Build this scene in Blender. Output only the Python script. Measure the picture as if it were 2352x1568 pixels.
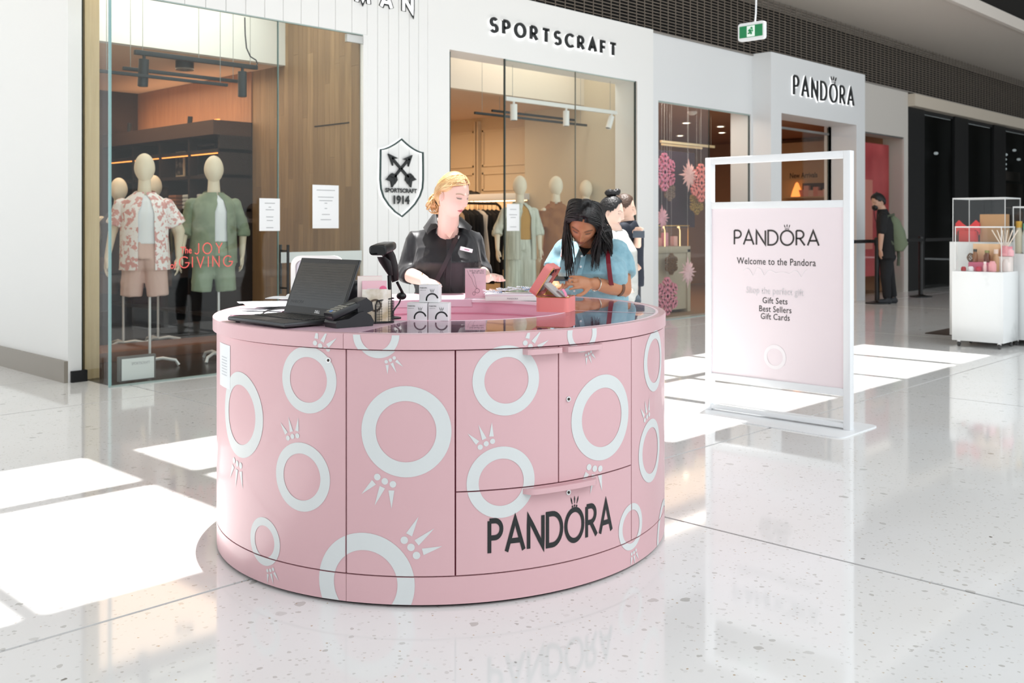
import bpy, bmesh, math, random
from mathutils import Vector, Matrix, noise
import numpy as np
random.seed(7)
PI = math.pi
scene = bpy.context.scene
COL = scene.collection
for o in list(bpy.data.objects): bpy.data.objects.remove(o)

# ------------------------------------------------------------------ measures
# Working unit: camera height 1.4; everything is multiplied by S at the end so that people come out life size.
S = 0.89
F = 2287.0; HC = 1.4; HY = 515.0; CX = 1176.0
YAW = math.radians(-46.1)                # camera right axis against +X (X runs along the shop fronts, Y into the shops)
CR = Vector((math.cos(YAW), math.sin(YAW), 0)); CF = Vector((-math.sin(YAW), math.cos(YAW), 0))
def W(x, d, z=0.0): return CR * x + CF * d + Vector((0, 0, z))         # view-aligned metres -> world
def J(px, py, d): return Vector(((px - CX) / F * d, d, HC + (HY - py) / F * d))   # in the view-aligned frame
def on_v(px, py, V):
    t = (px - CX) / F; d = V / (.6934 - .7206 * t); return d * (.6934 * t + .7206), HC + (HY - py) / F * d
def on_u(px, py, U):
    t = (px - CX) / F; d = U / (.6934 * t + .7206); return d * (-.7206 * t + .6934), HC + (HY - py) / F * d
def on_z(px, py, z=0.0):
    d = (HC - z) * F / (py - HY); return (px - CX) / F * d, d

# ------------------------------------------------------------------ camera, world, sun, exposure
cam = bpy.data.cameras.new('camera'); camo = bpy.data.objects.new('camera', cam); COL.objects.link(camo)
cam.lens = 35.0; cam.sensor_width = 36.0; cam.sensor_fit = 'HORIZONTAL'
cam.shift_y = -(784 - HY) / 2352.0
camo.location = (0, 0, HC); camo.rotation_euler = (PI / 2, 0, YAW)
cam.clip_start = .05; cam.clip_end = 200
scene.camera = camo
FST = 5.0; cam.dof.use_dof = True; cam.dof.focus_distance = 4.2 * S; cam.dof.aperture_fstop = FST
scene.view_settings.view_transform = 'Standard'; scene.view_settings.look = 'None'
scene.view_settings.gamma = 1.0; scene.view_settings.exposure = -0.28
scene.view_settings.use_curve_mapping = False
wd = bpy.data.worlds.new('daylight'); scene.world = wd; wd.use_nodes = True
bg = wd.node_tree.nodes['Background']; bg.inputs[0].default_value = (.92, .97, 1, 1); bg.inputs[1].default_value = 1.6
SUN_DIR = Vector((0.10, 0.03, 1.0)).normalized()        # towards the sun, nearly overhead
sl = bpy.data.lights.new('sun', 'SUN'); sl.energy = 14.0; sl.angle = math.radians(.55); sl.color = (1, .985, .965)
so = bpy.data.objects.new('sun', sl); COL.objects.link(so); so.location = (0, 0, 12)
so.rotation_euler = SUN_DIR.to_track_quat('Z', 'Y').to_euler()
def area(name, loc, sx, sy, power, col=(1, 1, 1), rot=(0, 0, 0)):
    l = bpy.data.lights.new(name, 'AREA'); l.shape = 'RECTANGLE'; l.size = sx * S; l.size_y = sy * S; l.energy = power * S * S; l.color = col
    o = bpy.data.objects.new(name, l); COL.objects.link(o); o.location = loc; o.rotation_euler = rot; return o
area('atrium_fill_light', (4.5, -3.0, 6.7), 16, 5, 980, (.94, .98, 1))  # added area fill below the roof, standing in for diffuse skylight
area('atrium_fill_light', (14.0, 1.0, 6.7), 10, 5, 280, (.94, .98, 1))

# ------------------------------------------------------------------ materials
def rgb(h, k=1.0):
    h = h.lstrip('#'); h = h if len(h) == 6 else ''.join(c * 2 for c in h); v = [int(h[i:i + 2], 16) / 255 for i in (0, 2, 4)]
    return tuple((x / 12.92 if x <= .04045 else ((x + .055) / 1.055) ** 2.4) * k for x in v) + (1,)
MATS = {}
def mat(name, col, rough=.5, metal=0., spec=.5, coat=0., emit=None, es=1., noise_=None, bump=None, alpha=None, trans=0., sheen=0., aniso=0.):
    if name in MATS: return MATS[name]
    m = bpy.data.materials.new(name); m.use_nodes = True; nt = m.node_tree; b = nt.nodes['Principled BSDF']
    c = rgb(col) if isinstance(col, str) else tuple(col) + (1,)
    b.inputs['Base Color'].default_value = c; b.inputs['Roughness'].default_value = rough; b.inputs['Metallic'].default_value = metal
    b.inputs['Specular IOR Level'].default_value = spec; b.inputs['Coat Weight'].default_value = coat; b.inputs['Coat Roughness'].default_value = .03
    b.inputs['Sheen Weight'].default_value = sheen; b.inputs['Transmission Weight'].default_value = trans
    if emit is not None:
        b.inputs['Emission Color'].default_value = rgb(emit); b.inputs['Emission Strength'].default_value = es
    tc = nt.nodes.new('ShaderNodeTexCoord')
    if noise_:                                          # (second colour, scale, (sx,sy,sz) stretch, lo, hi)
        c2, sc, st, lo, hi = noise_
        mp = nt.nodes.new('ShaderNodeMapping'); mp.inputs['Scale'].default_value = st; nt.links.new(tc.outputs['Object'], mp.inputs[0])
        n = nt.nodes.new('ShaderNodeTexNoise'); n.inputs['Scale'].default_value = sc; n.inputs['Detail'].default_value = 5; nt.links.new(mp.outputs[0], n.inputs['Vector'])
        r = nt.nodes.new('ShaderNodeMapRange'); r.inputs[1].default_value = lo; r.inputs[2].default_value = hi; nt.links.new(n.outputs['Fac'], r.inputs[0])
        mx = nt.nodes.new('ShaderNodeMix'); mx.data_type = 'RGBA'; mx.inputs[6].default_value = c; mx.inputs[7].default_value = rgb(c2)
        nt.links.new(r.outputs[0], mx.inputs[0]); nt.links.new(mx.outputs[2], b.inputs['Base Color'])
    if bump:                                            # (scale, stretch, strength, distance)
        sc, st, k, dist = bump
        mp = nt.nodes.new('ShaderNodeMapping'); mp.inputs['Scale'].default_value = st; nt.links.new(tc.outputs['Object'], mp.inputs[0])
        n = nt.nodes.new('ShaderNodeTexNoise'); n.inputs['Scale'].default_value = sc; n.inputs['Detail'].default_value = 4; nt.links.new(mp.outputs[0], n.inputs['Vector'])
        bp = nt.nodes.new('ShaderNodeBump'); bp.inputs['Strength'].default_value = k; bp.inputs['Distance'].default_value = dist
        nt.links.new(n.outputs['Fac'], bp.inputs['Height']); nt.links.new(bp.outputs[0], b.inputs['Normal'])
    m.diffuse_color = c; MATS[name] = m; return m
def glass(name, tint=(.93, .97, .95), mul=1.0, ior=1.5):
    if name in MATS: return MATS[name]
    m = bpy.data.materials.new(name); m.use_nodes = True; nt = m.node_tree; nt.nodes.clear()
    out = nt.nodes.new('ShaderNodeOutputMaterial'); mx = nt.nodes.new('ShaderNodeMixShader')
    tr = nt.nodes.new('ShaderNodeBsdfTransparent'); tr.inputs[0].default_value = tint + (1,)
    gl = nt.nodes.new('ShaderNodeBsdfGlossy'); gl.inputs['Roughness'].default_value = .0
    geo = nt.nodes.new('ShaderNodeNewGeometry'); dt = nt.nodes.new('ShaderNodeVectorMath'); dt.operation = 'DOT_PRODUCT'; nt.links.new(geo.outputs['Normal'], dt.inputs[0]); nt.links.new(geo.outputs['Incoming'], dt.inputs[1])
    def mth(op, x, y=None):
        n = nt.nodes.new('ShaderNodeMath'); n.operation = op
        for i, q_ in enumerate((x, y)):
            if q_ is None: continue
            if isinstance(q_, (int, float)): n.inputs[i].default_value = q_
            else: nt.links.new(q_, n.inputs[i])
        return n.outputs[0]
    f0 = ((ior - 1) / (ior + 1)) ** 2; c_ = mth('ABSOLUTE', dt.outputs['Value']); pw = mth('POWER', mth('SUBTRACT', 1.0, c_), 5.0)
    fr_ = mth('ADD', mth('MULTIPLY', pw, 1 - f0), f0); mu = nt.nodes.new('ShaderNodeMath'); mu.operation = 'MULTIPLY'; mu.use_clamp = True; mu.inputs[1].default_value = mul; nt.links.new(fr_, mu.inputs[0])
    nt.links.new(mu.outputs[0], mx.inputs[0]); nt.links.new(tr.outputs[0], mx.inputs[1]); nt.links.new(gl.outputs[0], mx.inputs[2])
    nt.links.new(mx.outputs[0], out.inputs[0]); MATS[name] = m; return m
def wood(name, c1, c2, c3, sc=1.0):
    if name in MATS: return MATS[name]
    m = bpy.data.materials.new(name); m.use_nodes = True; nt = m.node_tree; b = nt.nodes['Principled BSDF']; b.inputs['Roughness'].default_value = .5
    tc = nt.nodes.new('ShaderNodeTexCoord'); oi = nt.nodes.new('ShaderNodeObjectInfo')
    ad = nt.nodes.new('ShaderNodeVectorMath'); ad.operation = 'ADD'; mu = nt.nodes.new('ShaderNodeVectorMath'); mu.operation = 'SCALE'; mu.inputs['Scale'].default_value = 13
    cb = nt.nodes.new('ShaderNodeCombineXYZ'); nt.links.new(oi.outputs['Random'], cb.inputs[0]); nt.links.new(oi.outputs['Random'], cb.inputs[2])
    nt.links.new(cb.outputs[0], mu.inputs[0]); nt.links.new(tc.outputs['Object'], ad.inputs[0]); nt.links.new(mu.outputs[0], ad.inputs[1])
    mp = nt.nodes.new('ShaderNodeMapping'); mp.inputs['Scale'].default_value = (14 * sc, 14 * sc, .9 * sc); nt.links.new(ad.outputs[0], mp.inputs[0])
    n = nt.nodes.new('ShaderNodeTexNoise'); n.inputs['Scale'].default_value = 2.2; n.inputs['Detail'].default_value = 7; n.inputs['Distortion'].default_value = .6; nt.links.new(mp.outputs[0], n.inputs['Vector'])
    cr = nt.nodes.new('ShaderNodeValToRGB'); e = cr.color_ramp.elements; e[0].position = .3; e[0].color = rgb(c1); e[1].position = .72; e[1].color = rgb(c2)
    nt.links.new(n.outputs['Fac'], cr.inputs[0])
    mx = nt.nodes.new('ShaderNodeMix'); mx.data_type = 'RGBA'; mx.inputs[7].default_value = rgb(c3)
    mr = nt.nodes.new('ShaderNodeMath'); mr.operation = 'MULTIPLY'; mr.inputs[1].default_value = .75; nt.links.new(oi.outputs['Random'], mr.inputs[0])
    nt.links.new(mr.outputs[0], mx.inputs[0]); nt.links.new(cr.outputs[0], mx.inputs[6]); nt.links.new(mx.outputs[2], b.inputs['Base Color'])
    MATS[name] = m; return m
def vcol(name, rough=.5, sheen=0., sss=0.):
    if name in MATS: return MATS[name]
    m = bpy.data.materials.new(name); m.use_nodes = True; nt = m.node_tree; b = nt.nodes['Principled BSDF']
    a = nt.nodes.new('ShaderNodeVertexColor'); a.layer_name = 'Col'; nt.links.new(a.outputs[0], b.inputs['Base Color'])
    b.inputs['Roughness'].default_value = rough; b.inputs['Sheen Weight'].default_value = sheen
    MATS[name] = m; return m

# ------------------------------------------------------------------ mesh helpers
class MB:
    def __init__(s): s.v = []; s.f = []
    def add(s, vs, fs):
        k = len(s.v); s.v += [tuple(v) for v in vs]; s.f += [tuple(i + k for i in f) for f in fs]; return s
    def box(s, x0, x1, y0, y1, z0, z1, bev=0.0):
        if x0 > x1: x0, x1 = x1, x0
        if y0 > y1: y0, y1 = y1, y0
        if bev <= 0:
            return s.add([(x, y, z) for z in (z0, z1) for y in (y0, y1) for x in (x0, x1)],
                         [(0, 2, 3, 1), (4, 5, 7, 6), (0, 1, 5, 4), (2, 6, 7, 3), (0, 4, 6, 2), (1, 3, 7, 5)])
        b = min(bev, (x1 - x0) / 2.01, (y1 - y0) / 2.01, (z1 - z0) / 2.01)
        bm = bmesh.new(); bmesh.ops.create_cube(bm, size=1)
        for v in bm.verts: v.co = Vector(((x0 + x1) / 2 + v.co.x * (x1 - x0), (y0 + y1) / 2 + v.co.y * (y1 - y0), (z0 + z1) / 2 + v.co.z * (z1 - z0)))
        bmesh.ops.bevel(bm, geom=bm.edges[:], offset=b, segments=2, profile=.5, affect='EDGES')
        return s.bm(bm)
    def bm(s, bm):
        bm.verts.index_update(); s.add([v.co[:] for v in bm.verts], [[v.index for v in f.verts] for f in bm.faces]); bm.free(); return s
    def loft(s, rings, cap=True, closed=True):
        n = len(rings[0]); vs = [p for r in rings for p in r]; fs = []
        for i in range(len(rings) - 1):
            for j in range(n if closed else n - 1):
                a = i * n + j; b = i * n + (j + 1) % n; fs.append((a, b, b + n, a + n))
        if cap and closed: fs.append(tuple(range(n))[::-1]); fs.append(tuple((len(rings) - 1) * n + j for j in range(n)))
        return s.add(vs, fs)
    def tube(s, pts, r, n=8, cap=True):
        pts = [Vector(p) for p in pts]; rs = r if isinstance(r, (list, tuple)) else [r] * len(pts); rings = []; u = None
        for i, p in enumerate(pts):
            t = (pts[min(i + 1, len(pts) - 1)] - pts[max(i - 1, 0)]).normalized()
            if u is None: u = t.orthogonal().normalized()
            u = (u - t * u.dot(t)).normalized(); w = t.cross(u)
            rings.append([p + (u * math.cos(2 * PI * k / n) + w * math.sin(2 * PI * k / n)) * rs[i] for k in range(n)])
        return s.loft(rings, cap)
    def cyl(s, p0, p1, r0, r1=None, n=16): return s.tube([p0, p1], [r0, r0 if r1 is None else r1], n)
    def lathe(s, prof, n=24, c=(0, 0, 0)):
        return s.loft([[(c[0] + r * math.cos(2 * PI * k / n), c[1] + r * math.sin(2 * PI * k / n), c[2] + z) for k in range(n)] for r, z in prof])
    def ell(s, c, r, n=16, m=10, M=None):
        c = Vector(c); rings = []
        for i in range(m + 1):
            a = -PI / 2 + PI * i / m; ca = max(math.cos(a), .02)
            rings.append([Vector((r[0] * ca * math.cos(2 * PI * k / n), r[1] * ca * math.sin(2 * PI * k / n), r[2] * math.sin(a))) for k in range(n)])
        if M is not None: rings = [[M @ p for p in q] for q in rings]
        return s.loft([[c + p for p in q] for q in rings])
    def cap(s, p0, p1, r0, r1, n=14, flat=False):
        p0 = Vector(p0); p1 = Vector(p1); t = p1 - p0; L = t.length; t = t / max(L, 1e-6); u = t.orthogonal().normalized(); w = t.cross(u); rings = []
        st = [(0, 0)] if flat else [(-math.sin(a) * r0, math.cos(a)) for a in (1.45, 1.1, .7, .35)]
        for o, k in (st if not flat else []): rings.append((o, r0 * k))
        rings.append((0, r0)); rings.append((L, r1))
        if not flat:
            for a in (.35, .7, 1.1, 1.45): rings.append((L + math.sin(a) * r1, r1 * math.cos(a)))
        return s.loft([[p0 + t * o + (u * math.cos(2 * PI * k / n) + w * math.sin(2 * PI * k / n)) * rr for k in range(n)] for o, rr in rings])
    def prism(s, poly, z0, z1):
        n = len(poly); return s.loft([[(x, y, z0) for x, y in poly], [(x, y, z1) for x, y in poly]])
    def xf(s, M, start=0):
        for i in range(start, len(s.v)): s.v[i] = tuple(M @ Vector(s.v[i]))
        return s
    def mesh(s, name):
        me = bpy.data.meshes.new(name); me.from_pydata(s.v, [], s.f); me.update(); return me
def fix_normals(me):
    bm = bmesh.new(); bm.from_mesh(me); bmesh.ops.recalc_face_normals(bm, faces=bm.faces[:]); bm.to_mesh(me); bm.free()
def link(name, me, m, parent=None, smooth=False, loc=None, kind=None, label=None):
    o = bpy.data.objects.new(name, me); COL.objects.link(o)
    if m is not None: me.materials.clear(); me.materials.append(m)
    if smooth:
        me.polygons.foreach_set('use_smooth', [True] * len(me.polygons))
        if smooth != 'all':
            try: me.set_sharp_from_angle(angle=math.radians(40))
            except Exception: pass
    if parent is not None: o.parent = parent
    if loc is not None: o.location = loc
    if kind: o['kind'] = kind
    if label: o['label'] = label
    return o
def obj(name, mb, m, parent=None, smooth=True, **k):
    me = mb.mesh(name); fix_normals(me); return link(name, me, m, parent, smooth, **k)
def thing(name, label, cat, loc=(0, 0, 0), rz=0.0, group=None):
    o = bpy.data.objects.new(name, None); COL.objects.link(o); o.location = loc; o.rotation_euler = (0, 0, rz); o.empty_display_size = .1
    o['label'] = label; o['category'] = cat
    if group: o['group'] = group
    return o
def tag(o, label, cat, group=None):
    o['label'] = label; o['category'] = cat
    if group: o['group'] = group
    return o
def struct(name, mb, m, parent=None, smooth=False):
    o = obj(name, mb, m, parent, smooth)
    if parent is None: o['kind'] = 'structure'
    return o
def dup(root, loc, rz=None, label=None, group=None):
    r = root.copy(); COL.objects.link(r); r.location = loc
    if rz is not None: r.rotation_euler = (0, 0, rz)
    if label: r['label'] = label
    if group: r['group'] = group
    def rec(a, b):
        for ch in list(a.children):
            c = ch.copy(); COL.objects.link(c); c.parent = b; rec(ch, c)
    rec(root, r); return r
def rrect(w, h, r, n=5):
    pts = []
    for cx, cy, a0 in ((w / 2 - r, h / 2 - r, 0), (-w / 2 + r, h / 2 - r, PI / 2), (-w / 2 + r, -h / 2 + r, PI), (w / 2 - r, -h / 2 + r, 1.5 * PI)):
        for k in range(n + 1): pts.append((cx + r * math.cos(a0 + PI / 2 * k / n), cy + r * math.sin(a0 + PI / 2 * k / n)))
    return pts

# ------------------------------------------------------------------ lettering (stroke alphabet, flat shapes in an x-y plane)
def arc(cx, cy, rx, ry, a0, a1, n=14): return [(cx + rx * math.cos(math.radians(a0 + (a1 - a0) * k / n)), cy + ry * math.sin(math.radians(a0 + (a1 - a0) * k / n))) for k in range(n + 1)]
GL = {
 'P': (.52, [[(0, 0), (0, 1)], [(0, 1), (.24, 1)] + arc(.24, .735, .28, .265, 90, -90)[1:] + [(0, .47)]]),
 'A': (.78, [[(0, 0), (.39, 1), (.78, 0)], [(.14, .32), (.64, .32)]]),
 'N': (.68, [[(0, 0), (0, 1), (.68, 0), (.68, 1)]]),
 'D': (.72, [[(0, 0), (0, 1), (.24, 1)] + arc(.24, .5, .48, .5, 90, -90)[1:] + [(0, 0)]]),
 'O': (.94, [arc(.47, .5, .47, .5, 0, 360, 36)]),
 'R': (.6, [[(0, 0), (0, 1)], [(0, 1), (.24, 1)] + arc(.24, .735, .28, .265, 90, -90)[1:] + [(0, .47)], [(.24, .47), (.6, 0)]]),
 'S': (.56, [arc(.28, .74, .26, .26, 35, 250, 12) + arc(.28, .26, .28, .26, 90, -145, 12)[1:]]),
 'T': (.64, [[(0, 1), (.64, 1)], [(.32, 1), (.32, 0)]]),
 'C': (.74, [arc(.47, .5, .47, .5, 48, 312, 22)]),
 'G': (.84, [arc(.48, .5, .48, .5, 45, 350, 24) + [(.95, .46), (.55, .46)]]),
 'F': (.48, [[(0, 0), (0, 1), (.48, 1)], [(0, .52), (.42, .52)]]),
 'J': (.42, [[(.42, 1), (.42, .25)] + arc(.2, .25, .22, .25, 0, -150, 8)[1:]]),
 'Y': (.7, [[(0, 1), (.35, .5), (.7, 1)], [(.35, .5), (.35, 0)]]),
 'I': (.0, [[(0, 0), (0, 1)]]), 'V': (.72, [[(0, 1), (.36, 0), (.72, 1)]]),
 'M': (.86, [[(0, 0), (.08, 1), (.43, .2), (.78, 1), (.86, 0)]]),
}
def ribbon(pts, w, closed=False):
    """pairs of edge points along a polyline of width w (mitred)"""
    P = [Vector((p[0], p[1])) for p in pts]; n = len(P); out = []
    for i in range(n):
        if closed: a = (P[i] - P[(i - 1) % (n - 1)] if i else P[0] - P[n - 2]).normalized(); b = ((P[(i + 1) % n] if i < n - 1 else P[1]) - P[i]).normalized()
        else: a = (P[i] - P[i - 1]).normalized() if i else (P[1] - P[0]).normalized(); b = (P[i + 1] - P[i]).normalized() if i < n - 1 else a
        na = Vector((-a.y, a.x)); nb = Vector((-b.y, b.x)); m = na + nb
        m = m.normalized() if m.length > 1e-4 else na
        k = 1 / max(m.dot(na), .42); out.append((P[i] + m * w / 2 * k, P[i] - m * w / 2 * k))
    return out
IDX = []
def each_letter(name, sc, fn, th, m, parent):
    """one object per letter (uses the letter numbers of the last word() call)"""
    for li in sorted(set(IDX)): obj(name, letters([s for s, i in zip(sc, IDX) if i == li], fn, th), m, parent, False)
def word(txt, h, w, gap, sx=1.0, crown=True):
    """list of quads strips in the plane; returns strips and total width"""
    x = 0; strips = []; ox = None; IDX.clear()
    for li, ch in enumerate(txt):
        if ch == ' ': x += .4 * h; continue
        wd_, st = GL[ch]
        for s in st:
            q = [(x + p[0] * h * sx, p[1] * h) for p in s]; cl = (Vector(q[0]) - Vector(q[-1])).length < 1e-4
            den = [q[0]]
            for a, b in zip(q[:-1], q[1:]):
                L = math.hypot(b[0] - a[0], b[1] - a[1]); k = max(1, int(L / (h * .25)))
                for t in range(1, k + 1): den.append((a[0] + (b[0] - a[0]) * t / k, a[1] + (b[1] - a[1]) * t / k))
            strips.append(ribbon(den, w, cl)); IDX.append(li)
        if ch == 'O': ox = x + wd_ * h * sx / 2
        x += wd_ * h * sx + gap
    x -= gap
    if txt == 'PANDORA' and crown:
        for k in (-1, 0, 1):
            c = (ox + k * h * .115, h * (1.13 - abs(k) * .02)); q = [(c[0] + .04 * h * math.cos(a), c[1] + .04 * h * math.sin(a)) for a in [2 * PI * i / 8 for i in range(8)]]
            IDX.append(100); strips.append([(Vector(q[0]), Vector(q[1])), (Vector(q[7]), Vector(q[2])), (Vector(q[6]), Vector(q[3])), (Vector(q[5]), Vector(q[4]))])
            tip = Vector((ox + k * h * .21, h * (1.45 - abs(k) * .03))); b = Vector((ox + k * h * .125, h * (1.2 - abs(k) * .02)))
            t = (tip - b).normalized(); nn = Vector((-t.y, t.x)) * h * .035
            IDX.append(100); strips.append([(b + nn * .4, b - nn * .4), (b.lerp(tip, .6) + nn, b.lerp(tip, .6) - nn), (tip + nn * .1, tip - nn * .1)])
    return strips, x
def letters(strips, fn, th=0.0):
    """fn(x,y,off)->3d point"""
    mb = MB()
    for st in strips:
        n = len(st)
        if th <= 0:
            vs = []
            for a, b in st: vs += [fn(a[0], a[1], 0), fn(b[0], b[1], 0)]
            mb.add(vs, [(2 * i, 2 * i + 1, 2 * i + 3, 2 * i + 2) for i in range(n - 1)])
        else:
            mb.loft([[fn(a[0], a[1], 0), fn(b[0], b[1], 0), fn(b[0], b[1], th), fn(a[0], a[1], th)] for a, b in st])
    return mb
def fn_u(U, v0, z0):          # plane facing -X, reading direction -Y
    return lambda x, y, o: (U - o, v0 - x, z0 + y)
def fn_v(V, u0, z0):          # plane facing -Y, reading direction +X
    return lambda x, y, o: (u0 + x, V - o, z0 + y)
def text(txt, size, align='LEFT', bold=0.0, sp=1.0):
    c = bpy.data.curves.new('lettering', 'FONT'); c.body = txt; c.size = size; c.align_x = align; c.resolution_u = 3; c.offset = bold; c.space_character = sp; c.space_line = .9
    o = bpy.data.objects.new('tmp', c); COL.objects.link(o); bpy.context.view_layer.update()
    me = bpy.data.meshes.new_from_object(o.evaluated_get(bpy.context.evaluated_depsgraph_get())); bpy.data.objects.remove(o); bpy.data.curves.remove(c); return me
def put_text(name, txt, size, fn, m, parent, align='LEFT', bold=0.0, sp=1.0, label=None):
    me = text(txt, size, align, bold, sp)
    for v in me.vertices: v.co = Vector(fn(v.co.x, v.co.y, 0))
    me.name = name; return link(name, me, m, parent, label=label)

# ------------------------------------------------------------------ organic helpers
def remesh(mb, voxel, it=6, name='m'):
    me = mb.mesh('t'); fix_normals(me); o = bpy.data.objects.new('t', me); COL.objects.link(o)
    r = o.modifiers.new('r', 'REMESH'); r.mode = 'VOXEL'; r.voxel_size = voxel
    s = o.modifiers.new('s', 'SMOOTH'); s.iterations = it; s.factor = .5
    dg = bpy.context.evaluated_depsgraph_get(); dg.update()
    out = bpy.data.meshes.new_from_object(o.evaluated_get(dg)); bpy.data.objects.remove(o); bpy.data.meshes.remove(me); out.name = name; return out
def wrinkle(me, amp, sc, stretch=(1, 1, 1)):
    me.update()
    for v in me.vertices:
        p = Vector((v.co.x * stretch[0], v.co.y * stretch[1], v.co.z * stretch[2])) * sc
        n = noise.noise(p); n2 = max(0, 1 - abs(noise.noise(p * .55 + Vector((3, 7, 1)))) * 3.2) ** 2; n3 = max(0, 1 - abs(noise.noise(p * 1.3 + Vector((9, 2, 5)))) * 4) ** 2
        v.co += v.normal * amp * (n * .5 + n2 * .7 + n3 * .35 - .4)
    me.update()
def ring_ell(c, rx, ry, ax=Vector((1, 0, 0)), ay=Vector((0, 1, 0)), n=24, a0=0, a1=2 * PI, sup=1.0):
    full = abs(a1 - a0 - 2 * PI) < 1e-4; out = []
    for k in range(n if full else n + 1):
        a = a0 + (a1 - a0) * k / n; ca, sa = math.cos(a), math.sin(a)
        out.append(Vector(c) + ax * rx * math.copysign(abs(ca) ** sup, ca) + ay * ry * math.copysign(abs(sa) ** sup, sa))
    return out
def basis(xa, za):
    """matrix whose X is xa and whose Z is near za"""
    x = Vector(xa).normalized(); y = Vector(za).cross(x).normalized(); z = x.cross(y)
    return Matrix((x, y, z)).transposed()
def hand_parts(mb, wrist, fdir, up, side, L=.2, curl=.25, spread=.12, thumb=.7, curls=None):
    """fdir: finger direction, up: back of the hand, side +1/-1: thumb on local +Y/-Y"""
    M = basis(fdir, up); w = Vector(wrist); k = L / .2
    def T(x, y, z): return w + M @ Vector((x * k, y * k * side, z * k))
    rings = []
    for x, hw, ht in ((-.03, .026, .021), (.0, .027, .019), (.03, .036, .0185), (.065, .042, .017), (.092, .042, .0145), (.1, .036, .012)):
        rings.append([T(x, hw * math.cos(a), ht * math.sin(a)) for a in [2 * PI * i / 14 for i in range(14)]])
    mb.loft(rings)
    for i, (y, ln, r) in enumerate(((.032, .072, .0098), (.011, .08, .0102), (-.011, .074, .0098), (-.031, .058, .0086))):
        c = curls[i] if curls else curl * (1 + .15 * i)
        p = (.088 - abs(i - 1) * .004, y, 0); ang = .12; sp_ = (1.3 - i) * spread; pts = [p]; q = list(p)
        for sgi, (fr, ad) in enumerate(((.45, c), (.3, c * 1.3), (.25, c))):
            q = [q[0] + ln * fr * math.cos(ang) * math.cos(sp_), q[1] + ln * fr * math.sin(sp_) * math.cos(ang), q[2] - ln * fr * math.sin(ang)]; pts.append(tuple(q)); ang += ad
        for a, b, ra, rb in zip(pts[:-1], pts[1:], (r, r * .95, r * .88), (r * .95, r * .88, r * .8)): mb.cap(T(*a), T(*b), ra * k, rb * k, 10)
    a = (.02, .026, -.004); b = (.052, .026 + .03 * thumb, -.014 - .01 * (1 - thumb)); c = (.082, .026 + .045 * thumb, -.02); d = (.105, .026 + .048 * thumb, -.024)
    mb.cap(T(*a), T(*b), .015 * k, .0125 * k, 10); mb.cap(T(*b), T(*c), .0122 * k, .0108 * k, 10); mb.cap(T(*c), T(*d), .0105 * k, .0088 * k, 10)
# head, unit height 1: +Y face, +Z up
def head_shape(p, face=True):
    x, y, z = p; X = x * .325; Y = y * .405; Z = z * .5
    if z < 0:
        k = (-z) ** 1.7; X *= 1 - .36 * k
        if y < 0: Y *= 1 - .45 * (-z) ** 1.2
    if y > 0: Y *= .93 if z < .3 else .93 + .07 * min(1, (z - .3) * 2)
    if face and y > .05:
        w = min(1, y * 2.2)
        def b(x0, z0, sx, sz, a):
            nonlocal Y
            e = ((X - x0) / sx) ** 2 + ((Z - z0) / sz) ** 2
            if e < 9: Y += a * w * math.exp(-e)
        b(0, .0, .036, .09, .035); b(0, -.09, .034, .06, .05); b(0, -.155, .042, .038, .075)
        for s in (-1, 1):
            b(s * .04, -.175, .024, .026, .028); b(s * .135, .0, .066, .042, -.045); b(s * .135, -.004, .045, .022, .018); b(s * .12, .075, .1, .028, .014)
            b(s * .175, -.12, .08, .08, .018); b(s * .22, -.28, .07, .1, -.012)
        b(0, -.262, .075, .02, .022); b(0, -.312, .06, .022, .026); b(0, -.288, .08, .008, -.012); b(0, -.35, .06, .02, -.012); b(0, -.44, .085, .07, .04)
    return Vector((X, Y, Z))
def ico(sub):
    bm = bmesh.new(); bmesh.ops.create_icosphere(bm, subdivisions=sub, radius=1); v = [q.co.copy() for q in bm.verts]; f = [[a.index for a in q.verts] for q in bm.faces]; bm.free(); return v, f
HL = [(0, .33), (.5, .31), (.85, .2), (1.15, .04), (1.4, .0), (1.62, .03), (1.85, -.12), (2.2, -.33), (PI, -.38)]
def hairline(az, tab=HL):
    for (a, za), (b, zb) in zip(tab[:-1], tab[1:]):
        if a <= az <= b: return za + (zb - za) * (az - a) / (b - a)
    return tab[-1][1]
def head_mat(fwd, up, c, H):
    f = Vector(fwd).normalized(); x = f.cross(Vector(up)).normalized(); z = x.cross(f)
    M = Matrix((x, f, z)).transposed().to_4x4(); M.translation = Vector(c); return M @ Matrix.Scale(H, 4)
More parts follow.
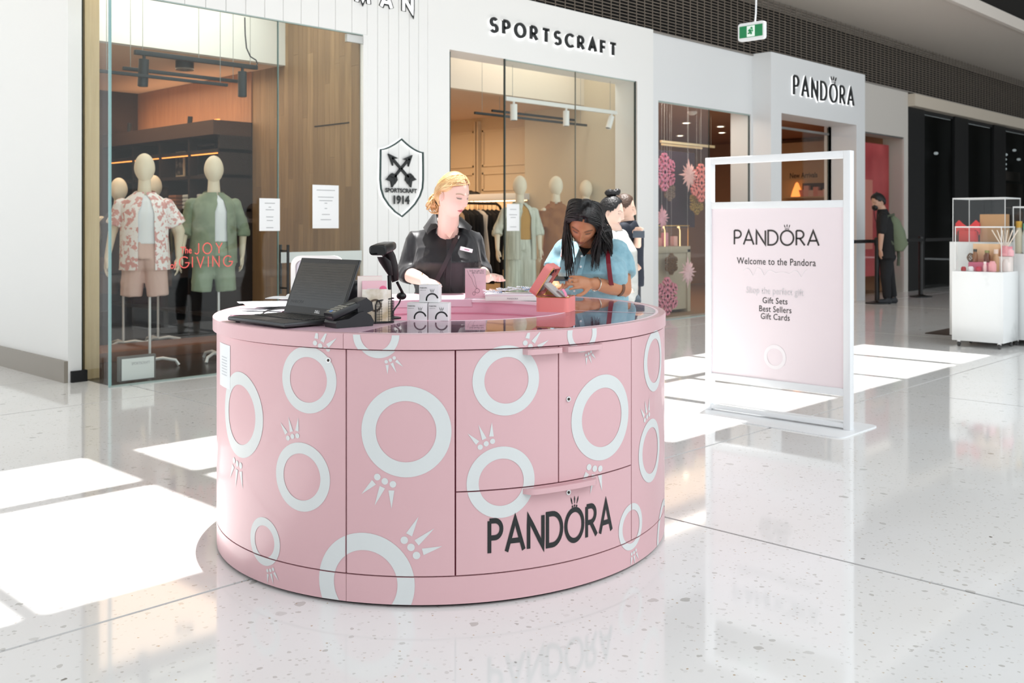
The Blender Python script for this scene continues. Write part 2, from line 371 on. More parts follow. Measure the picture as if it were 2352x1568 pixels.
def skin_paint(p, base, lip, brow):
    """p in unit head space -> colour"""
    x, y, z = p; c = Vector(base)
    if y > .1:
        def m(col, k):
            nonlocal c
            c = c.lerp(Vector(col), max(0, min(1, k)))
        dk = Vector(base) * .55
        for s in (-1, 1):
            X = x - s * .135
            e = (X / .06) ** 2 + ((z - .0) / .03) ** 2; m(Vector(base) * .6, .6 * math.exp(-e))  # shading around the eyes, put into the skin colour
            zl = -.006 - .014 * (1 - (X / .055) ** 2)      # lowered lash line
            if abs(X) < .058: m((.02, .012, .01), 1.0 * math.exp(-((z - zl) / .010) ** 2))
            zb = .072 + .016 * (1 - ((x * s - .15) / .07) ** 2)
            if .06 < x * s < .22: m(brow, .95 * math.exp(-((z - zb) / .013) ** 2))
            m((.05, .02, .02), .8 * math.exp(-((x - s * .025) / .012) ** 2 - ((z + .195) / .008) ** 2))
            m(Vector(lip), .12 * math.exp(-((x - s * .17) / .08) ** 2 - ((z + .12) / .06) ** 2))
        wz = .03 * (1 - (x / .085) ** 2)
        if abs(x) < .085: m(lip, .95 * max(0, min(1, (wz - abs(z + .29)) / .008 + 1)) if abs(z + .29) < wz + .008 else 0); m(Vector(lip) * .35, .8 * math.exp(-((z + .288) / .005) ** 2))
    return c
def add_head(verts, faces, cols, M, base, lip, brow, sub=6, face=True, ears=True):
    v, f = ico(sub); k = len(verts)
    for q in v:
        p = head_shape(q, face); verts.append(M @ p); cols.append(skin_paint(p, base, lip, brow) if face else Vector(base))
    faces += [tuple(i + k for i in q) for q in f]
    if ears:
        for s in (-1, 1):
            mb = MB(); mb.ell((s * .322, -.03, -.05), (.02, .06, .1), 14, 10, Matrix.Rotation(s * .35, 3, 'Z') @ Matrix.Rotation(-.15, 3, 'X')); mb.tube([(s * .34, -.03 + .055 * math.cos(a), -.04 + .09 * math.sin(a)) for a in [-.9 + .3 * i for i in range(14)]], .013, 6)
            k = len(verts); verts += [M @ Vector(q) for q in mb.v]; faces += [tuple(i + k for i in q) for q in mb.f]; cols += [Vector(base) * .92] * len(mb.v)
def body_mesh(name, limbs, voxel, M, base, lip=(.55, .2, .2), brow=(.1, .06, .04), headsub=6, face=True, ears=True, parent=None, m=None, it=5):
    me = remesh(limbs, voxel, it); verts = [v.co.copy() for v in me.vertices]; faces = [tuple(p.vertices) for p in me.polygons]; cols = [Vector(base)] * len(verts); bpy.data.meshes.remove(me)
    if M is not None: add_head(verts, faces, cols, M, base, lip, brow, headsub, face, ears)
    out = bpy.data.meshes.new(name); out.from_pydata([v[:] for v in verts], [], faces); out.update()
    a = out.color_attributes.new('Col', 'FLOAT_COLOR', 'POINT'); a.data.foreach_set('color', np.array([(c[0], c[1], c[2], 1) for c in cols], dtype=np.float32).ravel())
    return link(name, out, m, parent, 'all')
def hair_cap(M, thick, m, parent, name='hair', tab=HL, sub=5, back=0.0, extra=None):
    v, f = ico(sub); P = [head_shape(q, False) for q in v]; keep = []; out = []
    for p in P:
        az = math.atan2(abs(p.x), p.y); g = p.z - hairline(az, tab); keep.append(g > -.02)
        k = max(0, min(1, (g + .005) / .07)) ; k = k * k * (3 - 2 * k); n = Vector((p.x / .105, p.y / .164, p.z / .25)).normalized()
        t = (thick + (back * max(0, -p.y * 2.2))) * k - .006 * (1 - k); t += .006 * noise.noise(Vector((p.x * 14, p.y * 3, p.z * 14))) * k
        out.append(p + n * t)
    mb = MB(); mb.v = [tuple(M @ p) for p in out]; mb.f = [tuple(q) for q in f if all(keep[i] for i in q)]
    if extra: extra(mb)
    me = mb.mesh(name); return link(name, me, m, parent, 'all')
# ------------------------------------------------------------------ common materials
WHITE = mat('white_paint', '#eeeeec', .45); WHITE2 = mat('white_paint_soft_grey', '#e3e5e6', .5); MATTE = mat('white_matte', '#f1efec', .8)
BLACK = mat('black_satin', '#121314', .4); BLK = mat('black_rubber', '#0c0c0d', .7); DARKR = mat('dark_room', '#0b0a0a', .9)
CHROME = mat('chrome', '#d8d8d8', .15, 1.0); GOLD = mat('brass', '#d9a860', .25, 1.0)
GLASS = glass('shop_glass', (.95, .967, .955), .6); ACRY = glass('clear_acrylic', (.97, .98, .98), .8); EDGE = mat('glass_edge', '#7fa9a8', .15, 0, .8)
EDGED = mat('glass_edge_dark', '#2c3a37', .3)
STEEL = mat('brushed_steel', '#9b9c9a', .35, 1.0)

# ------------------------------------------------------------------ floor: large terrazzo slabs
def terrazzo(name, base, chips, rough):
    m = bpy.data.materials.new(name); m.use_nodes = True; nt = m.node_tree; b = nt.nodes['Principled BSDF']; L = nt.links.new
    geo = nt.nodes.new('ShaderNodeNewGeometry'); col = None
    n = nt.nodes.new('ShaderNodeTexNoise'); n.inputs['Scale'].default_value = 1.3; n.inputs['Detail'].default_value = 6; L(geo.outputs['Position'], n.inputs['Vector'])
    mx = nt.nodes.new('ShaderNodeMix'); mx.data_type = 'RGBA'; mx.inputs[6].default_value = rgb(base); mx.inputs[7].default_value = rgb('#e3e1dd'); L(n.outputs['Fac'], mx.inputs[0]); prev = mx.outputs[2]
    for i, (sc, th, cc, cut) in enumerate(chips):
        dn = nt.nodes.new('ShaderNodeTexNoise'); dn.inputs['Scale'].default_value = sc * 1.5; L(geo.outputs['Position'], dn.inputs['Vector'])
        mp = nt.nodes.new('ShaderNodeVectorMath'); mp.operation = 'MULTIPLY_ADD'; mp.inputs[1].default_value = (.5 / sc,) * 3; L(dn.outputs['Color'], mp.inputs[0]); L(geo.outputs['Position'], mp.inputs[2])
        v = nt.nodes.new('ShaderNodeTexVoronoi'); v.inputs['Scale'].default_value = sc; L(mp.outputs[0], v.inputs['Vector'])
        lt = nt.nodes.new('ShaderNodeMath'); lt.operation = 'LESS_THAN'; lt.inputs[1].default_value = th; L(v.outputs['Distance'], lt.inputs[0])
        sp = nt.nodes.new('ShaderNodeSeparateColor'); L(v.outputs['Color'], sp.inputs[0])
        gt = nt.nodes.new('ShaderNodeMath'); gt.operation = 'GREATER_THAN'; gt.inputs[1].default_value = cut; L(sp.outputs[0], gt.inputs[0])
        mu = nt.nodes.new('ShaderNodeMath'); mu.operation = 'MULTIPLY'; L(lt.outputs[0], mu.inputs[0]); L(gt.outputs[0], mu.inputs[1])
        k = nt.nodes.new('ShaderNodeMath'); k.operation = 'MULTIPLY'; L(mu.outputs[0], k.inputs[0]); L(sp.outputs[1], k.inputs[1])
        m2 = nt.nodes.new('ShaderNodeMix'); m2.data_type = 'RGBA'; L(k.outputs[0], m2.inputs[0]); L(prev, m2.inputs[6]); m2.inputs[7].default_value = rgb(cc); prev = m2.outputs[2]
    L(prev, b.inputs['Base Color']); b.inputs['Roughness'].default_value = rough; b.inputs['Specular IOR Level'].default_value = .62; MATS[name] = m; return m
TERR = terrazzo('terrazzo', '#eff0f1', [(11, .2, '#bdbbb7', .84), (26, .24, '#c3c1bd', .78), (55, .28, '#c9c7c3', .6), (70, .25, '#b39a78', .95), (15, .11, '#6d675e', .955)], .06)
fl = struct('floor', MB().box(-9, 40, -10, 9.2, -.08, -.012).box(-9, 3.8, 9.2, 16, -.08, -.012), mat('joint', '#4a4743', .8))
us = [-9, -4.66, -.36, 3.94, 8.24, 12.54, 16.84, 21.14, 25.44, 29.74, 40]; vs_ = [-10, -5.2, -.83, 3.47, 7.77, 9.2]
for a, b in zip(us[:-1], us[1:]):
    for c, d in zip(vs_[:-1], vs_[1:]): obj('floor_slab', MB().box(a + .008, b - .008, c + .008, d - .008, -.012, 0, .0), TERR, fl, False)

obj('floor_slab', MB().box(-9, 3.7, 9.21, 15.9, -.012, 0), TERR, fl, False)
struct('wall_end_unseen', MB().box(41.9, 42, -10, 9, 0, 7.4), mat('end_wall_dark', '#3b3733', .6))  # unseen dark wall, added to darken reflections in the shop glass
# ------------------------------------------------------------------ roof with skylight openings, soffit, bulkhead, grille
off = SUN_DIR.xy / SUN_DIR.z * 7.4
hu = [(-3.9, -2.65), (-2.55, -1.3), (-1.2, .03), (.13, 1.33), (1.42, 2.52), (2.84, 3.9), (4.04, 5.23), (5.33, 6.62), (6.74, 7.62), (7.72, 8.9), (9.0, 10.22), (10.34, 11.22)]
hv = [(3.7, 5.1), (5.24, 5.98)]
roof = MB()
def cells(lo, hi, holes):
    c = [lo] + [x for h in holes for x in h] + [hi]; return [(a, b, i % 2 == 1) for i, (a, b) in enumerate(zip(c[:-1], c[1:]))]
for a, b, hx in cells(-14, 42, hu):
    for c, d, hy_ in cells(-6.5, 6.75, hv):
        if hx and hy_: continue
        ox, oy = (off.x, off.y)
        A = a if a == -14 else a + ox; B = b if b == 42 else b + ox; C_ = c if c == -6.5 else c + oy; D = d if d == 6.75 else d + oy
        roof.box(A, B, C_, D, 7.4, 7.5)
struct('ceiling', roof, mat('dark_ceiling', '#1c1a19', .9))
struct('ceiling_soffit', MB().box(-3, 42, 6.59, 9.3, 5.34, 5.5), mat('soffit_beige', '#dcd3c8', .8))
struct('ceiling_left_sun_block', MB().box(-3, 3.62, 9.3, 16, 5.34, 5.5), mat('soffit_beige', '#dcd3c8', .8))  # unseen soffit extension, added to keep sun off the far left floor
struct('trim_1', MB().box(-3, 42, 6.50, 6.59, 5.30, 5.52), mat('soffit_edge', '#e6ddd3', .7))
struct('trim_2', MB().box(-3, 42, 6.60, 6.75, 5.5, 7.45), mat('bulkhead_dark', '#17130f', .9))
sm = thing('sprinkler', 'small round smoke sensor on the beige soffit above the grille', 'sensor', (15.0, 7.2, 5.34)); obj('sensor_body', MB().lathe([(.0, -.03), (.03, -.03), (.045, -.01), (.05, 0)], 16), mat('grey_plastic', '#77726c', .5), sm)
struct('wall_grille_back', MB().box(5, 42, 9.25, 9.35, 4.0, 5.34), mat('grille_dark', '#050505', .9))
gr = thing('wire_grille', 'dark louvre grille of fine wires running above all the shop fronts', 'grille', (8, 8.83, 4.05))
g = MB()
for k in range(27): z = .06 + k * .0475; g.box(-1, 26, -.004, .004, z, z + .010)
w = obj('crosswire', g, mat('grille_wire', '#8f8478', .6), gr, False); w['kind'] = 'stuff'
g = MB()
for k in range(136): x = -1 + k * .2; g.box(x, x + .010, -.012, -.004, .0, 1.28)
w = obj('upright_wire', g, mat('grille_wire2', '#8b8075', .6), gr, False); w['kind'] = 'stuff'

# ------------------------------------------------------------------ shop fronts
GT = 3.40; FT = 4.18
struct('wall_left', MB().box(3.62, 3.74, 8.93, 14, 0, 6.0), WHITE)
struct('wall_left_corner', MB().box(3.56, 3.78, 8.90, 9.02, .0, 6.0, .004), WHITE) if False else None
struct('baseboard_left', MB().box(3.585, 3.62, 8.93, 14, 0, .19), mat('greige_tile', '#8f877c', .35))
struct('baseboard_left_return', MB().box(3.64, 3.78, 8.90, 8.96, 0, .10), BLK)
# vertical V-groove boards above and beside the first window
vg = struct('wall_board_cladding', MB().box(3.76, 7.38, 8.44, 8.55, GT + .02, 6.0).box(6.56, 7.38, 8.44, 8.55, 0, 6.0), WHITE)
ub = [3.62 + .2085 * k for k in range(14)] + [6.53]
for a, b in zip(ub[:-1], ub[1:]): obj('board', MB().box(a + .002, b - .002, 8.41, 8.445, GT, 6.0, .004), WHITE, vg, False)
ub = [6.53, 6.67, 6.82, 6.96, 7.11, 7.245, 7.38]
for a, b in zip(ub[:-1], ub[1:]): obj('board', MB().box(a + .002, b - .002, 8.41, 8.445, 0, 6.0, .004), WHITE, vg, False)
struct('trim_3', MB().box(6.475, 6.53, 8.405, 8.55, 0, GT), WHITE)
# second shop fascia and its columns
fa = struct('wall_shop_two', MB().box(7.38, 11.65, 8.41, 8.8, GT, FT).box(7.38, 7.71, 8.41, 8.75, 0, GT).box(11.27, 11.65, 8.41, 8.8, 0, GT), WHITE)
struct('wall_shop_three', MB().box(11.655, 14.44, 8.45, 8.6, 3.19, FT).box(11.655, 11.83, 8.45, 8.95, 0, 3.19).box(14.40, 14.44, 8.45, 8.62, 0, 3.19), WHITE2)
pt = struct('wall_portal', MB().box(14.44, 17.9, 8.11, 8.66, 3.22, FT).box(14.44, 14.78, 8.11, 8.66, 0, 3.22).box(17.54, 17.9, 8.11, 8.66, 0, 3.22), WHITE2)
struct('wall_shop_four', MB().box(17.9, 20.7, 8.45, 8.9, 3.2, FT).box(20.5, 20.7, 8.45, 8.9, 0, 3.2), mat('grey_paint', '#cfcac3', .6))
struct('trim_4', MB().box(20.7, 42, 8.3, 8.6, 3.86, 4.12, .01), mat('beam_beige', '#cfc4b4', .6))
struct('wall_fascia_top', MB().box(7.38, 42, 8.42, 9.3, FT - .03, FT - .01), mat('fascia_top', '#8a8580', .8))

# first shop: glazing
def pane(name, mb, parent=None, m=None): return struct(name, mb, m or GLASS, parent)
w1 = struct('window_1', MB().box(3.76, 6.475, 8.40, 8.44, -.0, .012).box(3.76, 6.475, 8.412, 8.436, GT - .012, GT), mat('glazing_channel', '#9fb0aa', .3))
obj('pane', MB().box(3.772, 5.435, 8.414, 8.426, .012, GT - .012), GLASS, w1, False)
obj('pane', MB().box(5.445, 6.465, 8.414, 8.426, .012, GT - .012), GLASS, w1, False)
obj('pane', MB().box(3.762, 3.774, 8.43, 8.99, .012, GT + 2.0), GLASS, w1, False)
obj('glass_edge', MB().box(3.757, 3.775, 8.405, 8.43, 0, GT), EDGE, w1, False)
obj('glass_edge', MB().box(3.757, 3.775, 8.99, 9.0, 0, 6), EDGED, w1, False)
obj('glass_edge', MB().box(5.435, 5.445, 8.412, 8.428, .01, GT - .01), mat('seam', '#6c8580', .3), w1, False)
obj('patch_fitting', MB().box(6.26, 6.47, 8.40, 8.44, GT - .1, GT - .02, .004), mat('satin_alloy', '#c9cac7', .35, .3), w1)
obj('safety_band', MB().box(5.47, 6.46, 8.409, 8.4125, 1.02, 1.125), mat('frosted_band', '#cfd6d2', .6), w1, False)
hd = thing('door_pull', 'long black bar handle on the first shop glass door', 'handle', (5.56, 8.41, 0))
u0, z1 = on_v(660, 562, 8.35); z0 = on_v(660, 676, 8.35)[1]
obj('bar', MB().cyl((u0 - 5.56, -.07, z0), (u0 - 5.56, -.07, z1), .014), BLACK, hd)
obj('bar', MB().cyl((u0 - 5.56, .06, z0), (u0 - 5.56, .06, z1), .014), BLACK, hd)
for z in (z0 + .06, z1 - .06): obj('standoff', MB().cyl((u0 - 5.56, -.07, z), (u0 - 5.56, .06, z), .009), BLACK, hd)
def notice(px0, py0, px1, py1, V, label, lines):
    a, t = on_v(px0, py0, V); b, bt = on_v(px1, py1, V); t2 = on_v(px1, py0 + (px1 - px0) * .03, V)[1]
    o = thing('paper_notice', label, 'notice', (a, V - .012, bt)); W_ = b - a; H_ = t - bt
    obj('sheet', MB().box(0, W_, -.002, .002, 0, H_, .001), mat('paper', '#f2f3f4', .6), o)
    g = MB()
    for k, (f, wd_) in enumerate(lines): g.box(W_ * (.5 - wd_ / 2), W_ * (.5 + wd_ / 2), -.0035, -.0025, H_ * (1 - f) - .004, H_ * (1 - f) + .004)
    e = obj('print_line', g, mat('grey_print', '#b4b6b8', .7), o, False); e['kind'] = 'stuff'
notice(594, 455, 641, 530, 8.41, 'small white paper notice on the glass left of the door joint', [(.15, .5), (.27, .12), (.35, .4), (.57, .35), (.68, .3), (.9, .35)])
notice(716, 424, 776, 524, 8.41, 'large white paper notice on the first shop glass door', [(.12, .7), (.28, .6), (.36, .5), (.42, .1), (.54, .1), (.68, .3), (.8, .4)])
notice(1162, 468, 1191, 530, 8.41, 'white paper notice on the second shop glass', [(.2, .5), (.4, .6), (.5, .4), (.85, .5)])
# window lettering
RED = mat('coral_vinyl', '#ff6f66', .5, emit='#ff6f66', es=.12) if False else mat('coral_vinyl', '#ff6a62', .5)
dec = thing('window_lettering', 'coral red lettering The JOY of GIVING on the first shop glass', 'lettering', (4.3, 8.40, 1.0))
def put(px, py): a, z = on_v(px, py, 8.40); return a - 4.3, z - 1.0
for t, p0, h, wd_ in (('JOY', (447, 583), .098, .0095), ('GIVING', (412, 615), .098, .0095)):
    u, z = put(*p0); st, ww = word(t, h, wd_, .045, 1.0, False); target = (put(510, 583)[0] if t == 'JOY' else put(531, 615)[0]) - u; k = target / ww
    each_letter('letter', [[(Vector((a.x * k, a.y)), Vector((b.x * k, b.y))) for a, b in s] for s in st], lambda x, y, o, u=u, z=z: (u + x, -o, z + y), .002, RED, dec)
for t, p0, p1, sz in (('The', (414, 582), (440, 583), .088), ('of', (390, 617), (405, 618), .088)):
    u, z = put(*p0); me = text(t, sz, 'LEFT', .001); k = (put(*p1)[0] - u) / max(v.co.x for v in me.vertices)
    for v in me.vertices: v.co = Vector((u + v.co.x * k, -.002, z + v.co.y))
    me.name = 'word'; link('word', me, RED, dec)

# halo lettering on the fascias
HALO = mat('halo_acrylic', '#ffffff', .5, emit='#ffffff', es=1.05); INK = mat('sign_black', '#15191a', .45)
def sign(name, label, txt, p0, p1, V, h, w, gap, zoff=0, sx=1.0, halo=True, hollow=False, top=FT):
    a, z = on_v(p0[0], p0[1], V); b, _ = on_v(p1[0], p1[1], V); st, ww = word(txt, h, w, gap, sx); k = (b - a) / ww
    r = thing(name, label, 'sign', (a, V, z))
    sc = lambda s_: [[(Vector((p.x * k, p.y)), Vector((q.x * k, q.y))) for p, q in s] for s in s_]
    each_letter('letter', sc(st), lambda x, y, o: (x, -.018 - o, y), .02, HALO if hollow else INK, r)
    st2, _ = word(txt, h, w * (1.35 if not hollow else 1.9), gap, sx)
    each_letter('letter_rim' if hollow else 'letter_halo', sc(st2), (lambda x, y, o: (x + .005, -.02 - o, y - .004)) if hollow else (lambda x, y, o: (x + .004, -.006 - o, y - .008)), .012, INK if hollow else HALO, r)
    return r
sign('shop_sign', 'black lettering SPORTSCRAFT with white halo on the white fascia', 'SPORTSCRAFT', (1124, 72), (1410, 123), 8.41, .155, .034, .085, sx=.84)
sign('shop_sign', 'white outlined lettering ending MAN cut by the picture top', 'MAN', (815, 4), (942, 31), 8.41, .16, .03, .15, hollow=True)
ps = sign('shop_sign', 'black PANDORA lettering with white halo on the portal fascia', 'PANDORA', (1820, 217), (1957, 243), 8.11, .31, .034, .085, sx=.62)

# shield emblem
u0, z0 = on_v(918, 497, 8.41)
sh = thing('shield_emblem', 'thin outlined shield with crossed arrows and 1914 on the boarded wall', 'sign', (6.97, 8.41, 0))
def q(px, py): a, z = on_v(px, py, 8.41); return (a - 6.97, z)
out = [q(918, 320)]
for t in range(1, 9): f = t / 8; out.append(q(918 + 49 * f, 320 + 31 * (1 - (1 - f) ** 1.6)))
out += [q(967.5, 380), q(967.5, 412), q(966, 432), q(960, 450), q(949, 468), q(935, 483), q(919, 497), q(903, 486), q(889, 471), q(877, 453), q(871, 434), q(869, 412), q(869.5, 380), q(870, 344)]
for t in range(1, 8): f = t / 8; out.append(q(870 + 48 * f, 344 - 24 * (f ** 1.6)))
out.append(out[0])
obj('outline', letters([ribbon(out, .014, True)], lambda x, y, o: (x, -.02 - o, y), .02), mat('sign_teal_black', '#1d3b38', .4), sh, False)
obj('outline_halo', letters([ribbon(out, .024, True)], lambda x, y, o: (x, -.005 - o, y), .01), HALO, sh, False)
for sx_, (x0, y0), (x1, y1) in ((1, (889, 353), (946, 420)), (-1, (944, 356), (892, 420))):
    a = Vector(q(x0, y0)); b = Vector(q(x1, y1)); t = (b - a).normalized(); n = Vector((-t.y, t.x)); m_ = MB()
    def P(s, w_): return (a + t * s + n * w_)
    L_ = (b - a).length
    def poly(pts, m_=m_):
        k = len(m_.v); pts = [P(*p_) for p_ in pts]; m_.loft([[(p_.x, -.005, p_.y) for p_ in pts], [(p_.x, -.03, p_.y) for p_ in pts]])
    poly([(.06, -.012), (.06, .012), (L_ - .09, .012), (L_ - .09, -.012)]); poly([(0, 0), (.13, .055), (.085, 0)]); poly([(0, 0), (.085, 0), (.13, -.055)])
    for k in range(2): s0 = L_ - .13 + k * .05; poly([(s0, 0), (s0 + .03, .052), (s0 + .09, .058), (s0 + .055, 0)]); poly([(s0, 0), (s0 + .055, 0), (s0 + .09, -.058), (s0 + .03, -.052)])
    obj('arrow', m_, INK, sh, False)
for t, p0, p1, sz, bo in (('SPORTSCRAFT', (882, 441), (955, 443), .062, .003), ('1914', (898, 467), (938, 468), .12, .006)):
    me = text(t, sz, 'LEFT', bo); w_ = max(v.co.x for v in me.vertices); a = q(*p0); b = q(*p1); k = (b[0] - a[0]) / w_
    for v in me.vertices: v.co = Vector((a[0] + v.co.x * k, -.02, a[1] + v.co.y))
    me.name = 'word'; link('word', me, INK, sh)

# ------------------------------------------------------------------ first shop interior
DW = mat('dark_timber', '#2a1b14', .6, noise_=('#1a100c', 3, (1, 1, 1), .3, .7)); DW2 = mat('dark_wall', '#3a2920', .9)
struct('floor_shop_one', MB().box(3.8, 6.47, 8.45, 14, -.05, .004), mat('shop_floor_dark', '#2a211c', .25))
struct('wall_shop_one_back', MB().box(3.75, 6.6, 13.5, 13.6, 0, 3.3), DW2)
struct('wall_shop_one_side', MB().box(6.49, 6.56, 8.56, 13.6, 0, 6), DW2)
struct('ceiling_shop_one', MB().box(3.74, 6.49, 9.95, 13.6, 3.235, 3.3), mat('warm_plaster', '#d6b9a0', .8))
struct('trim_5', MB().box(3.76, 6.48, 9.84, 9.95, 3.23, 4.1), mat('bulkhead_white', '#dfe2de', .8))
struct('ceiling_shop_one_window', MB().box(3.76, 6.48, 8.56, 9.84, 4.05, 4.12), MATTE)
ww = struct('wall_shop_one_timber', MB().box(6.475, 6.49, 8.46, 10.54, 0, 4.05), DW2)
OAK = wood('oak_planks', '#8c7050', '#a98b66', '#7a6044')
xs = [8.46]; 
while xs[-1] < 10.5: xs.append(min(10.54, xs[-1] + random.choice([.09, .11, .13, .1])))
for a, b in zip(xs[:-1], xs[1:]):
    z = 0.0; cut = random.uniform(.6, 2.0)
    while z < 4.05: z2 = min(4.05, z + cut); obj('plank', MB().box(6.457, 6.475, a + .001, b - .001, z + .001, z2 - .001), OAK, ww, False); z = z2; cut = random.uniform(1.2, 2.4)
dl = MB(); v0, z0 = on_u(723, 290, 6.457); v1, z1 = on_u(802, 282, 6.457); dl.box(6.45, 6.458, v1, v0, (z0 + z1) / 2 - .006, (z0 + z1) / 2 + .006)
struct('trim_6', dl, BLK)
OAK2 = wood('pale_oak', '#cdb48a', '#dcc59c', '#bfa57c')
struct('trim_7', MB().box(3.79, 3.85, 8.98, 9.3, .0, 6.0).box(3.85, 3.93, 9.0, 9.3, 0, 6.0), OAK2)
# upper orange timber band lit from below, shelf wall
ub_ = struct('wall_shop_one_upper', MB().box(6.44, 6.49, 10.54, 13.5, 2.62, 3.23), wood('lit_timber', '#8a6044', '#a07454', '#7a523a'))
sw = thing('shelf_wall', 'dark wall shelving inside the first shop behind the mannequins', 'shelving', (6.44, 12.0, 0))
obj('back_panel', MB().box(.0, .04, -1.46, 1.5, 0, 2.6), DW, sw)
obj('canopy', MB().box(-.5, 0, -1.46, 1.5, 2.45, 2.62), mat('dark_brown_panel', '#4a3428', .7), sw)
for z in (.3, 1.55, 1.95, 2.25): obj('shelf', MB().box(-.42, 0, -1.46, 1.5, z, z + .04), DW, sw)
for v in (-1.46, -.75, 0, .75, 1.46): obj('upright', MB().box(-.42, 0, v, v + .04, 0, 2.45), DW, sw)
AMB = mat('shelf_led', '#ffb46a', .5, emit='#ff9a4a', es=3)
for z in (2.25, 2.62): obj('light_strip', MB().box(-.40, -.38, -1.4, 1.45, z + (-.015 if z < 2.5 else .01), z + (-.005 if z < 2.5 else .02)), AMB, sw)
random.seed(3)
for k in range(7):
    v = 10.7 + k * .36; c = random.choice(['#d8cfc2', '#8a5a3a', '#c9a78c', '#4a3a33', '#b9c2c4'])
    o = thing('folded_stack', 'stack of folded clothes on the dark shelf inside the first shop', 'clothes', (6.2, v, 1.59), group='folded clothes on the first shop shelves')
    for j in range(4): obj('garment', MB().box(-.14, .14, -.1, .1, j * .045, j * .045 + .042, .015), mat('cloth_' + c, c, .9), o)
for k in range(12):
    v = 10.75 + k * .2; c = random.choice(['#2b3038', '#5c3a3f', '#1d1f22', '#6c6f5e', '#3b2b25', '#8c6a58'])
    o = thing('hanging_garment', 'dark shirt hanging in the shelving inside the first shop', 'clothes', (6.15, v, .75), group='garments hanging in the first shop shelving')
    obj('cloth', MB().loft([ring_ell((0, 0, z), rx, ry, n=12) for z, rx, ry in ((0, .2, .05), (.3, .19, .05), (.55, .2, .045), (.68, .16, .03), (.72, .04, .02))]), mat('cloth_' + c, c, .9), o)
    obj('hook', MB().tube([(0, 0, .7), (0, 0, .76), (.02, 0, .79)], .004, 6), CHROME, o)
fr = thing('picture_frame', 'framed photograph standing on the dark shelf between two mannequins', 'frame', (6.25, 11.9, 1.99))
obj('frame', MB().box(-.02, 0, -.13, .13, 0, .34, .004), mat('cream_frame', '#d9cbb0', .6), fr); obj('print', MB().box(-.024, -.02, -.09, .09, .04, .3), mat('dark_print', '#2a2622', .7, noise_=('#8c8379', 14, (1, 1, 1), .45, .6)), fr)
dg = thing('display_box', 'black glass display box on the shelf beside the timber wall', 'box', (6.2, 10.95, 1.99))
g = MB()
for x in (-.12, .12):
    for y in (-.2, .2): g.box(x - .01, x + .01, y - .01, y + .01, 0, .36)
for z in (0, .35): g.box(-.13, .13, -.21, .21, z, z + .02)
obj('frame', g, BLACK, dg); obj('ornament', MB().lathe([(.0, .02), (.05, .03), (.07, .1), (.04, .18), (.06, .22), (.0, .25)], 14), mat('bone', '#cfc3b0', .6), dg)
# track lighting in the window
def rail(name, label, p0, p1, V, r, m, cables=2, top=4.05, spots=(), spotm=None):
    a, za = on_v(p0[0], p0[1], V); b, zb = on_v(p1[0], p1[1], V); z = (za + zb) / 2
    t = thing(name, label, 'light', (a, V, z)); obj('rail', MB().box(0, b - a, -r, r, -r, r, .003), m, t)
    for k in range(cables): x = (b - a) * (.06 + .88 * k / max(1, cables - 1)); obj('cable', MB().cyl((x, 0, r), (x, 0, top - z), .003, n=6), mat('steel_cable', '#8f938f', .4, .5), t)
    for x, ln, tilt, rr in spots:
        X = x * (b - a); h = obj('spotlight', MB().cyl((X, 0, -.06), (X + tilt * ln, 0, -.06 - ln), rr, n=20).cyl((X, 0, -.07), (X, 0, 0), .015), spotm, t)
        obj('lamp_face', MB().cyl((X + tilt * ln, 0, -.0605 - ln), (X + tilt * ln, 0, -.064 - ln), rr * .75, n=16), mat('lamp_face_grey', '#555350', .4), h)
    return t
BT = mat('black_track', '#22282a', .45)
rail('track_light', 'black ceiling track with two cylinder spotlights in the first shop window', (309, 121), (590, 154), 9.2, .022, BT, 3, spots=((.07, .26, -.05, .048), (.87, .26, 0, .045)), spotm=BT)
rail('hanging_rail', 'upper black hanging rail in the first shop window', (282, 157), (550, 187), 9.45, .017, BT, 2)
rail('hanging_rail', 'lower black hanging rail in the first shop window', (225, 163), (522, 195), 9.15, .015, BT, 2)
a, z = on_v(424, 150, 10.4)
dn = thing('ceiling_spot', 'round black lit spotlight under the first shop ceiling', 'light', (a, 10.4, 3.23)); obj('body', MB().lathe([(.1, 0), (.1, -.1), (.06, -.1), (.05, -.07)], 20), BT, dn)
obj('lamp', MB().lathe([(.055, -.07), (.0, -.075)], 16), mat('warm_lamp', '#ffd9b0', .5, emit='#ffcfa0', es=5), dn)
for k, (px, py) in enumerate(((297, 307), (435, 294))):
    v, z = on_u(px, py, 6.0); l_ = thing('shelf_spot', ['small lit twin spot near the back corner of the first shop', 'small lit spot over the first shop shelving'][k], 'light', (6.0, v, z))
    obj('housing', MB().cyl((0, 0, 0), (.0, -.02, .14), .03), BT, l_); obj('lamp', MB().ell((0, -.01, -.01), (.035, .035, .02)), mat('warm_lamp', '#fff', .5), l_)
cb = thing('power_cord', 'black cord hanging down to the end of the first shop track', 'cord', (5.6, 9.2, 2.9)); a1 = [(562, 40), (563, 80), (566, 110), (575, 130), (588, 138), (591, 146), (586, 153)]
obj('cord', MB().tube([(on_v(x, y, 9.2)[0] - 5.6, 0, on_v(x, y, 9.2)[1] - 2.9) for x, y in a1], .007, 8), BT, cb)
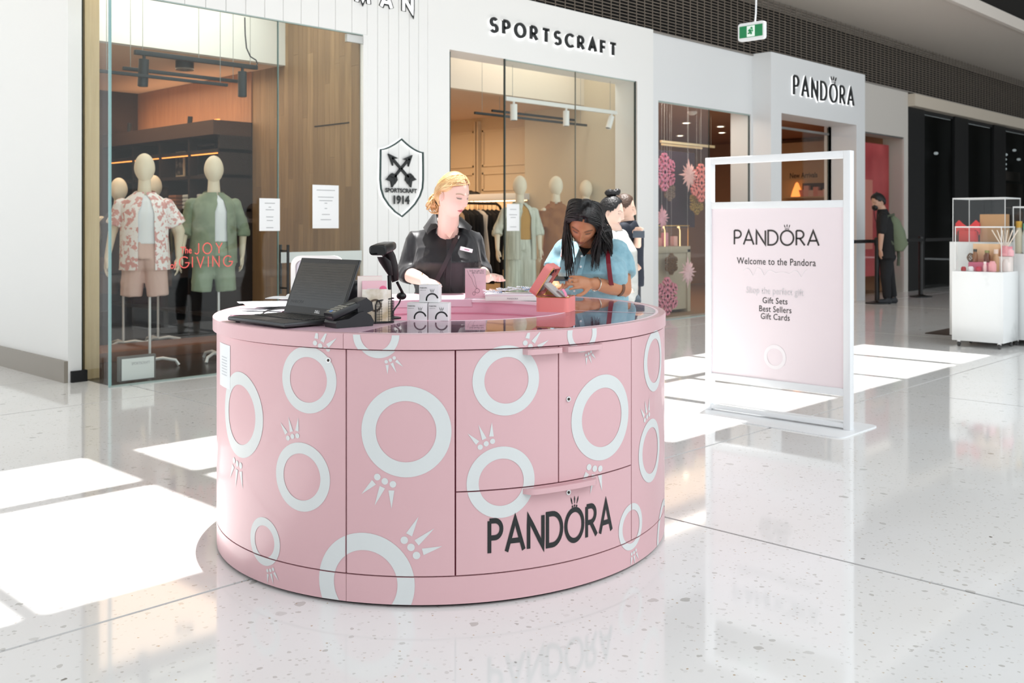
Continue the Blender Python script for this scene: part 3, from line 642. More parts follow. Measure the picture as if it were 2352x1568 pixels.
# display plinth and sign box low in the first window
pl = thing('window_plinth', 'low brown timber plinth under the mannequins in the first shop window', 'plinth', (5.1, 9.3, 0)); obj('top', MB().box(-1.2, 1.3, .65, 1.3, .0, .1, .005), mat('brown_board', '#70472f', .5), pl)
bx = thing('sign_box', 'white framed sign panel standing low behind the first shop glass', 'sign', (3.98, 8.5, 0))
x0, zt = on_v(279, 825, 8.5); x1, _ = on_v(353, 820, 8.5)
obj('frame', MB().box(x0 - 4.0, x1 - 3.96, .0, .05, .02, zt + .02, .003), mat('grey_frame', '#6c6a68', .5), bx); obj('panel', MB().box(x0 - 3.98, x1 - 3.98, -.006, .0, .03, zt), mat('white_panel', '#e9eceb', .4), bx)
put_text('word', 'SPORTSCRAFT', .035, lambda x, y, o: (x1 - 4.12 + x * .75 - .07, -.008, .16 + y), mat('grey_print', '#b4b6b8'), bx)

# ------------------------------------------------------------------ second shop interior
BE = mat('beige_wall', '#cfc1a8', .8); BEM = mat('beige_wall_moulded', '#d8c3a4', .7)
struct('floor_shop_two', MB().box(7.6, 11.5, 8.75, 14, -.05, .003), mat('shop_two_floor', '#a8947c', .35))
struct('wall_shop_two_partition', MB().box(11.3, 11.52, 8.8, 10.6, 0, 4.1), BE)
mw = struct('wall_shop_two_moulded', MB().box(11.52, 11.6, 10.5, 13.1, 0, 4.2), BEM)
struct('wall_shop_two_back', MB().box(7.3, 11.6, 13.0, 13.1, 0, 4.2), BEM)
struct('wall_shop_two_left', MB().box(7.45, 7.55, 8.56, 13.1, 0, 4.2), BEM)
struct('trim_8', MB().box(7.5, 11.4, 9.4, 9.5, 3.15, 4.1), mat('bulkhead_cream', '#ddd2c2', .8))
struct('ceiling_shop_two', MB().box(7.5, 11.6, 9.5, 13.1, 3.15, 3.2), mat('warm_plaster', '#d6b9a0', .8))
struct('ceiling_shop_two_window', MB().box(7.5, 11.5, 8.56, 9.5, 4.05, 4.12), MATTE)
for (v0, v1, z0, z1) in ((10.7, 11.75, 2.35, 2.95), (10.7, 11.75, 1.95, 2.25) , (11.95, 12.9, 2.35, 2.95), (10.7, 11.75, 1.0, 1.8), (11.95, 12.9, 1.0, 2.25)):
    g = MB(); f_ = .03
    g.box(11.495, 11.52, v0, v1, z0, z0 + f_).box(11.495, 11.52, v0, v1, z1 - f_, z1).box(11.495, 11.52, v0, v0 + f_, z0, z1).box(11.495, 11.52, v1 - f_, v1, z0, z1); obj('moulding', g, BEM, mw, False)
obj('moulding', MB().box(11.45, 11.52, 11.8, 11.83, 0, 3.1).box(11.45, 11.52, 11.87, 11.9, 0, 3.1), BEM, mw, False)
w2 = struct('window_2', MB().box(7.71, 11.27, 8.40, 8.44, -.0, .01).box(8.62, 11.23, 8.412, 8.43, GT - .012, GT), mat('glazing_channel', '#9fb0aa'))
obj('pane', MB().box(8.625, 9.935, 8.414, 8.426, .01, GT - .01), GLASS, w2, False); obj('pane', MB().box(9.945, 11.22, 8.414, 8.426, .01, GT - .01), GLASS, w2, False)
obj('glass_edge', MB().box(8.61, 8.625, 8.408, 8.43, 0, GT), EDGED, w2, False); obj('glass_edge', MB().box(9.937, 9.945, 8.412, 8.428, 0, GT), mat('seam2', '#75756a', .4), w2, False)
obj('glass_edge', MB().box(11.22, 11.235, 8.405, 8.43, 0, GT), EDGED, w2, False); obj('glass_edge', MB().box(7.715, 7.735, 8.42, 8.6, 0, GT - .02), EDGED, w2, False)
rail('track_light', 'white ceiling track with three white cylinder spotlights in the second shop window', (1160, 226), (1415, 259), 8.68, .025, MATTE, 2, spots=((.07, .2, 0, .045), (.52, .2, 0, .042), (.955, .17, -.45, .04)), spotm=MATTE)
rail('hanging_rail', 'upper black hanging rail in the second shop window', (1130, 255), (1388, 283), 9.6, .016, BT, 2)
rail('hanging_rail', 'lower black hanging rail in the second shop window', (1090, 260), (1347, 287), 9.3, .016, BT, 2)
sf = thing('wall_shelf', 'white wall shelf lit from below inside the second shop', 'shelf', (11.3, 11.7, 1.78)); obj('board', MB().box(-.25, .2, -1.2, 1.2, 0, .1, .005), MATTE, sf); obj('light_strip', MB().box(.0, .19, -1.15, 1.15, -.012, -.002), mat('led_cream', '#ffe0b8', .5, emit='#ffd9b0', es=5), sf)
bag = thing('handbag', 'tan handbag on the lit shelf inside the second shop', 'bag', (11.15, 12.3, 1.88)); obj('bag_body', MB().box(-.08, .08, -.13, .13, 0, .2, .03), mat('tan_leather', '#a66b35', .5), bag); obj('handle', MB().tube([(0, .08 * math.cos(a), .19 + .1 * math.sin(a)) for a in [PI * i / 8 for i in range(9)]], .008, 6), mat('tan_leather', '#a66b35'), bag)
sho = thing('shoe', 'dark shoe on a small mat on the lit shelf', 'shoe', (11.15, 11.6, 1.88)); obj('upper', MB().loft([ring_ell((0, y, h / 2), .04, h / 2, Vector((1, 0, 0)), Vector((0, 0, 1)), 10) for y, h in ((-.12, .03), (-.08, .05), (0, .05), (.05, .07), (.11, .07))]), BLACK, sho)
# black garment rack
rk = thing('garment_rack', 'black round-cornered clothes rail behind the second shop entrance', 'rack', (0, 0, 0)); v_ = 11.0
ux0, zt = on_v(1062, 466, v_); ux1, _ = on_v(1152, 468, v_); rk.location = (ux0, v_, 0)
Lr = ux1 - ux0; pr = [(-.55, 0, .02), (-.55, 0, zt - .12), (-.5, 0, zt - .04), (-.42, 0, zt), (Lr - .12, 0, zt), (Lr - .04, 0, zt - .04), (Lr, 0, zt - .12), (Lr, 0, .02)]
obj('rail', MB().tube(pr, .022, 10), BLACK, rk)
for x in (-.55, Lr): obj('foot', MB().box(x - .03, x + .03, -.25, .25, 0, .03, .005), BLACK, rk)
random.seed(5)
for k in range(13):
    x = ux0 - .42 + k * (Lr + .3) / 12; c = ['#15161a', '#1b1b1f', '#101114', '#c9a988', '#201c1c', '#18191c', '#0f1013', '#1c1e24', '#e0d8cc', '#141416', '#23201f', '#121316', '#191a1e'][k]
    o = thing('hanging_dress', ('black dress' if c not in ('#c9a988', '#e0d8cc') else ('tan dress' if c == '#c9a988' else 'cream dress')) + ' on a hanger on the black clothes rail', 'clothes', (x, v_, 0), group=('black dresses on the black clothes rail' if c not in ('#c9a988', '#e0d8cc') else None))
    zt2 = zt - .1; ln = random.uniform(.9, 1.2)
    obj('cloth', MB().loft([ring_ell((0, 0, zt2 - d_ * ln), rx, ry * random.uniform(.9, 1.1), n=14) for d_, rx, ry in ((1, .05, .25), (.6, .045, .22), (.25, .04, .2), (.08, .035, .19), (.02, .02, .1), (0, .01, .03))]), mat('cloth_' + c, c, .85), o)
    obj('hanger', MB().tube([(0, -.18, zt2 - .08), (0, 0, zt2 + .01), (0, .18, zt2 - .08)], .006, 6).tube([(0, 0, zt2), (0, 0, zt + .02), (0, .02, zt + .035)], .004, 6), BLACK, o)
# spot wash on the second shop wall

# ------------------------------------------------------------------ third shop interior (jewellery)
WARM = mat('warm_wall', '#b58a66', .8); WC = mat('warm_ceiling', '#a37a5e', .8)
struct('floor_shop_three', MB().box(11.7, 20.6, 8.7, 14, -.05, .003), mat('shop_three_floor', '#8a6c50', .4))
struct('wall_shop_three_back', MB().box(11.6, 20.7, 13.2, 13.3, 0, 3.9), WARM); struct('wall_shop_three_left', MB().box(11.66, 11.8, 8.95, 13.3, 0, 3.9), WARM)
struct('wall_shop_three_right', MB().box(20.5, 20.7, 8.9, 13.3, 0, 3.9), WARM); struct('ceiling_shop_three', MB().box(11.6, 20.7, 8.65, 13.3, 3.30, 3.4), WC)
struct('wall_shop_three_return', MB().box(13.8, 14.44, 8.95, 9.2, 0, 3.75), WHITE2) if False else None
struct('wall_shop_three_jamb', MB().box(14.385, 14.44, 8.5, 8.82, 0, 3.75), WHITE2)
struct('wall_portal_jamb', MB().box(17.54, 17.7, 8.6, 8.74, 0, 3.75), WHITE2)
w3 = struct('window_3', MB().box(11.83, 14.4, 8.46, 8.49, 0, .01).box(11.83, 14.4, 8.47, 8.48, 3.17, 3.19), mat('glazing_channel', '#9fb0aa'))
obj('pane', MB().box(11.84, 13.2, 8.474, 8.484, .01, 3.18), GLASS, w3, False); obj('pane', MB().box(13.205, 14.39, 8.474, 8.484, .01, 3.18), GLASS, w3, False)
obj('glass_edge', MB().box(13.2, 13.205, 8.472, 8.486, .01, 3.18), EDGED, w3, False); obj('glass_edge', MB().box(14.38, 14.395, 8.472, 8.486, .01, 3.18), EDGED, w3, False)
d1 = struct('door_1', MB().box(14.8, 17.5, 8.62, 8.66, 3.06, 3.1), STEEL); obj('pane', MB().box(16.5, 17.5, 8.635, 8.645, .02, 3.06), GLASS, d1, False); obj('glass_edge', MB().box(17.48, 17.5, 8.63, 8.65, .0, 3.2), EDGED, d1, False)
wn4 = struct('window_4', MB().box(17.9, 20.5, 8.47, 8.49, 3.17, 3.2), STEEL); obj('pane', MB().box(17.92, 20.48, 8.475, 8.485, .0, 3.18), GLASS, wn4, False)
def disc_lamp(u, v, z, lab):
    t = thing('downlight', lab, 'light', (u, v, z)); obj('trim_ring', MB().lathe([(.09, 0), (.09, -.012), (.065, -.012), (.065, -.002)], 20), MATTE, t)
    obj('lamp', MB().lathe([(.064, -.006), (0, -.007)], 16), mat('bright_lamp', '#fff0d8', .5, emit='#fff0d8', es=12), t)
for px, py, v in ((1576, 284, 10.4), (1655, 292, 11.0), (1562, 313, 11.3), (1658, 306, 11.9), (1801, 270, 9.7)):
    d = v / (.6934 - .7206 * (px - CX) / F); t = (px - CX) / F; dd = (3.28 - HC) * F / (HY - py); u = dd * (.6934 * t + .7206); vv = dd * (.6934 - .7206 * t)
    disc_lamp(u, vv, 3.30, 'small round lit downlight in the jewellery shop ceiling') 
for o in bpy.data.objects:
    if o.name.startswith('downlight'): o['group'] = 'downlights in the jewellery shop ceiling'
smk = thing('smoke_detector', 'white smoke detector on the jewellery shop ceiling', 'detector', (14.2, 9.45, 3.30)); obj('detector_body', MB().lathe([(.08, 0), (.08, -.03), (.04, -.06), (0, -.06)], 18), MATTE, smk)
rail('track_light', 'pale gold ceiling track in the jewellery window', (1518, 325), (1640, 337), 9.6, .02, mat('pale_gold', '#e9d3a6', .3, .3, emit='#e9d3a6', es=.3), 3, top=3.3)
rail('track_light', 'second pale gold track behind the first in the jewellery window', (1520, 331), (1612, 341), 9.9, .016, mat('pale_gold', '#e9d3a6'), 2, top=3.3)
# backdrop, snowflakes
bd = thing('backdrop_panel', 'dark plum backdrop panel behind the hanging snowflakes', 'panel', (0, 0, 0)); a, z1 = on_v(1516, 344, 9.3); b, z0 = on_v(1596, 522, 9.3); bd.location = (a, 9.3, 0)
obj('board', MB().box(-.3, b - a, 0, .04, z0, z1, .003), mat('plum', '#331a2b', .7, noise_=('#6b3a55', 40, (1, 1, 1), .62, .7)), bd)
def star_poly(n, r0, r1, seed=0): return [((r0 if k % 2 == 0 else r1) * (1 if k % 4 else 1) * math.cos(PI / 2 + PI * k / n), (r0 if k % 2 == 0 else r1) * math.sin(PI / 2 + PI * k / n)) for k in range(2 * n)]
def snowflake(px, py, rpx, V, colr, kind, label, top):
    u, z = on_v(px, py, V); d = V / (.6934 - .7206 * (px - CX) / F); R = rpx * d / F
    t = thing('snowflake', label, 'decoration', (u, V, z)); m = mat('paper_' + colr, colr, .8); g = MB()
    if kind == 'star':
        for n, r0, r1, y in ((8, 1, .45, 0), (8, .72, .3, -.05)):
            for k in range(8):
                a = PI / 2 + 2 * PI * k / 8 + (PI / 8 if y else 0); rr = r0 * (1 if k % 2 == 0 or y else .78)
                tip = (R * rr * math.cos(a), R * rr * math.sin(a)); l = (R * .3 * math.cos(a + .38), R * .3 * math.sin(a + .38)); r_ = (R * .3 * math.cos(a - .38), R * .3 * math.sin(a - .38)); mid = (R * .5 * math.cos(a), R * .5 * math.sin(a))
                g.add([(0, y * R - .02, 0), (l[0], y * R, l[1]), (tip[0], y * R, tip[1]), (r_[0], y * R, r_[1]), (mid[0], y * R - .05 * R - .02, mid[1]), (0, y * R + .03, 0)], [(0, 1, 4), (1, 2, 4), (2, 3, 4), (3, 0, 4), (0, 5, 1), (1, 5, 2), (2, 5, 3), (3, 5, 0)])
        g.ell((0, -.06 * R, 0), (.14 * R, .05 * R, .14 * R))
    else:
        def bar(x0, y0, x1, y1, w_):
            dx, dy = x1 - x0, y1 - y0; L_ = math.hypot(dx, dy); nx, ny = -dy / L_ * w_ / 2, dx / L_ * w_ / 2
            g.loft([[(x0 + nx, o, y0 + ny), (x1 + nx, o, y1 + ny), (x1 - nx, o, y1 - ny), (x0 - nx, o, y0 - ny)] for o in (-.015, .015)])
        for k in range(6):
            a = PI / 2 + PI / 3 * k; c, s_ = math.cos(a), math.sin(a); bar(0, 0, R * c, R * s_, R * .13)
            for f in (.3, .55, .8):
                for sg in (-1, 1):
                    a2 = a + sg * .95; ln = R * (.42 if f < .7 else .24); bar(R * f * c, R * f * s_, R * f * c + ln * math.cos(a2), R * f * s_ + ln * math.sin(a2), R * .11)
    obj('flake', g, m, t, False); obj('thread', MB().cyl((0, 0, R * .5), (0, 0, top - z), .001, n=4), mat('thread', '#ddd', .5) if False else MATTE, t)
PK, PL, CO, GD, PW = '#e08a9e', '#f4c3bd', '#f28c84', '#b08a3c', '#f0c9cd'
snowflake(1526, 395, 44, 8.9, '#e487a5', 'flake', 'pink branched snowflake at the left edge of the plum backdrop', 3.3)
snowflake(1581, 402, 40, 8.7, PL, 'star', 'pale peach star snowflake high in the jewellery window', 3.3)
snowflake(1610, 420, 44, 9.0, CO, 'flake', 'coral branched snowflake behind the peach star', 3.3)
snowflake(1538, 440, 22, 9.1, '#8d7466', 'flake', 'dull taupe small snowflake before the plum backdrop', 3.3)
snowflake(1600, 465, 28, 9.1, GD, 'flake', 'gold snowflake low beside the plum backdrop', 3.3)
snowflake(1520, 500, 32, 8.75, '#e9b3bf', 'star', 'pink star snowflake half hidden by the white column', 3.3)
snowflake(1542, 606, 25, 8.95, '#7b5327', 'flake', 'bronze snowflake before the display counter', 3.3)
snowflake(1579, 625, 38, 8.7, PW, 'star', 'pale pink star snowflake before the display counter', 3.3)
snowflake(1532, 680, 44, 8.68, PK, 'flake', 'large pink branched snowflake near the floor of the jewellery window', 3.3)
# display counters
def jewel_counter(u0, u1, v0, v1, label, gold=True):
    t = thing('display_counter', label, 'counter', (u0, v0, 0)); w_, d_ = u1 - u0, v1 - v0
    obj('body', MB().box(.06, w_, .03, d_, .05, 1.0).box(0, .08, 0, d_, 0, 1.0).box(w_ - .08, w_, 0, d_, 0, 1.0).box(0, w_, 0, d_, .95, 1.05, .004), mat('greige_panel', '#b9ab95', .6), t)
    obj('glass_case', MB().box(.03, w_ - .03, .03, d_ - .03, 1.05, 1.38), ACRY, t, False)
    obj('case_edge', MB().box(0, w_, .02, .035, 1.37, 1.385).box(.02, .035, .02, .035, 1.05, 1.38).box(w_ - .035, w_ - .02, .02, .035, 1.05, 1.38), GOLD, t)
    for k in range(4):
        x = .15 + k * (w_ - .3) / 3; obj('arm_lamp', MB().tube([(x, .1, 1.05), (x, .1, 1.3), (x - .06, .08, 1.36)], .008, 6).ell((x - .07, .08, 1.355), (.025, .02, .015)), mat('led_arm', '#ffe2b0', .4, emit='#ffd59a', es=2.0), t)
    return t
jewel_counter(12.0, 13.55, 9.05, 9.6, 'greige display counter with lit glass case behind the snowflakes')
cs = ['#e79a8f', '#e58fa0', '#f0b7ae', '#d9617a', '#f3d0c8', '#c7445a']
for k in range(9): tag(obj('gift_item', MB().box(-.05, .05, -.04, .04, 0, random.uniform(.1, .24), .008), mat('cloth_' + cs[k % 6], cs[k % 6], .6), loc=(12.2 + k * .14, 9.3 + random.uniform(-.1, .1), 1.05)), 'pink or coral gift box in the glass case behind the snowflakes', 'box', 'gift boxes in the jewellery case')
jewel_counter(18.2, 19.6, 9.0, 9.5, 'display counter beyond the barrier before the red poster')
# new arrivals wall
vN0 = on_u(1905, 409, 20.4)[0]; vN1 = on_u(1780, 409, 20.4)[0]; na = thing('shelf_unit', 'wall cabinet with lit shelf under the New Arrivals lettering', 'cabinet', (20.1, 10.7, 0), -PI / 2)
def nx(px, py): v, z = on_u(px, py, 20.08); return 10.7 - v, z
zt_ = nx(1840, 411)[1]; x0, zb = nx(1843, 452); x1, _ = nx(1900, 452); zt2 = nx(1850, 421)[1]
obj('carcass', MB().box(-1.5, 1.2, .02, .4, 0, 3.2).box(-1.5, 1.2, 0, .02, zt_ - .03, zt_), mat('cream_cabinet', '#cdb28a', .6), na); obj('niche', MB().box(x0, x1 + .3, -.02, .02, zb, zt2), mat('niche_dark', '#3a1c16', .8), na)
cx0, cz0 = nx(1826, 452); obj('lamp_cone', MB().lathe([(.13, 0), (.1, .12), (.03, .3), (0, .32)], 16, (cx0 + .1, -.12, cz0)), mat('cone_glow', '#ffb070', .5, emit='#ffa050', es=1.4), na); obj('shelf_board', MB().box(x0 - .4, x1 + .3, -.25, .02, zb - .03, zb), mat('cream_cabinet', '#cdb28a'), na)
random.seed(8)
for k in range(6): tag(obj('gift_bag', MB().box(-.05, .05, -.06, .06, 0, random.uniform(.12, .24), .004), mat('cloth_' + cs[(k * 2) % 6], cs[(k * 2) % 6], .6), loc=(19.97, 10.7 - x0 - .06 - k * .11, zb + .001)), 'coloured gift bag on the lit shelf under New Arrivals', 'bag', 'gift bags under the New Arrivals lettering')
me = text('New Arrivals', .2, 'LEFT', .003); w_ = max(v.co.x for v in me.vertices); xa, za_ = nx(1812, 411); xb, _ = nx(1876, 410)
for v in me.vertices: v.co = Vector((xa + v.co.x * (xb - xa) / w_, .012, za_ + .02 + v.co.y * .8))
me.name = 'lettering'; link('lettering', me, mat('dim_ink', '#3c2c20', .6), na)
# red poster in window 4
rp = thing('wall_poster', 'large red poster with fine ring drawing in the far jewellery window', 'poster', (17.95, 8.75, 0)); obj('sheet', MB().box(0, 2.5, 0, .03, .35, 3.05), mat('red_poster', '#b0323a', .5, noise_=('#d4555a', 1.3, (1, 1, 1), .35, .7)), rp)
g = MB()
for c, r_, e in (((.75, 2.35), (.3, .2), 0), ((1.0, 2.5), (.3, .17), 0), ((1.9, 1.75), (.13, .3), 0)): g.add([], []); g.loft([[(c[0] + (r_[0] + q_) * math.cos(2 * PI * k / 28), -.004, c[1] + (r_[1] + q_) * math.sin(2 * PI * k / 28)) for k in range(28)] for q_ in (-.02, .02)], cap=False)
obj('ring_drawing', g, mat('maroon_ink', '#5b1420', .6), rp, False); obj('pale_patch', MB().box(1.1, 1.7, -.006, -.002, .9, 2.3), mat('salmon', '#e08a7c', .6), rp, False)
# dark shop at the far right
struct('wall_dark_shop', MB().box(20.7, 42, 9.0, 9.1, 0, 3.9), mat('dark_shop_wall', '#0c0d0f', .6)); 
wd5 = struct('window_5', MB().box(20.75, 41, 8.5, 8.52, 3.8, 3.86).box(20.75, 41, 8.5, 8.52, 0, .02), BLK)
for k in range(7): obj('pane', MB().box(21.6 + k * 2.6, 24.1 + k * 2.6, 8.5, 8.512, .02, 3.8), glass('dark_glass', (.75, .77, .77), .4), wd5, False)
for k in range(8): obj('mullion', MB().box(20.75 + k * 2.6, 21.6 + k * 2.6, 8.46, 8.56, 0, 3.86), mat('mullion_black', '#07090b', .4), wd5, False)
random.seed(11)
for k, (px, py) in enumerate(((2210, 368), (2210, 379), (2210, 390), (2207, 402), (2310, 355), (2308, 366), (2308, 377), (2308, 388), (2330, 345), (2150, 352), (2340, 366), (2197, 505))):
    u, z = on_v(px, py, 8.9); t = thing('shop_spot', 'tiny lit spot lamp inside the dark shop at the right edge', 'light', (u, 8.9, z), group='tiny spot lamps inside the dark shop')
    obj('lamp', MB().ell((0, 0, 0), (.05, .05, .035)), mat('cool_spot', '#dfe6e8', .5, emit='#dfe6e8', es=.7), t); obj('stem', MB().cyl((0, 0, .02), (0, 0, .2), .006, n=6), BLACK, t)
for k, (px, py, w_, h_, c) in enumerate(((2195, 400, .5, .9, '#3c332c'), (2205, 440, .5, .6, '#4a4038'), (2330, 460, 1.3, .9, '#4a3d35'), (2325, 405, 1.2, .25, '#6b5f58'), (2105, 460, .5, .7, '#2a2826'))):
    u, z = on_v(px, py, 8.95); t = thing('shop_display', ['dim tall panel inside the dark shop', 'dim lower panel beneath the tall one inside the dark shop', 'dim brown display behind the acrylic cases', 'dim pale arch above the brown display', 'dim panel beside the far post'][k], 'panel', (u, 8.93, z)); obj('panel', MB().box(-w_ / 2, w_ / 2, 0, .04, -h_ / 2, h_ / 2, .01), mat('dim_' + c, c, .7), t)

# interior lights of the shops
area('shop_one_light', (5.2, 11.6, 3.15), 2, 3, 62, (1, .72, .5)); area('shop_one_window_light', (5.0, 9.15, 4.0), 2.2, .9, 40, (1, .97, .9))
area('shop_one_cove', (6.2, 12.0, 2.64), .2, 2.8, 11, (1, .66, .42), (PI, .5, 0))
area('shop_two_light', (9.4, 11.6, 3.05), 2.5, 2.5, 70, (1, .74, .5)); area('shop_two_window_light', (9.8, 9.0, 4.0), 2.6, .7, 26, (1, .95, .86))
area('shop_three_light', (14.5, 11.0, 3.27), 5, 3, 120, (1, .66, .42)); area('shop_four_light', (19.2, 8.6, 3.1), 2, .2, 1.5, (1, .9, .8), (math.radians(-20), 0, 0))
area('shop_three_window_light', (13.0, 8.8, 3.27), 2, .2, 22, (1, .85, .75))
# ------------------------------------------------------------------ the round kiosk
KX, KD = -.314, 4.701; KA, KB, KPHI = 1.022, 1.074, -.26
IA, IB, IDY = .60, .60, .02                                   # inner opening
PINK = mat('kiosk_pink', '#d7aeb3', .36, spec=.5, coat=.15); PINK2 = mat('kiosk_top_pink', '#eac3d2', .3, spec=.5, coat=.3); GAPM = mat('gap_dark', '#6e2438', .8)
RINGM = mat('ring_print', '#d6dada', .38); 
kiosk = thing('kiosk', 'round pink kiosk counter printed with white rings and crowns', 'kiosk', W(KX, KD), YAW)
def ep(t, o=0.0):
    c, s = math.cos(t), math.sin(t); x, y = KA * c, KB * s; n = Vector((c / KA, s / KB)).normalized(); x += n.x * o; y += n.y * o
    cp, sp = math.cos(KPHI), math.sin(KPHI); return Vector((x * cp - y * sp, x * sp + y * cp))
def ip(t, o=0.0): return Vector(((IA + o) * math.cos(t), IDY + (IB + o) * math.sin(t)))
# arc length table measured from the front (t=-90deg), growing to the right
NT = 1440; TT = [-PI / 2 + 2 * PI * k / NT for k in range(-NT // 2, NT // 2 + 1)]
SS = [0.0]
for a, b in zip(TT[:-1], TT[1:]): SS.append(SS[-1] + (ep(b) - ep(a)).length)
s0_ = SS[NT // 2]; SS = [s - s0_ for s in SS]
def t_of_s(s): return float(np.interp(s, SS, TT))
def s_of_t(t): return float(np.interp(t, TT, SS))
def tpar(x, d):
    x -= KX; d -= KD; cp, sp = math.cos(KPHI), math.sin(KPHI); a = x * cp + d * sp; b = -x * sp + d * cp; return math.atan2(b / KB, a / KA)
def hit(px, py=None):
    """nearest kiosk wall point on the sight line of a pixel -> arc length (and height)"""
    k = (px - CX) / F; best = None
    vals = []
    for t in TT:
        if -PI * 1.02 < t < .35:
            p = ep(t); vals.append((t, (p.x + KX) - k * (p.y + KD), p.y + KD))
    for a, b in zip(vals[:-1], vals[1:]):
        if a[1] * b[1] <= 0:
            f = a[1] / (a[1] - b[1] + 1e-12); t = a[0] + (b[0] - a[0]) * f; d = a[2] + (b[2] - a[2]) * f
            if best is None or d < best[1]: best = (t, d)
    if best is None: best = (min(vals, key=lambda q_: abs(q_[1]))[0], min(vals, key=lambda q_: abs(q_[1]))[2])
    return s_of_t(best[0]), (None if py is None else HC + (HY - py) / F * best[1]), best[1]
def curved(s0, s1, z0, z1, o0, o1, fn=None, step=.035, bev=.0):
    n = max(2, int(abs(s1 - s0) / step)); R = []
    for k in range(n + 1):
        t = t_of_s(s0 + (s1 - s0) * k / n); a, b = ep(t, o0), ep(t, o1)
        if fn: a = fn(t)
        R.append([(a.x, a.y, z0), (b.x, b.y, z0), (b.x, b.y, z1), (a.x, a.y, z1)])
    return MB().loft(R)
def ringwall(f0, f1, z0, z1, n=96):
    mb = MB(); rows = [[(*f0(2 * PI * k / n), z0) for k in range(n)], [(*f1(2 * PI * k / n), z0) for k in range(n)], [(*f1(2 * PI * k / n), z1) for k in range(n)], [(*f0(2 * PI * k / n), z1) for k in range(n)]]
    mb.loft(rows + [rows[0]], cap=False); return mb
obj('toe_recess', ringwall(lambda t: ep(t, -.22), lambda t: ep(t, -.02), .0, .03), BLK, kiosk)
obj('carcass', ringwall(lambda t: ip(t, .0), lambda t: ep(t, -.012), .03, .962), GAPM, kiosk)
obj('inner_wall', ringwall(lambda t: ip(t, -.006), lambda t: ip(t, .004), .03, .985), mat('inner_pink', '#f0b9cb', .4), kiosk)
obj('inner_shelf_line', ringwall(lambda t: ip(t, -.012), lambda t: ip(t, .0), .925, .93), mat('seam_pink', '#d98aa2', .4), kiosk)
PX = {k: hit(k)[0] for k in (795, 1046, 1283, 1450)}
sL = hit(503)[0] - .55; sR = hit(1524)[0]
GZ = .0022; G = .003
SEND = SS[-1]
def seg(name, s0, s1, z0, z1, m=PINK): return obj(name, curved(s0 + G, s1 - G, z0, z1, -.012, 0), m, kiosk)
obj('plinth', curved(SS[0], PX[795] - .001, .012, .112, -.012, 0.0), PINK, kiosk); obj('plinth', curved(PX[795] + .001, SS[-1], .012, .112, -.012, 0.0), PINK, kiosk)
doorL = seg('door', sL, PX[795], .117, .938)
seg('panel', PX[795], PX[1046], .117, .938)
doorA = seg('door', PX[1046], PX[1283], .424, .938); doorB = seg('door', PX[1283], PX[1450], .424, .938)
drw = seg('drawer', PX[1046], PX[1450], .117, .419)
seg('panel', PX[1450], sR, .117, .938); seg('panel', sR, sR + .9, .117, .938); seg('panel', sR + .9, sR + 1.8, .117, .938)
seg('panel', SS[0], SS[0] + (sL - SS[0]) * .5, .117, .938); seg('panel', SS[0] + (sL - SS[0]) * .5, sL, .117, .938); seg('panel', sR + 1.8, SS[-1], .117, .938)
# rim band: flush at the right, proud towards the left
def bandf(t, o=0.0): p = ep(t, .011 + o); return Vector((p.x - .006, p.y))
def band(s0, s1, z0, z1, o, th):
    n = max(2, int((s1 - s0) / .03)); R = []
    for k in range(n + 1):
        t = t_of_s(s0 + (s1 - s0) * k / n); a, b = bandf(t, o - th), bandf(t, o); c_, m_ = .003, .0
        c2 = bandf(t, o - c_); R.append([(a.x, a.y, z0), (b.x, b.y, z0), (b.x, b.y, z1 - c_), (c2.x, c2.y, z1), (a.x, a.y, z1)])
    return MB().loft(R)
obj('rim_band', band(SS[0], PX[795] - .001, .943, 1.0, .0, .035), PINK, kiosk); obj('rim_band', band(PX[795] + .001, SS[-1], .943, 1.0, .0, .035), PINK, kiosk)
# top: pink laminate on the left, glass showcase on the front, right and back
ga = math.radians(-93.5); gb = math.radians(78)
def top_sector(t0, t1, z0, z1, fi, fo, n=60):
    R = []
    for k in range(n + 1):
        t = t0 + (t1 - t0) * k / n; a, b = fi(t), fo(t); R.append([(a.x, a.y, z0), (b.x, b.y, z0), (b.x, b.y, z1), (a.x, a.y, z1)])
    return MB().loft(R)
def skew(t0in, t0out): pass
# the joint between laminate and glass runs from (820,765) to (935,738)
xo, do = on_z(822, 765, 1.0); xi, di = on_z(935, 738, 1.0)
to = tpar(xo, do); ti = math.atan2((di - KD - IDY) / IB, (xi - KX) / IA)
def sector2(ti0, ti1, to0, to1, z0, z1, oi, oo, n=70):
    R = []
    for k in range(n + 1):
        f = k / n; a = ip(ti0 + (ti1 - ti0) * f, oi); b = bandf(to0 + (to1 - to0) * f, oo); R.append([(a.x, a.y, z0), (b.x, b.y, z0), (b.x, b.y, z1), (a.x, a.y, z1)])
    return MB().loft(R)
e_i = math.radians(80); e_o = tpar(*on_z(1255, 671, 1.0))
obj('counter_top', sector2(e_i + .004, ti + 2 * PI - .004, e_o + .002, to + 2 * PI - .002, .962, .9995, -.012, -.033), PINK2, kiosk)
TRAY = mat('showcase_pink', '#dcb0c4', .4)
obj('showcase_tray', sector2(ti, e_i, to, e_o, .962, .975, .0, -.033), TRAY, kiosk)
GTOP = glass('counter_glass', (.92, .87, .9), 1.1, 1.7)
jm_i = math.atan2(di * 0 + (on_z(1312, 713, 1.0)[1] - KD - IDY) / IB, (on_z(1312, 713, 1.0)[0] - KX) / IA); jm_o = tpar(*on_z(1508, 719, 1.0))
obj('glass_top', sector2(ti, jm_i - .004, to, jm_o - .002, .992, .9995, -.01, -.046), GTOP, kiosk)
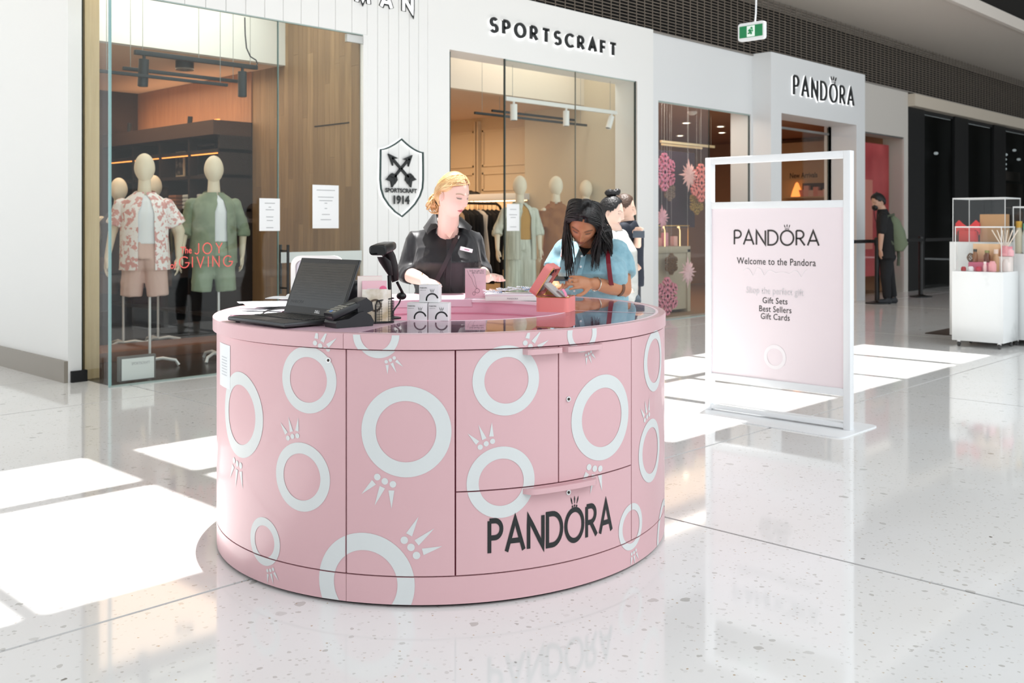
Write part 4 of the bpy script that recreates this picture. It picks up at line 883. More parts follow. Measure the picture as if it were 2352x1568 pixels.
obj('glass_top', sector2(jm_i + .004, e_i, jm_o + .002, e_o, .992, .9995, -.01, -.046), GTOP, kiosk)
TR = mat('pale_pink_trim', '#f6dce6', .3)
obj('rim_trim', sector2(0, 2 * PI, 0, 2 * PI, .9985, 1.0005, 0, 0) if False else MB().loft([[(*bandf(t, -.046), .99), (*bandf(t, -.034), .99), (*bandf(t, -.034), 1.0003), (*bandf(t, -.046), 1.0003)] for t in [to + (e_o - to) * k / 80 for k in range(81)]]), TR, kiosk)
obj('inner_trim', MB().loft([[(*ip(t, -.018), .985), (*ip(t, -.008), .985), (*ip(t, -.008), 1.0006), (*ip(t, -.018), 1.0006)] for t in [ti + (e_i - ti) * k / 80 for k in range(81)]]), TR, kiosk)
a, b = ip(jm_i, -.01), bandf(jm_o, -.046); n_ = Vector((-(b - a).y, (b - a).x)).normalized() * .006
obj('joint_trim', MB().add([(*(a + n_), 1.0006), (*(b + n_), 1.0006), (*(b - n_), 1.0006), (*(a - n_), 1.0006)], [(0, 1, 2, 3)]), TR, kiosk, False)
# bar handles
def lip(name, s0, s1, z, drop=.02, proud=.032):
    n = 16; R = []
    for k in range(n + 1):
        s = s0 + (s1 - s0) * k / n; f = min(1, min(k, n - k) / 1.2) * .999 + .001; t = t_of_s(s); a, b = ep(t, -.002), ep(t, proud * f); c = ep(t, proud * f - .004)
        R.append([(a.x, a.y, z), (b.x, b.y, z), (b.x, b.y, z - drop), (c.x, c.y, z - drop), (c.x, c.y, z - .004), (a.x, a.y, z - .004)])
    return obj(name, MB().loft(R), PINK, doorA if name == 'door_handle' else drw)
h1 = lip('door_handle', hit(1200)[0], hit(1288)[0], .936); h2 = lip('door_handle', hit(1290)[0], hit(1378)[0], .936); h2.parent = doorB
lip('drawer_handle', hit(1200)[0], hit(1368)[0], .417)
def lock(px, py, par):
    s, z, d = hit(px, py); t = t_of_s(s); p = ep(t); n = (ep(t, .01) - p).normalized(); c = Vector((p.x, p.y, z)); N = Vector((n.x, n.y, 0))
    o = obj('lock', MB().cyl(c - N * .002, c + N * .004, .0115, .0105, 20), CHROME, par); obj('keyhole', MB().cyl(c + N * .0041, c + N * .0055, .0055, .005, 12), mat('keyhole', '#3a3430', .4, .8), o)
lock(755, 827, doorL); lock(1305, 916, doorB); lock(1305, 1130, drw)
# printed rings and crowns as thin film on the curved wall
def film_split(me_bm, lines):
    for co, no in lines: bmesh.ops.bisect_plane(me_bm, geom=me_bm.verts[:] + me_bm.edges[:] + me_bm.faces[:], plane_co=co, plane_no=no)
GAPS_S = [PX[795], PX[1046], PX[1450], sR]; 
def film(name, polys, m=RINGM, o=.0012):
    """polys: list of closed 2D polygons (list of (s,z)) already small; cut at panel joints, wrapped on the wall"""
    bm = bmesh.new()
    for p in polys:
        vs = [bm.verts.new((x, y, 0)) for x, y in p]
        try: bm.faces.new(vs)
        except Exception: pass
    z_cuts = [.112, .117, .938, .943]; s_cuts = []
    for g in GAPS_S: s_cuts += [g - G, g + G]
    s_cuts += [PX[1283] - G, PX[1283] + G]; z_mid = [.419, .424]
    for z in z_cuts + z_mid + [.013, .9965]: film_split(bm, [((0, z, 0), (0, 1, 0))])
    for s in s_cuts: film_split(bm, [((s, 0, 0), (1, 0, 0))])
    kill = []
    for f in bm.faces:
        c = f.calc_center_median(); z = c.y; s = c.x
        bad = z < .013 or z > .9965 or .112 < z < .117 or .938 < z < .943
        if .117 < z < .938: bad |= any(abs(s - g) < G * .98 for g in GAPS_S)
        if .424 < z < .938: bad |= abs(s - PX[1283]) < G * .98
        if PX[1046] < s < PX[1450]: bad |= .419 < z < .424
        if bad: kill.append(f)
    bmesh.ops.delete(bm, geom=kill, context='FACES')
    for v in bm.verts:
        s, z = v.co.x, v.co.y; t = t_of_s(s); p = bandf(t, o) if z > .9405 else ep(t, o); v.co = Vector((p.x, p.y, z))
    me = bpy.data.meshes.new(name); bm.to_mesh(me); bm.free(); return link(name, me, m, kiosk)
def annulus(s, z, r0, r1, n=56):
    P = []
    for k in range(n):
        a, b = 2 * PI * k / n, 2 * PI * (k + 1) / n; rm = (r0 + r1) / 2
        P.append([(s + r0 * math.cos(a), z + r0 * math.sin(a)), (s + r1 * math.cos(a), z + r1 * math.sin(a)), (s + r1 * math.cos(b), z + r1 * math.sin(b)), (s + r0 * math.cos(b), z + r0 * math.sin(b))])
    return P
def crown(s, z, R, deg):
    P = []; a0 = math.radians(deg)
    for k in (-1, 0, 1):
        a = a0 + k * math.radians(9.2); c = (s + 1.19 * R * math.cos(a), z + 1.19 * R * math.sin(a)); P.append([(c[0] + .075 * R * math.cos(q_), c[1] + .075 * R * math.sin(q_)) for q_ in [2 * PI * i / 14 for i in range(14)]])
        b = Vector((s + 1.33 * R * math.cos(a), z + 1.33 * R * math.sin(a))); a2 = a0 + k * math.radians(12.5); rr = 1.78 * R if k == 0 else 1.72 * R; t = Vector((s + rr * math.cos(a2), z + rr * math.sin(a2)))
        d = (t - b).normalized(); n = Vector((-d.y, d.x)) * .066 * R; P.append([tuple(b + n), tuple(b.lerp(t, .5) + n * .52), tuple(t), tuple(b.lerp(t, .5) - n * .52), tuple(b - n)])
    return P
RINGS = [  # px, py, radius px, crown angle (deg, None = none), inner ratio
 (932, 991, 105, 247, .67), (707, 872, 77, 62, .68), (692, 1095, 79, 106, .68), (607, 1243, 55, 290, .66), (552, 952, 98, 262, .70),
 (838, 1340, 117, 39, .66), (869, 768, 54.5, 296, .68), (1164, 873, 81, 52, .66), (1152, 1107, 82, 112, .66), (1385, 958, 98, 256, .69), (1337, 765, 44, 292, .68),
 (1503, 828, 70, None, .72), (1495, 1034, 72, 108, .73), (1450, 1209, 53, 280, .72), (1523, 1225, 78, None, .8)]
for px, py, rp_, cr_, q_ in RINGS:
    s, z, d = hit(px, py); R = rp_ * d / F; film('ring_print', annulus(s, z, R * q_, R)); 
    if cr_ is not None: film('crown_print', crown(s, z, R, cr_))
# rings on the sides the photograph hides stay plain
s, z, d = hit(506, 785); s2, z2, _ = hit(529, 895)
film('care_label', [[(s + (s2 - s) * i / 8, z2), (s + (s2 - s) * (i + 1) / 8, z2), (s + (s2 - s) * (i + 1) / 8, z), (s + (s2 - s) * i / 8, z)] for i in range(8)], mat('grey_label', '#dfe3e6', .4), .0014)
film('label_print', [[(s + (s2 - s) * (.25 + .1 * i), z2 + .05 + k * .012), (s + (s2 - s) * (.35 + .1 * i), z2 + .05 + k * .012), (s + (s2 - s) * (.35 + .1 * i), z2 + .054 + k * .012), (s + (s2 - s) * (.25 + .1 * i), z2 + .054 + k * .012)] for k in range(7) for i in range(5)], mat('label_ink', '#bfc4ca', .5), .002)
# PANDORA on the drawer
sa, za, da = hit(1124, 1270); sb, zb, db = hit(1404, 1222); st, ww_ = word('PANDORA', .118, .0195, .026, 1.0); k_ = (sb - sa) / ww_
each_letter('letter', [[(Vector((a.x * k_, a.y)), Vector((b.x * k_, b.y))) for a, b in s_] for s_ in st], lambda x, y, o: (*ep(t_of_s(sa + x), .0016), za + y), 0, INK, drw)

# ------------------------------------------------------------------ things on the kiosk
def vthing(name, label, cat, px, py, z=1.0, group=None, ang=0.0):
    """thing standing at height z under pixel (px,py); local x = right in view, y = away, turned by ang degrees"""
    x, d = on_z(px, py, z); return thing(name, label, cat, W(x, d, z), YAW + math.radians(ang), group)
def place(name, label, cat, x, d, z=1.0, ang=0.0, group=None): return thing(name, label, cat, W(x, d, z), YAW + math.radians(ang), group)
# laptop (front edge runs along -Y)
lx, ld = on_z(522, 739, 1.0); lap = place('laptop', 'open dark laptop with a black screen at the left of the counter', 'laptop', lx, ld, 1.0, -46)   # local x along front edge, local y to the hinge
LW, LD = .415, .275; DK = mat('laptop_grey', '#4a4b4d', .32, .6); DK2 = mat('laptop_deck', '#2b2c2e', .55); KEY = mat('key_black', '#1a1b1c', .5)
lap.rotation_euler = (0, 0, math.radians(-90))
obj('base', MB().box(0, LW, 0, LD, .006, .022, .005), DK, lap); obj('palm_rest', MB().box(.004, LW - .004, .004, LD - .012, .0215, .0228), DK2, lap)
obj('touchpad', MB().box(LW * .36, LW * .64, .02, .095, .0229, .0234), mat('touchpad', '#37383a', .4), lap)
for x in (.03, LW - .05):
    for y in (.02, LD - .03): obj('foot', MB().box(x, x + .02, y, y + .01, 0, .007), BLK, lap)
for r in range(5):
    for c in range(14):
        if r == 0 and 3 < c < 9: continue
        obj('key', MB().box(.025 + c * .0262, .025 + c * .0262 + .022, .112 + r * .026, .112 + r * .026 + .021, .0228, .0262), KEY, lap, False)
obj('key', MB().box(.025 + 4 * .0262, .025 + 9 * .0262 - .004, .112, .133, .0228, .0262), KEY, lap, False)
scr = obj('screen', MB().box(0, LW, -.004, .004, 0, .25, .003), DK, lap, loc=(0, LD - .004, .022)); scr.rotation_euler = (math.radians(-22), 0, 0)
bz = obj('bezel', MB().box(.004, LW - .004, -.0052, -.0038, .003, .247, .0), mat('bezel', '#131416', .4), scr); obj('display', MB().box(.014, LW - .014, -.0058, -.005, .032, .228), mat('dark_display', '#181a1b', .12, spec=.6), scr)
obj('webcam', MB().cyl((LW / 2, -.0056, .238), (LW / 2, -.0066, .238), .003, n=10), mat('camera_lens', '#555', .2), scr)
put_text('word', 'DELL', .016, lambda x, y, o: (LW / 2 + .035 + x, -.0056, .01 + y), mat('silver_ink', '#c8c8c8', .4, .5), scr, 'CENTER', .0006)
put_text('screen_word', 'PANDORA', .02, lambda x, y, o: (.03 + x, -.0061, .045 + y), mat('dim_screen_ink', '#2b2f31', .4), scr)
g = MB()
for k in range(15): g.box(.03, LW - .04, -.0061, -.0059, .07 + k * .011, .071 + k * .011)
e = obj('screen_line', g, mat('dim_screen_line', '#222627', .4), scr, False); e['kind'] = 'stuff'
obj('hinge', MB().cyl((.06, LD - .004, .024), (LW - .06, LD - .004, .024), .006), BLACK, lap)
# cables by the laptop
def vtube(name, label, cat, pts, r, m, n=8):
    P = [J(*p) for p in pts]; b = Vector((P[0].x, P[0].y, 0)); t = thing(name, label, cat, W(b.x, b.y), YAW); C2 = []
    for i in range(len(P) - 1):
        p0 = P[max(0, i - 1)]; p1 = P[i]; p2 = P[i + 1]; p3 = P[min(len(P) - 1, i + 2)]
        for k in range(6): f = k / 6; C2.append(.5 * ((2 * p1) + (p2 - p0) * f + (2 * p0 - 5 * p1 + 4 * p2 - p3) * f * f + (3 * p1 - p0 - 3 * p2 + p3) * f ** 3))
    C2.append(P[-1]); obj('cord', MB().tube([p - b for p in C2], r, n), m, t); return t, b
ct, cb_ = vtube('charging_cable', 'thin black cable arching behind the laptop keyboard', 'cable', [(598, 727, 4.3), (606, 717, 4.33), (625, 711, 4.4), (650, 708, 4.45), (690, 708, 4.5), (700, 716, 4.56)], .004, BLACK)
vtube('white_cable', 'short white plug cable lying beside the black cable', 'cable', [(655, 716, 4.6), (640, 713, 4.6), (622, 712, 4.62), (610, 715, 4.6)], .004, MATTE)
# paper pile
random.seed(4)
PG = 'loose papers on the left of the counter'
for k, (x, d, a, c) in enumerate(((-1.15, 4.52, 8, '#f3f3f4'), (-1.1, 4.6, -12, '#efeff3'), (-1.08, 4.74, 22, '#f5f5f6'), (-1.04, 4.9, -5, '#f2eef1'), (-.95, 5.05, 14, '#f0e8ec'), (-1.14, 4.62, 24, '#ffffff'), (-1.05, 4.95, -18, '#f7f7f8'), (-1.0, 4.85, 5, '#fafafa'))):
    m = MB(); n = 8
    m.loft([[(-.11, -.15 + .3 * i / n, .001 + .004 * math.sin(i * .9 + k)), (.11, -.15 + .3 * i / n, .001 + .004 * math.sin(i * .7 + k)), (.11, -.15 + .3 * i / n, .0025 + .004 * math.sin(i * .7 + k)), (-.11, -.15 + .3 * i / n, .0025 + .004 * math.sin(i * .9 + k))] for i in range(n + 1)])
    o = place('paper_sheet', 'white paper sheet in the loose pile left of the laptop', 'paper', x, d, 1.003 + k * .006, a, PG); obj('sheet', m, mat('sheet_' + c, c, .7), o)
ppk = place('pink_folder', 'thin pink folder corner showing behind the laptop keyboard', 'folder', -.95, 4.72, 1.002, 8); obj('cover', MB().box(-.02, .2, -.02, .1, 0, .012, .002), mat('folder_pink', '#e58ba0', .5), ppk)
# white rounded frame behind laptop
fx, fd = -.99, 4.98; wf = place('table_mirror', 'white rounded frame standing hidden behind the laptop screen', 'mirror', fx, fd, 1.0, -8)
R1 = rrect(.27, .235, .05); R2 = rrect(.225, .19, .035)
m = MB(); rows = [[(x, y_, z + .118) for x, z in R] for R, y_ in ((R1, -.012), (R1, .012), (R2, .012), (R2, -.012), (R1, -.012))]; m.loft(rows, cap=False)
obj('frame', m, MATTE, wf); obj('glass', MB().loft([[(x, 0, z + .118) for x, z in R2], [(x, .006, z + .118) for x, z in R2]]), mat('mirror_glass', '#c9bfc6', .08, .9), wf); wf.location = W(-.973, 4.98, 1.008)
obj('stand', MB().box(-.08, .08, -.04, .08, -.008, .004, .003), MATTE, wf)
# rounded dark printer behind the laptop
pr_ = place('receipt_printer', 'rounded black printer peeping out behind the laptop screen', 'printer', -.72, 4.55, 1.0, -5)
obj('housing', MB().loft([[(x * s_, y * s_, z) for x, y in rrect(.13, .13, .045, 6)] for z, s_ in ((0, 1), (.09, 1), (.125, .9), (.142, .65), (.146, .2))]), mat('printer_black', '#17181c', .3), pr_)
# card terminal
tx, td = on_z(797, 752, 1.0); tm = place('card_terminal', 'black card payment terminal resting in its charging base', 'terminal', tx, td + .05, 1.0, 0)
TSC = .95; tm.rotation_euler = (0, 0, YAW + math.radians(40))     # long axis (local x) runs right and away
TB = mat('terminal_black', '#1c1d20', .42)
side = [(-.085, 0), (.085, 0), (.09, .02), (.075, .045), (.045, .062), (.02, .058), (-.03, .035), (-.085, .03), (-.09, .02)]
obj('charging_base', MB().loft([[(x, y, z) for x, z in side] for y in (-.048, .048)]), TB, tm)
M_ = Matrix.Translation((-.092, 0, .036)) @ Matrix.Rotation(math.radians(-19), 4, 'Y')
hs = obj('handset', MB().loft([[(x, y * w_, z) for y, z in ((-1, .002), (-1, .018), (-.9, .024), (.9, .024), (1, .018), (1, .002), (.8, -.006), (-.8, -.006))] for x, w_ in ((0, .036), (.006, .040), (.09, .040), (.15, .037), (.178, .03))]).xf(M_), TB, tm)
obj('head', MB().loft([[(x, y, z) for x, z in ((.11, -.03), (.185, -.035), (.19, .0), (.17, .026), (.12, .026))] for y in (-.038, .038)]).xf(M_), TB, tm)
obj('faceplate', MB().box(.004, .085, -.036, .036, .0235, .0252, .001).xf(M_), mat('terminal_face', '#5d5c58', .35, .4), hs)
obj('terminal_display', MB().box(.09, .15, -.031, .031, .0235, .0255, .001).xf(M_), mat('lcd', '#3d413f', .12), hs)
for r in range(4):
    for c in range(3): obj('key', MB().box(.012 + r * .0175, .012 + r * .0175 + .012, -.03 + c * .0215, -.03 + c * .0215 + .017, .025, .0285, .001).xf(M_), mat(('key_grey' if (r, c) != (0, 1) else 'key_blue'), '#8d8a80' if (r, c) != (0, 1) else '#6d8fc4', .5), hs)
obj('card_slot', MB().box(-.002, .004, -.028, .028, .004, .012).xf(M_), mat('slot_steel', '#9b9a96', .25, .9), hs)
for o in tm.children_recursive: o.data.transform(Matrix.Scale(TSC, 4))
# mesh leaflet holder
hx, hd_ = on_z(852, 744, 1.0); lh = place('leaflet_holder', 'black wire mesh holder filled with pink and gold leaflets', 'holder', hx, hd_ + .07, 1.0, 28)
MESH = mat('mesh_black', '#151515', .45)
obj('tray', MB().box(-.075, .065, -.06, .09, 0, .008, .003), MESH, lh)
g = MB()
for k in range(15): y = -.06 + k * .0105; g.box(.064, .066, y, y + .0012, .0, .092)
for k in range(9): z = .005 + k * .0105; g.box(.064, .066, -.06, .09, z, z + .0012)
for k in range(11): x = -.01 + k * .0075; g.box(x, x + .0012, -.061, -.059, 0, .09)
for k in range(9): z = .005 + k * .0105; g.box(-.01, .065, -.061, -.059, z, z + .0012)
e = obj('wire_mesh', g, MESH, lh, False); e['kind'] = 'stuff'
obj('rim_wire', MB().tube([(-.012, -.06, .0), (-.012, -.06, .075), (-.004, -.06, .092), (.065, -.06, .1), (.065, .09, .1), (.065, .09, 0)], .0028, 8), MESH, lh)
def leaflet(x, y, w_, h_, m, lab, lean=0.0, z=.0085, deco=None, n=1, ang=0):
    o = thing('leaflet', lab, 'leaflet', (0, 0, 0)); o.rotation_euler = (0, 0, lh.rotation_euler[2] + math.radians(ang)); o.location = lh.location + Matrix.Rotation(lh.rotation_euler[2], 3, 'Z') @ Vector((x, y, z))
    obj('card', MB().box(-w_ / 2, w_ / 2, 0, .0035, 0, h_), m, o, False); return o
GOLDP = mat('gold_print', '#b9a888', .45, .2, noise_=('#efe9df', 9, (1, 1, 1), .42, .58)); PKP = mat('pink_print', '#eebfca', .5); PKP2 = mat('pink_print_deep', '#e59db0', .5)
for k in range(7): leaflet(-.015 + k * .002, .0 + k * .006, .1, .15 - .004 * (k % 3), PKP if k % 2 else mat('ivory_card', '#efe2dc', .6), 'pink leaflet standing at the back of the mesh holder', ang=-14, z=.0085 + .03)['group'] = 'pink leaflets at the back of the mesh holder'
fl_ = leaflet(.0, -.012, .1, .15, PKP, 'tall pink leaflet with a pale card and pink bow print in the mesh holder', ang=-14, z=.02); obj('card_print', MB().box(-.03, .03, -.0012, 0, .07, .12), mat('lilac_print', '#e7cfd8', .5), fl_, False); obj('bow_print', MB().ell((.035, -.001, .11), (.017, .001, .02)).ell((.02, -.001, .095), (.012, .001, .014)), mat('hot_pink', '#e56a92', .5), fl_)
for k in range(5): leaflet(.0 + k * .003, -.048 + k * .006, .105, .125, GOLDP, 'gold and ivory ring leaflet standing in the mesh holder' , ang=-14)['group'] = 'gold and ivory leaflets in the mesh holder'
f2 = leaflet(-.012, -.054, .105, .13, GOLDP, 'front ivory leaflet with bronze ring drawing in the mesh holder', ang=-14)
obj('ring_drawing', MB().loft([[(q_ * math.cos(a), -.0008, .065 + q_ * math.sin(a)) for a in [2 * PI * i / 28 for i in range(28)]] for q_ in (.018, .026)], cap=False), mat('bronze_ink', '#5a4a3a', .5), f2, False)
# barcode scanner on a stand
sx_, sd_ = (897 - CX) / F * 4.22, 4.22; sc = place('barcode_scanner', 'black barcode scanner on a slim black stand with curled cord', 'scanner', sx_, sd_, 1.0, 0)
def L(px, py, d=4.22): return J(px, py, d) - Vector((sx_, sd_, 1.0))
obj('stand_base', MB().lathe([(.045, 0), (.045, .006), (.012, .012), (.0, .012)], 24), BLACK, sc); obj('pole', MB().cyl((0, 0, .01), L(894, 632), .0085), BLACK, sc)
obj('cradle', MB().loft([ring_ell(L(x, y, d), w_, .018, n=14) for x, y, w_, d in ((897, 632, .010, 4.22), (890, 614, .02, 4.2), (884, 600, .026, 4.19), (876, 590, .018, 4.17))]), BLACK, sc)
hdl = obj('scanner_grip', MB().loft([[L(x, y, d) + Vector((w_ * math.cos(a), .02 * math.sin(a), w_ * .35 * math.cos(a))) for a in [2 * PI * i / 16 for i in range(16)]] for x, y, w_, d in ((908, 646, .014, 4.27), (906, 632, .019, 4.26), (902, 612, .022, 4.25), (895, 590, .024, 4.24), (886, 575, .026, 4.22))]), mat('scanner_body', '#1a1415', .35), sc)
hdm = MB(); pr2 = rrect(.078, .042, .016, 4); a_ = L(868, 575, 4.14); b_ = L(896, 563, 4.28); ax_ = (b_ - a_).normalized(); sd2 = ax_.cross(Vector((0, 0, 1))).normalized(); up2 = sd2.cross(ax_)
hdm.loft([[a_ + ax_ * f * (b_ - a_).length + sd2 * x * s_ + up2 * y * s_ for x, y in pr2] for f, s_ in ((-.02, .9), (0, 1), (.5, 1.0), (.9, .85), (1.05, .5))])
obj('scanner_head', hdm, mat('scanner_black', '#0e0f10', .28), sc); obj('scan_window', MB().loft([[a_ - ax_ * (.0022 + o) + sd2 * x * .8 + up2 * y * .75 for x, y in pr2] for o in (0, .002)]), mat('scan_glass', '#050506', .08), sc)
obj('cord_plug', MB().cyl(L(912, 648, 4.27), L(925, 673, 4.3), .006).ell(L(922, 680, 4.3), (.022, .016, .016)), BLACK, sc)
vtube('scanner_cable', 'black cable hanging from the scanner down to the counter', 'cable', [(921, 668, 4.3), (921, 680, 4.33), (917, 695, 4.34), (909, 706, 4.3), (902, 718, 4.26), (903, 727, 4.25), (914, 728, 4.28)], .0035, BLACK)
# stacked boxes
def gift_box(px, py, z, label, h_=.072):
    t = vthing('cleaner_box', label, 'box', px, py, z, None, -8); w_ = .084; CB = mat('box_white', '#eceaeb', .5)
    obj('carton', MB().box(-w_ / 2, w_ / 2, 0, .06, 0, h_, .0012), CB, t); obj('flap', MB().box(-w_ / 2 + .001, w_ / 2 - .001, .0, .059, h_ - .0002, h_ + .0012), mat('box_white_top', '#ececec', .5), t, False)
    g = MB(); cx = .014; R0, R1_ = .021, .0275; n = 28
    pts = [(a, b) for a, b in [(2 * PI * k / n, 2 * PI * (k + 1) / n) for k in range(n)]]
    for a, b in pts:
        q4 = [(cx + r * math.cos(c), .012 + r * math.sin(c)) for c, r in ((a, R0), (a, R1_), (b, R1_), (b, R0))]
        if all(-w_ / 2 < x < w_ / 2 - .0005 and y > .0008 for x, y in q4): g.add([(x, -.0006, y) for x, y in q4], [(0, 1, 2, 3)])
    for k in (-1, 0, 1):
        c = (cx + k * .0048, .0435); g.add([(c[0] + .0016 * math.cos(q_), -.0006, c[1] + .0016 * math.sin(q_)) for q_ in [2 * PI * i / 8 for i in range(8)]], [tuple(range(8))])
        g.add([(c[0] - .0017 + k * .0005, -.0006, .0465), (c[0] + .0017 + k * .0005, -.0006, .0465), (c[0] + k * .0045, -.0006, .0585)], [(0, 1, 2)])
    obj('ring_print', g, INK, t, False)
    st, w2_ = word('PANDORA', .0048, .0008, .001, 1.0, False); obj('logo_print', letters(st, lambda x, y, o: (-.038 + x, -.0006, h_ - .014 + y)), INK, t, False)
    put_text('print', 'Jewellery Care Kit', .0038, lambda x, y, o: (-.0375 + x, -.0006, h_ - .022 + y), INK, t, sp=.9); return t
gift_box(957.5, 736, 1.0, 'white printed care box, lower left of the stack of three'); gift_box(1006.5, 736.5, 1.0, 'white printed care box, lower right of the stack of three')
x_, d_ = on_z(957.5, 736, 1.0); bb = gift_box(987, 697, 1.0745, 'white printed care box on top of the other two')
x2, d2 = (985 - CX) / F * (d_ + .012), d_ + .012; bb.location = W(x2, d2, 1.0745)
# acrylic sign holder
hx, hdd = on_z(1092, 687, 1.0); ac = place('acrylic_stand', 'clear acrylic stand with a pink necklace leaflet on the far counter', 'sign holder', hx, hdd, 1.0, 0)
obj('leaflet', MB().box(-.055, .055, .003, .006, .006, .163), PKP, ac, False); obj('acrylic_sleeve', MB().box(-.06, .06, 0, .0025, 0, .168, .0008).box(-.06, .06, .0065, .009, 0, .168, .0008).box(-.06, .06, 0, .05, 0, .003), ACRY, ac, False)
g = MB(); P_ = [(-.045, .155), (-.035, .13), (-.02, .11), (-.01, .08), (0, .065), (.008, .055)]; g.tube([(x, .0028, z) for x, z in P_], .0008, 5).tube([(x + .028 - k * .0055, .0028, z + .003) for k, (x, z) in enumerate(P_)], .0008, 5).tube([(.01 + .012 * math.cos(a), .0028, .045 + .012 * math.sin(a)) for a in [2 * PI * i / 14 for i in range(15)]], .0012, 5).tube([(-.008 + .007 * math.cos(a), .0028, .03 + .009 * math.sin(a)) for a in [2 * PI * i / 12 for i in range(13)]], .0012, 5)
obj('necklace_print', g, mat('necklace_ink', '#8d6a72', .5), ac, False)
put_text('print', 'Give the gift that\ntells her story', .0115, lambda x, y, o: (.045 + x, .0024, .148 + y), INK, ac, 'RIGHT')
# bracelet tray
bx0, bd0 = on_z(1178, 691, 1.0); bt = place('bracelet_tray', 'white tray on the far counter under a heap of silver bracelets', 'tray', bx0, bd0, 1.0, 0)
obj('tray', MB().box(-.145, .15, 0, .16, 0, .032, .003), MATTE, bt); obj('tray_rim', MB().box(-.147, .152, -.002, .162, .026, .034, .002), mat('tray_pinkish', '#f3e6ec', .4), bt)
put_text('print', 'PANDORA', .012, lambda x, y, o: (-.03 + x, -.0012, .008 + y), mat('tray_ink', '#8f8a92', .5), bt)
random.seed(21)
for k in range(26):
    x = random.uniform(-.13, .14); y = random.uniform(.02, .14); R_ = random.uniform(.022, .03); tl = random.uniform(-.25, .25); z = .034 + random.uniform(0, .018) * (1 - abs(x - .02) / .2) + (.012 if -.06 < x < .1 else 0); g = MB()
    for i in range(18):
        a = 2 * PI * i / 18; g.ell((x + R_ * math.cos(a), y + R_ * .8 * math.sin(a), z + .003 + tl * R_ * math.cos(a) + abs(tl) * R_), (.0036, .0036, .0036), 6, 4)
    o = obj('bracelet', g, mat(['silver_bead', 'silver_bead2', 'rose_bead', 'blue_bead'][0 if k % 5 else (2 if k % 10 else 3)], ['#e9eaee', '#ccd', '#e6c2b4', '#9db3cf'][0 if k % 5 else (2 if k % 10 else 3)], .2, .7), None); o.location = bt.location; o.rotation_euler = bt.rotation_euler
    tag(o, ['silver', 'rose toned', 'bluish'][0 if k % 5 else (1 if k % 10 else 2)] + ' beaded bracelet in the heap on the white tray', 'bracelet', ['silver', 'rose toned', 'bluish'][0 if k % 5 else (1 if k % 10 else 2)] + ' bracelets on the white tray')
# coral jewellery case
CO_ = mat('coral_leather', '#f08d88', .45, bump=(60, (1, 1, 1), .15, .002)); VEL = mat('grey_velvet', '#b7b1ad', .9, sheen=.5); VELD = mat('dark_velvet', '#3b3a3d', .8)
cx_, cd_ = on_z(1262, 717, 1.0); jc = place('jewellery_case', 'open coral leather jewellery case with grey lining', 'case', cx_ + .01, cd_ + .005, 1.0, -18)
JW, JD_, JH = .155, .15, .068
def rbox_shell(w_, d_, z0, z1, r, th):
    m = MB(); A = rrect(w_, d_, r, 5); B = rrect(w_ - 2 * th, d_ - 2 * th, max(.004, r - th), 5); m.loft([[(x, y, z) for x, y in P] for P, z in ((A, z0), (A, z1), (B, z1), (B, z0 + th), (A, z0 + th * .0)) ][:4], cap=False); m.f.append(tuple(range(len(A)))[::-1]); m.f.append(tuple(3 * len(A) + i for i in range(len(A)))); return m
b1 = obj('case_body', rbox_shell(JW, JD_, 0, JH, .022, .006), CO_, jc); b1.location = (0, JD_ / 2, 0)
l1 = obj('lining', MB().loft([[(x, y, z) for x, y in rrect(JW - .014, JD_ - .014, .016)] for z in (.04, .052)]), VELD, jc); l1.location = (0, JD_ / 2, 0)
for k in range(5): obj('ring_roll', MB().cyl((-.06 + .0, .02 + k * .02, .055), (.0, .02 + k * .02, .055), .009), VELD if k % 2 else mat('dark_velvet2', '#55525a', .8), jc)
obj('zip', MB().tube([(x, y + JD_ / 2, JH) for x, y in rrect(JW + .001, JD_ + .001, .022)] + [(JW / 2 - .022 + .0, JD_ / 2 + JD_ / 2, JH)], .0022, 6, False), GOLD, jc)
# lid hinged on the left side, opened past upright and leaning right
lid = thing('lid', '', '', (-JW / 2 + .002, JD_ / 2, JH + .004)); del lid['label']; del lid['category']; lid.parent = jc
lid2 = rbox_shell(JW, JD_, 0, .04, .022, .006); lid2.xf(Matrix.Translation((0, 0, 0))); lid2.xf(Matrix.Translation((JW / 2, 0, 0))); 
bpy.data.objects.remove(lid)
ML = Matrix.Translation((-JW / 2 - .004, JD_ / 2, JH + .002)) @ Matrix.Rotation(math.radians(-57), 4, 'Y') @ Matrix.Translation((0, 0, .036)) @ Matrix.Diagonal((1, 1, -1, 1))
lido = obj('lid', lid2.xf(ML), CO_, jc)
obj('lid_lining', MB().loft([[(x + JW / 2, y, z) for x, y in rrect(JW - .014, JD_ - .014, .016)] for z in (.014, .02)]).xf(ML), VELD, lido)
obj('lid_pocket', MB().box(.02, JW - .055, -.058, .058, .018, .03, .003).xf(ML), VEL, lido)
for k in range(3): obj('hook', MB().tube([(JW - .028 + .012 * math.sin(a), -.035 + k * .035 + .0, .028 + .008 * math.cos(a)) for a in [0, .6, 1.2, 1.8, 2.4, 3.0]], .002, 6).xf(ML), BLACK, lido)
obj('lid_zip', MB().tube([(x + JW / 2, y, .04) for x, y in rrect(JW + .001, JD_ + .001, .022)], .0022, 6, False).xf(ML), GOLD, lido)
MP = Matrix.Translation((-.045, JD_ / 2, .125)) @ Matrix.Rotation(math.radians(40), 4, 'Y')
obj('divider_flap', MB().box(0, .125, -.05, .05, -.006, .006, .003).xf(MP), VEL, jc)
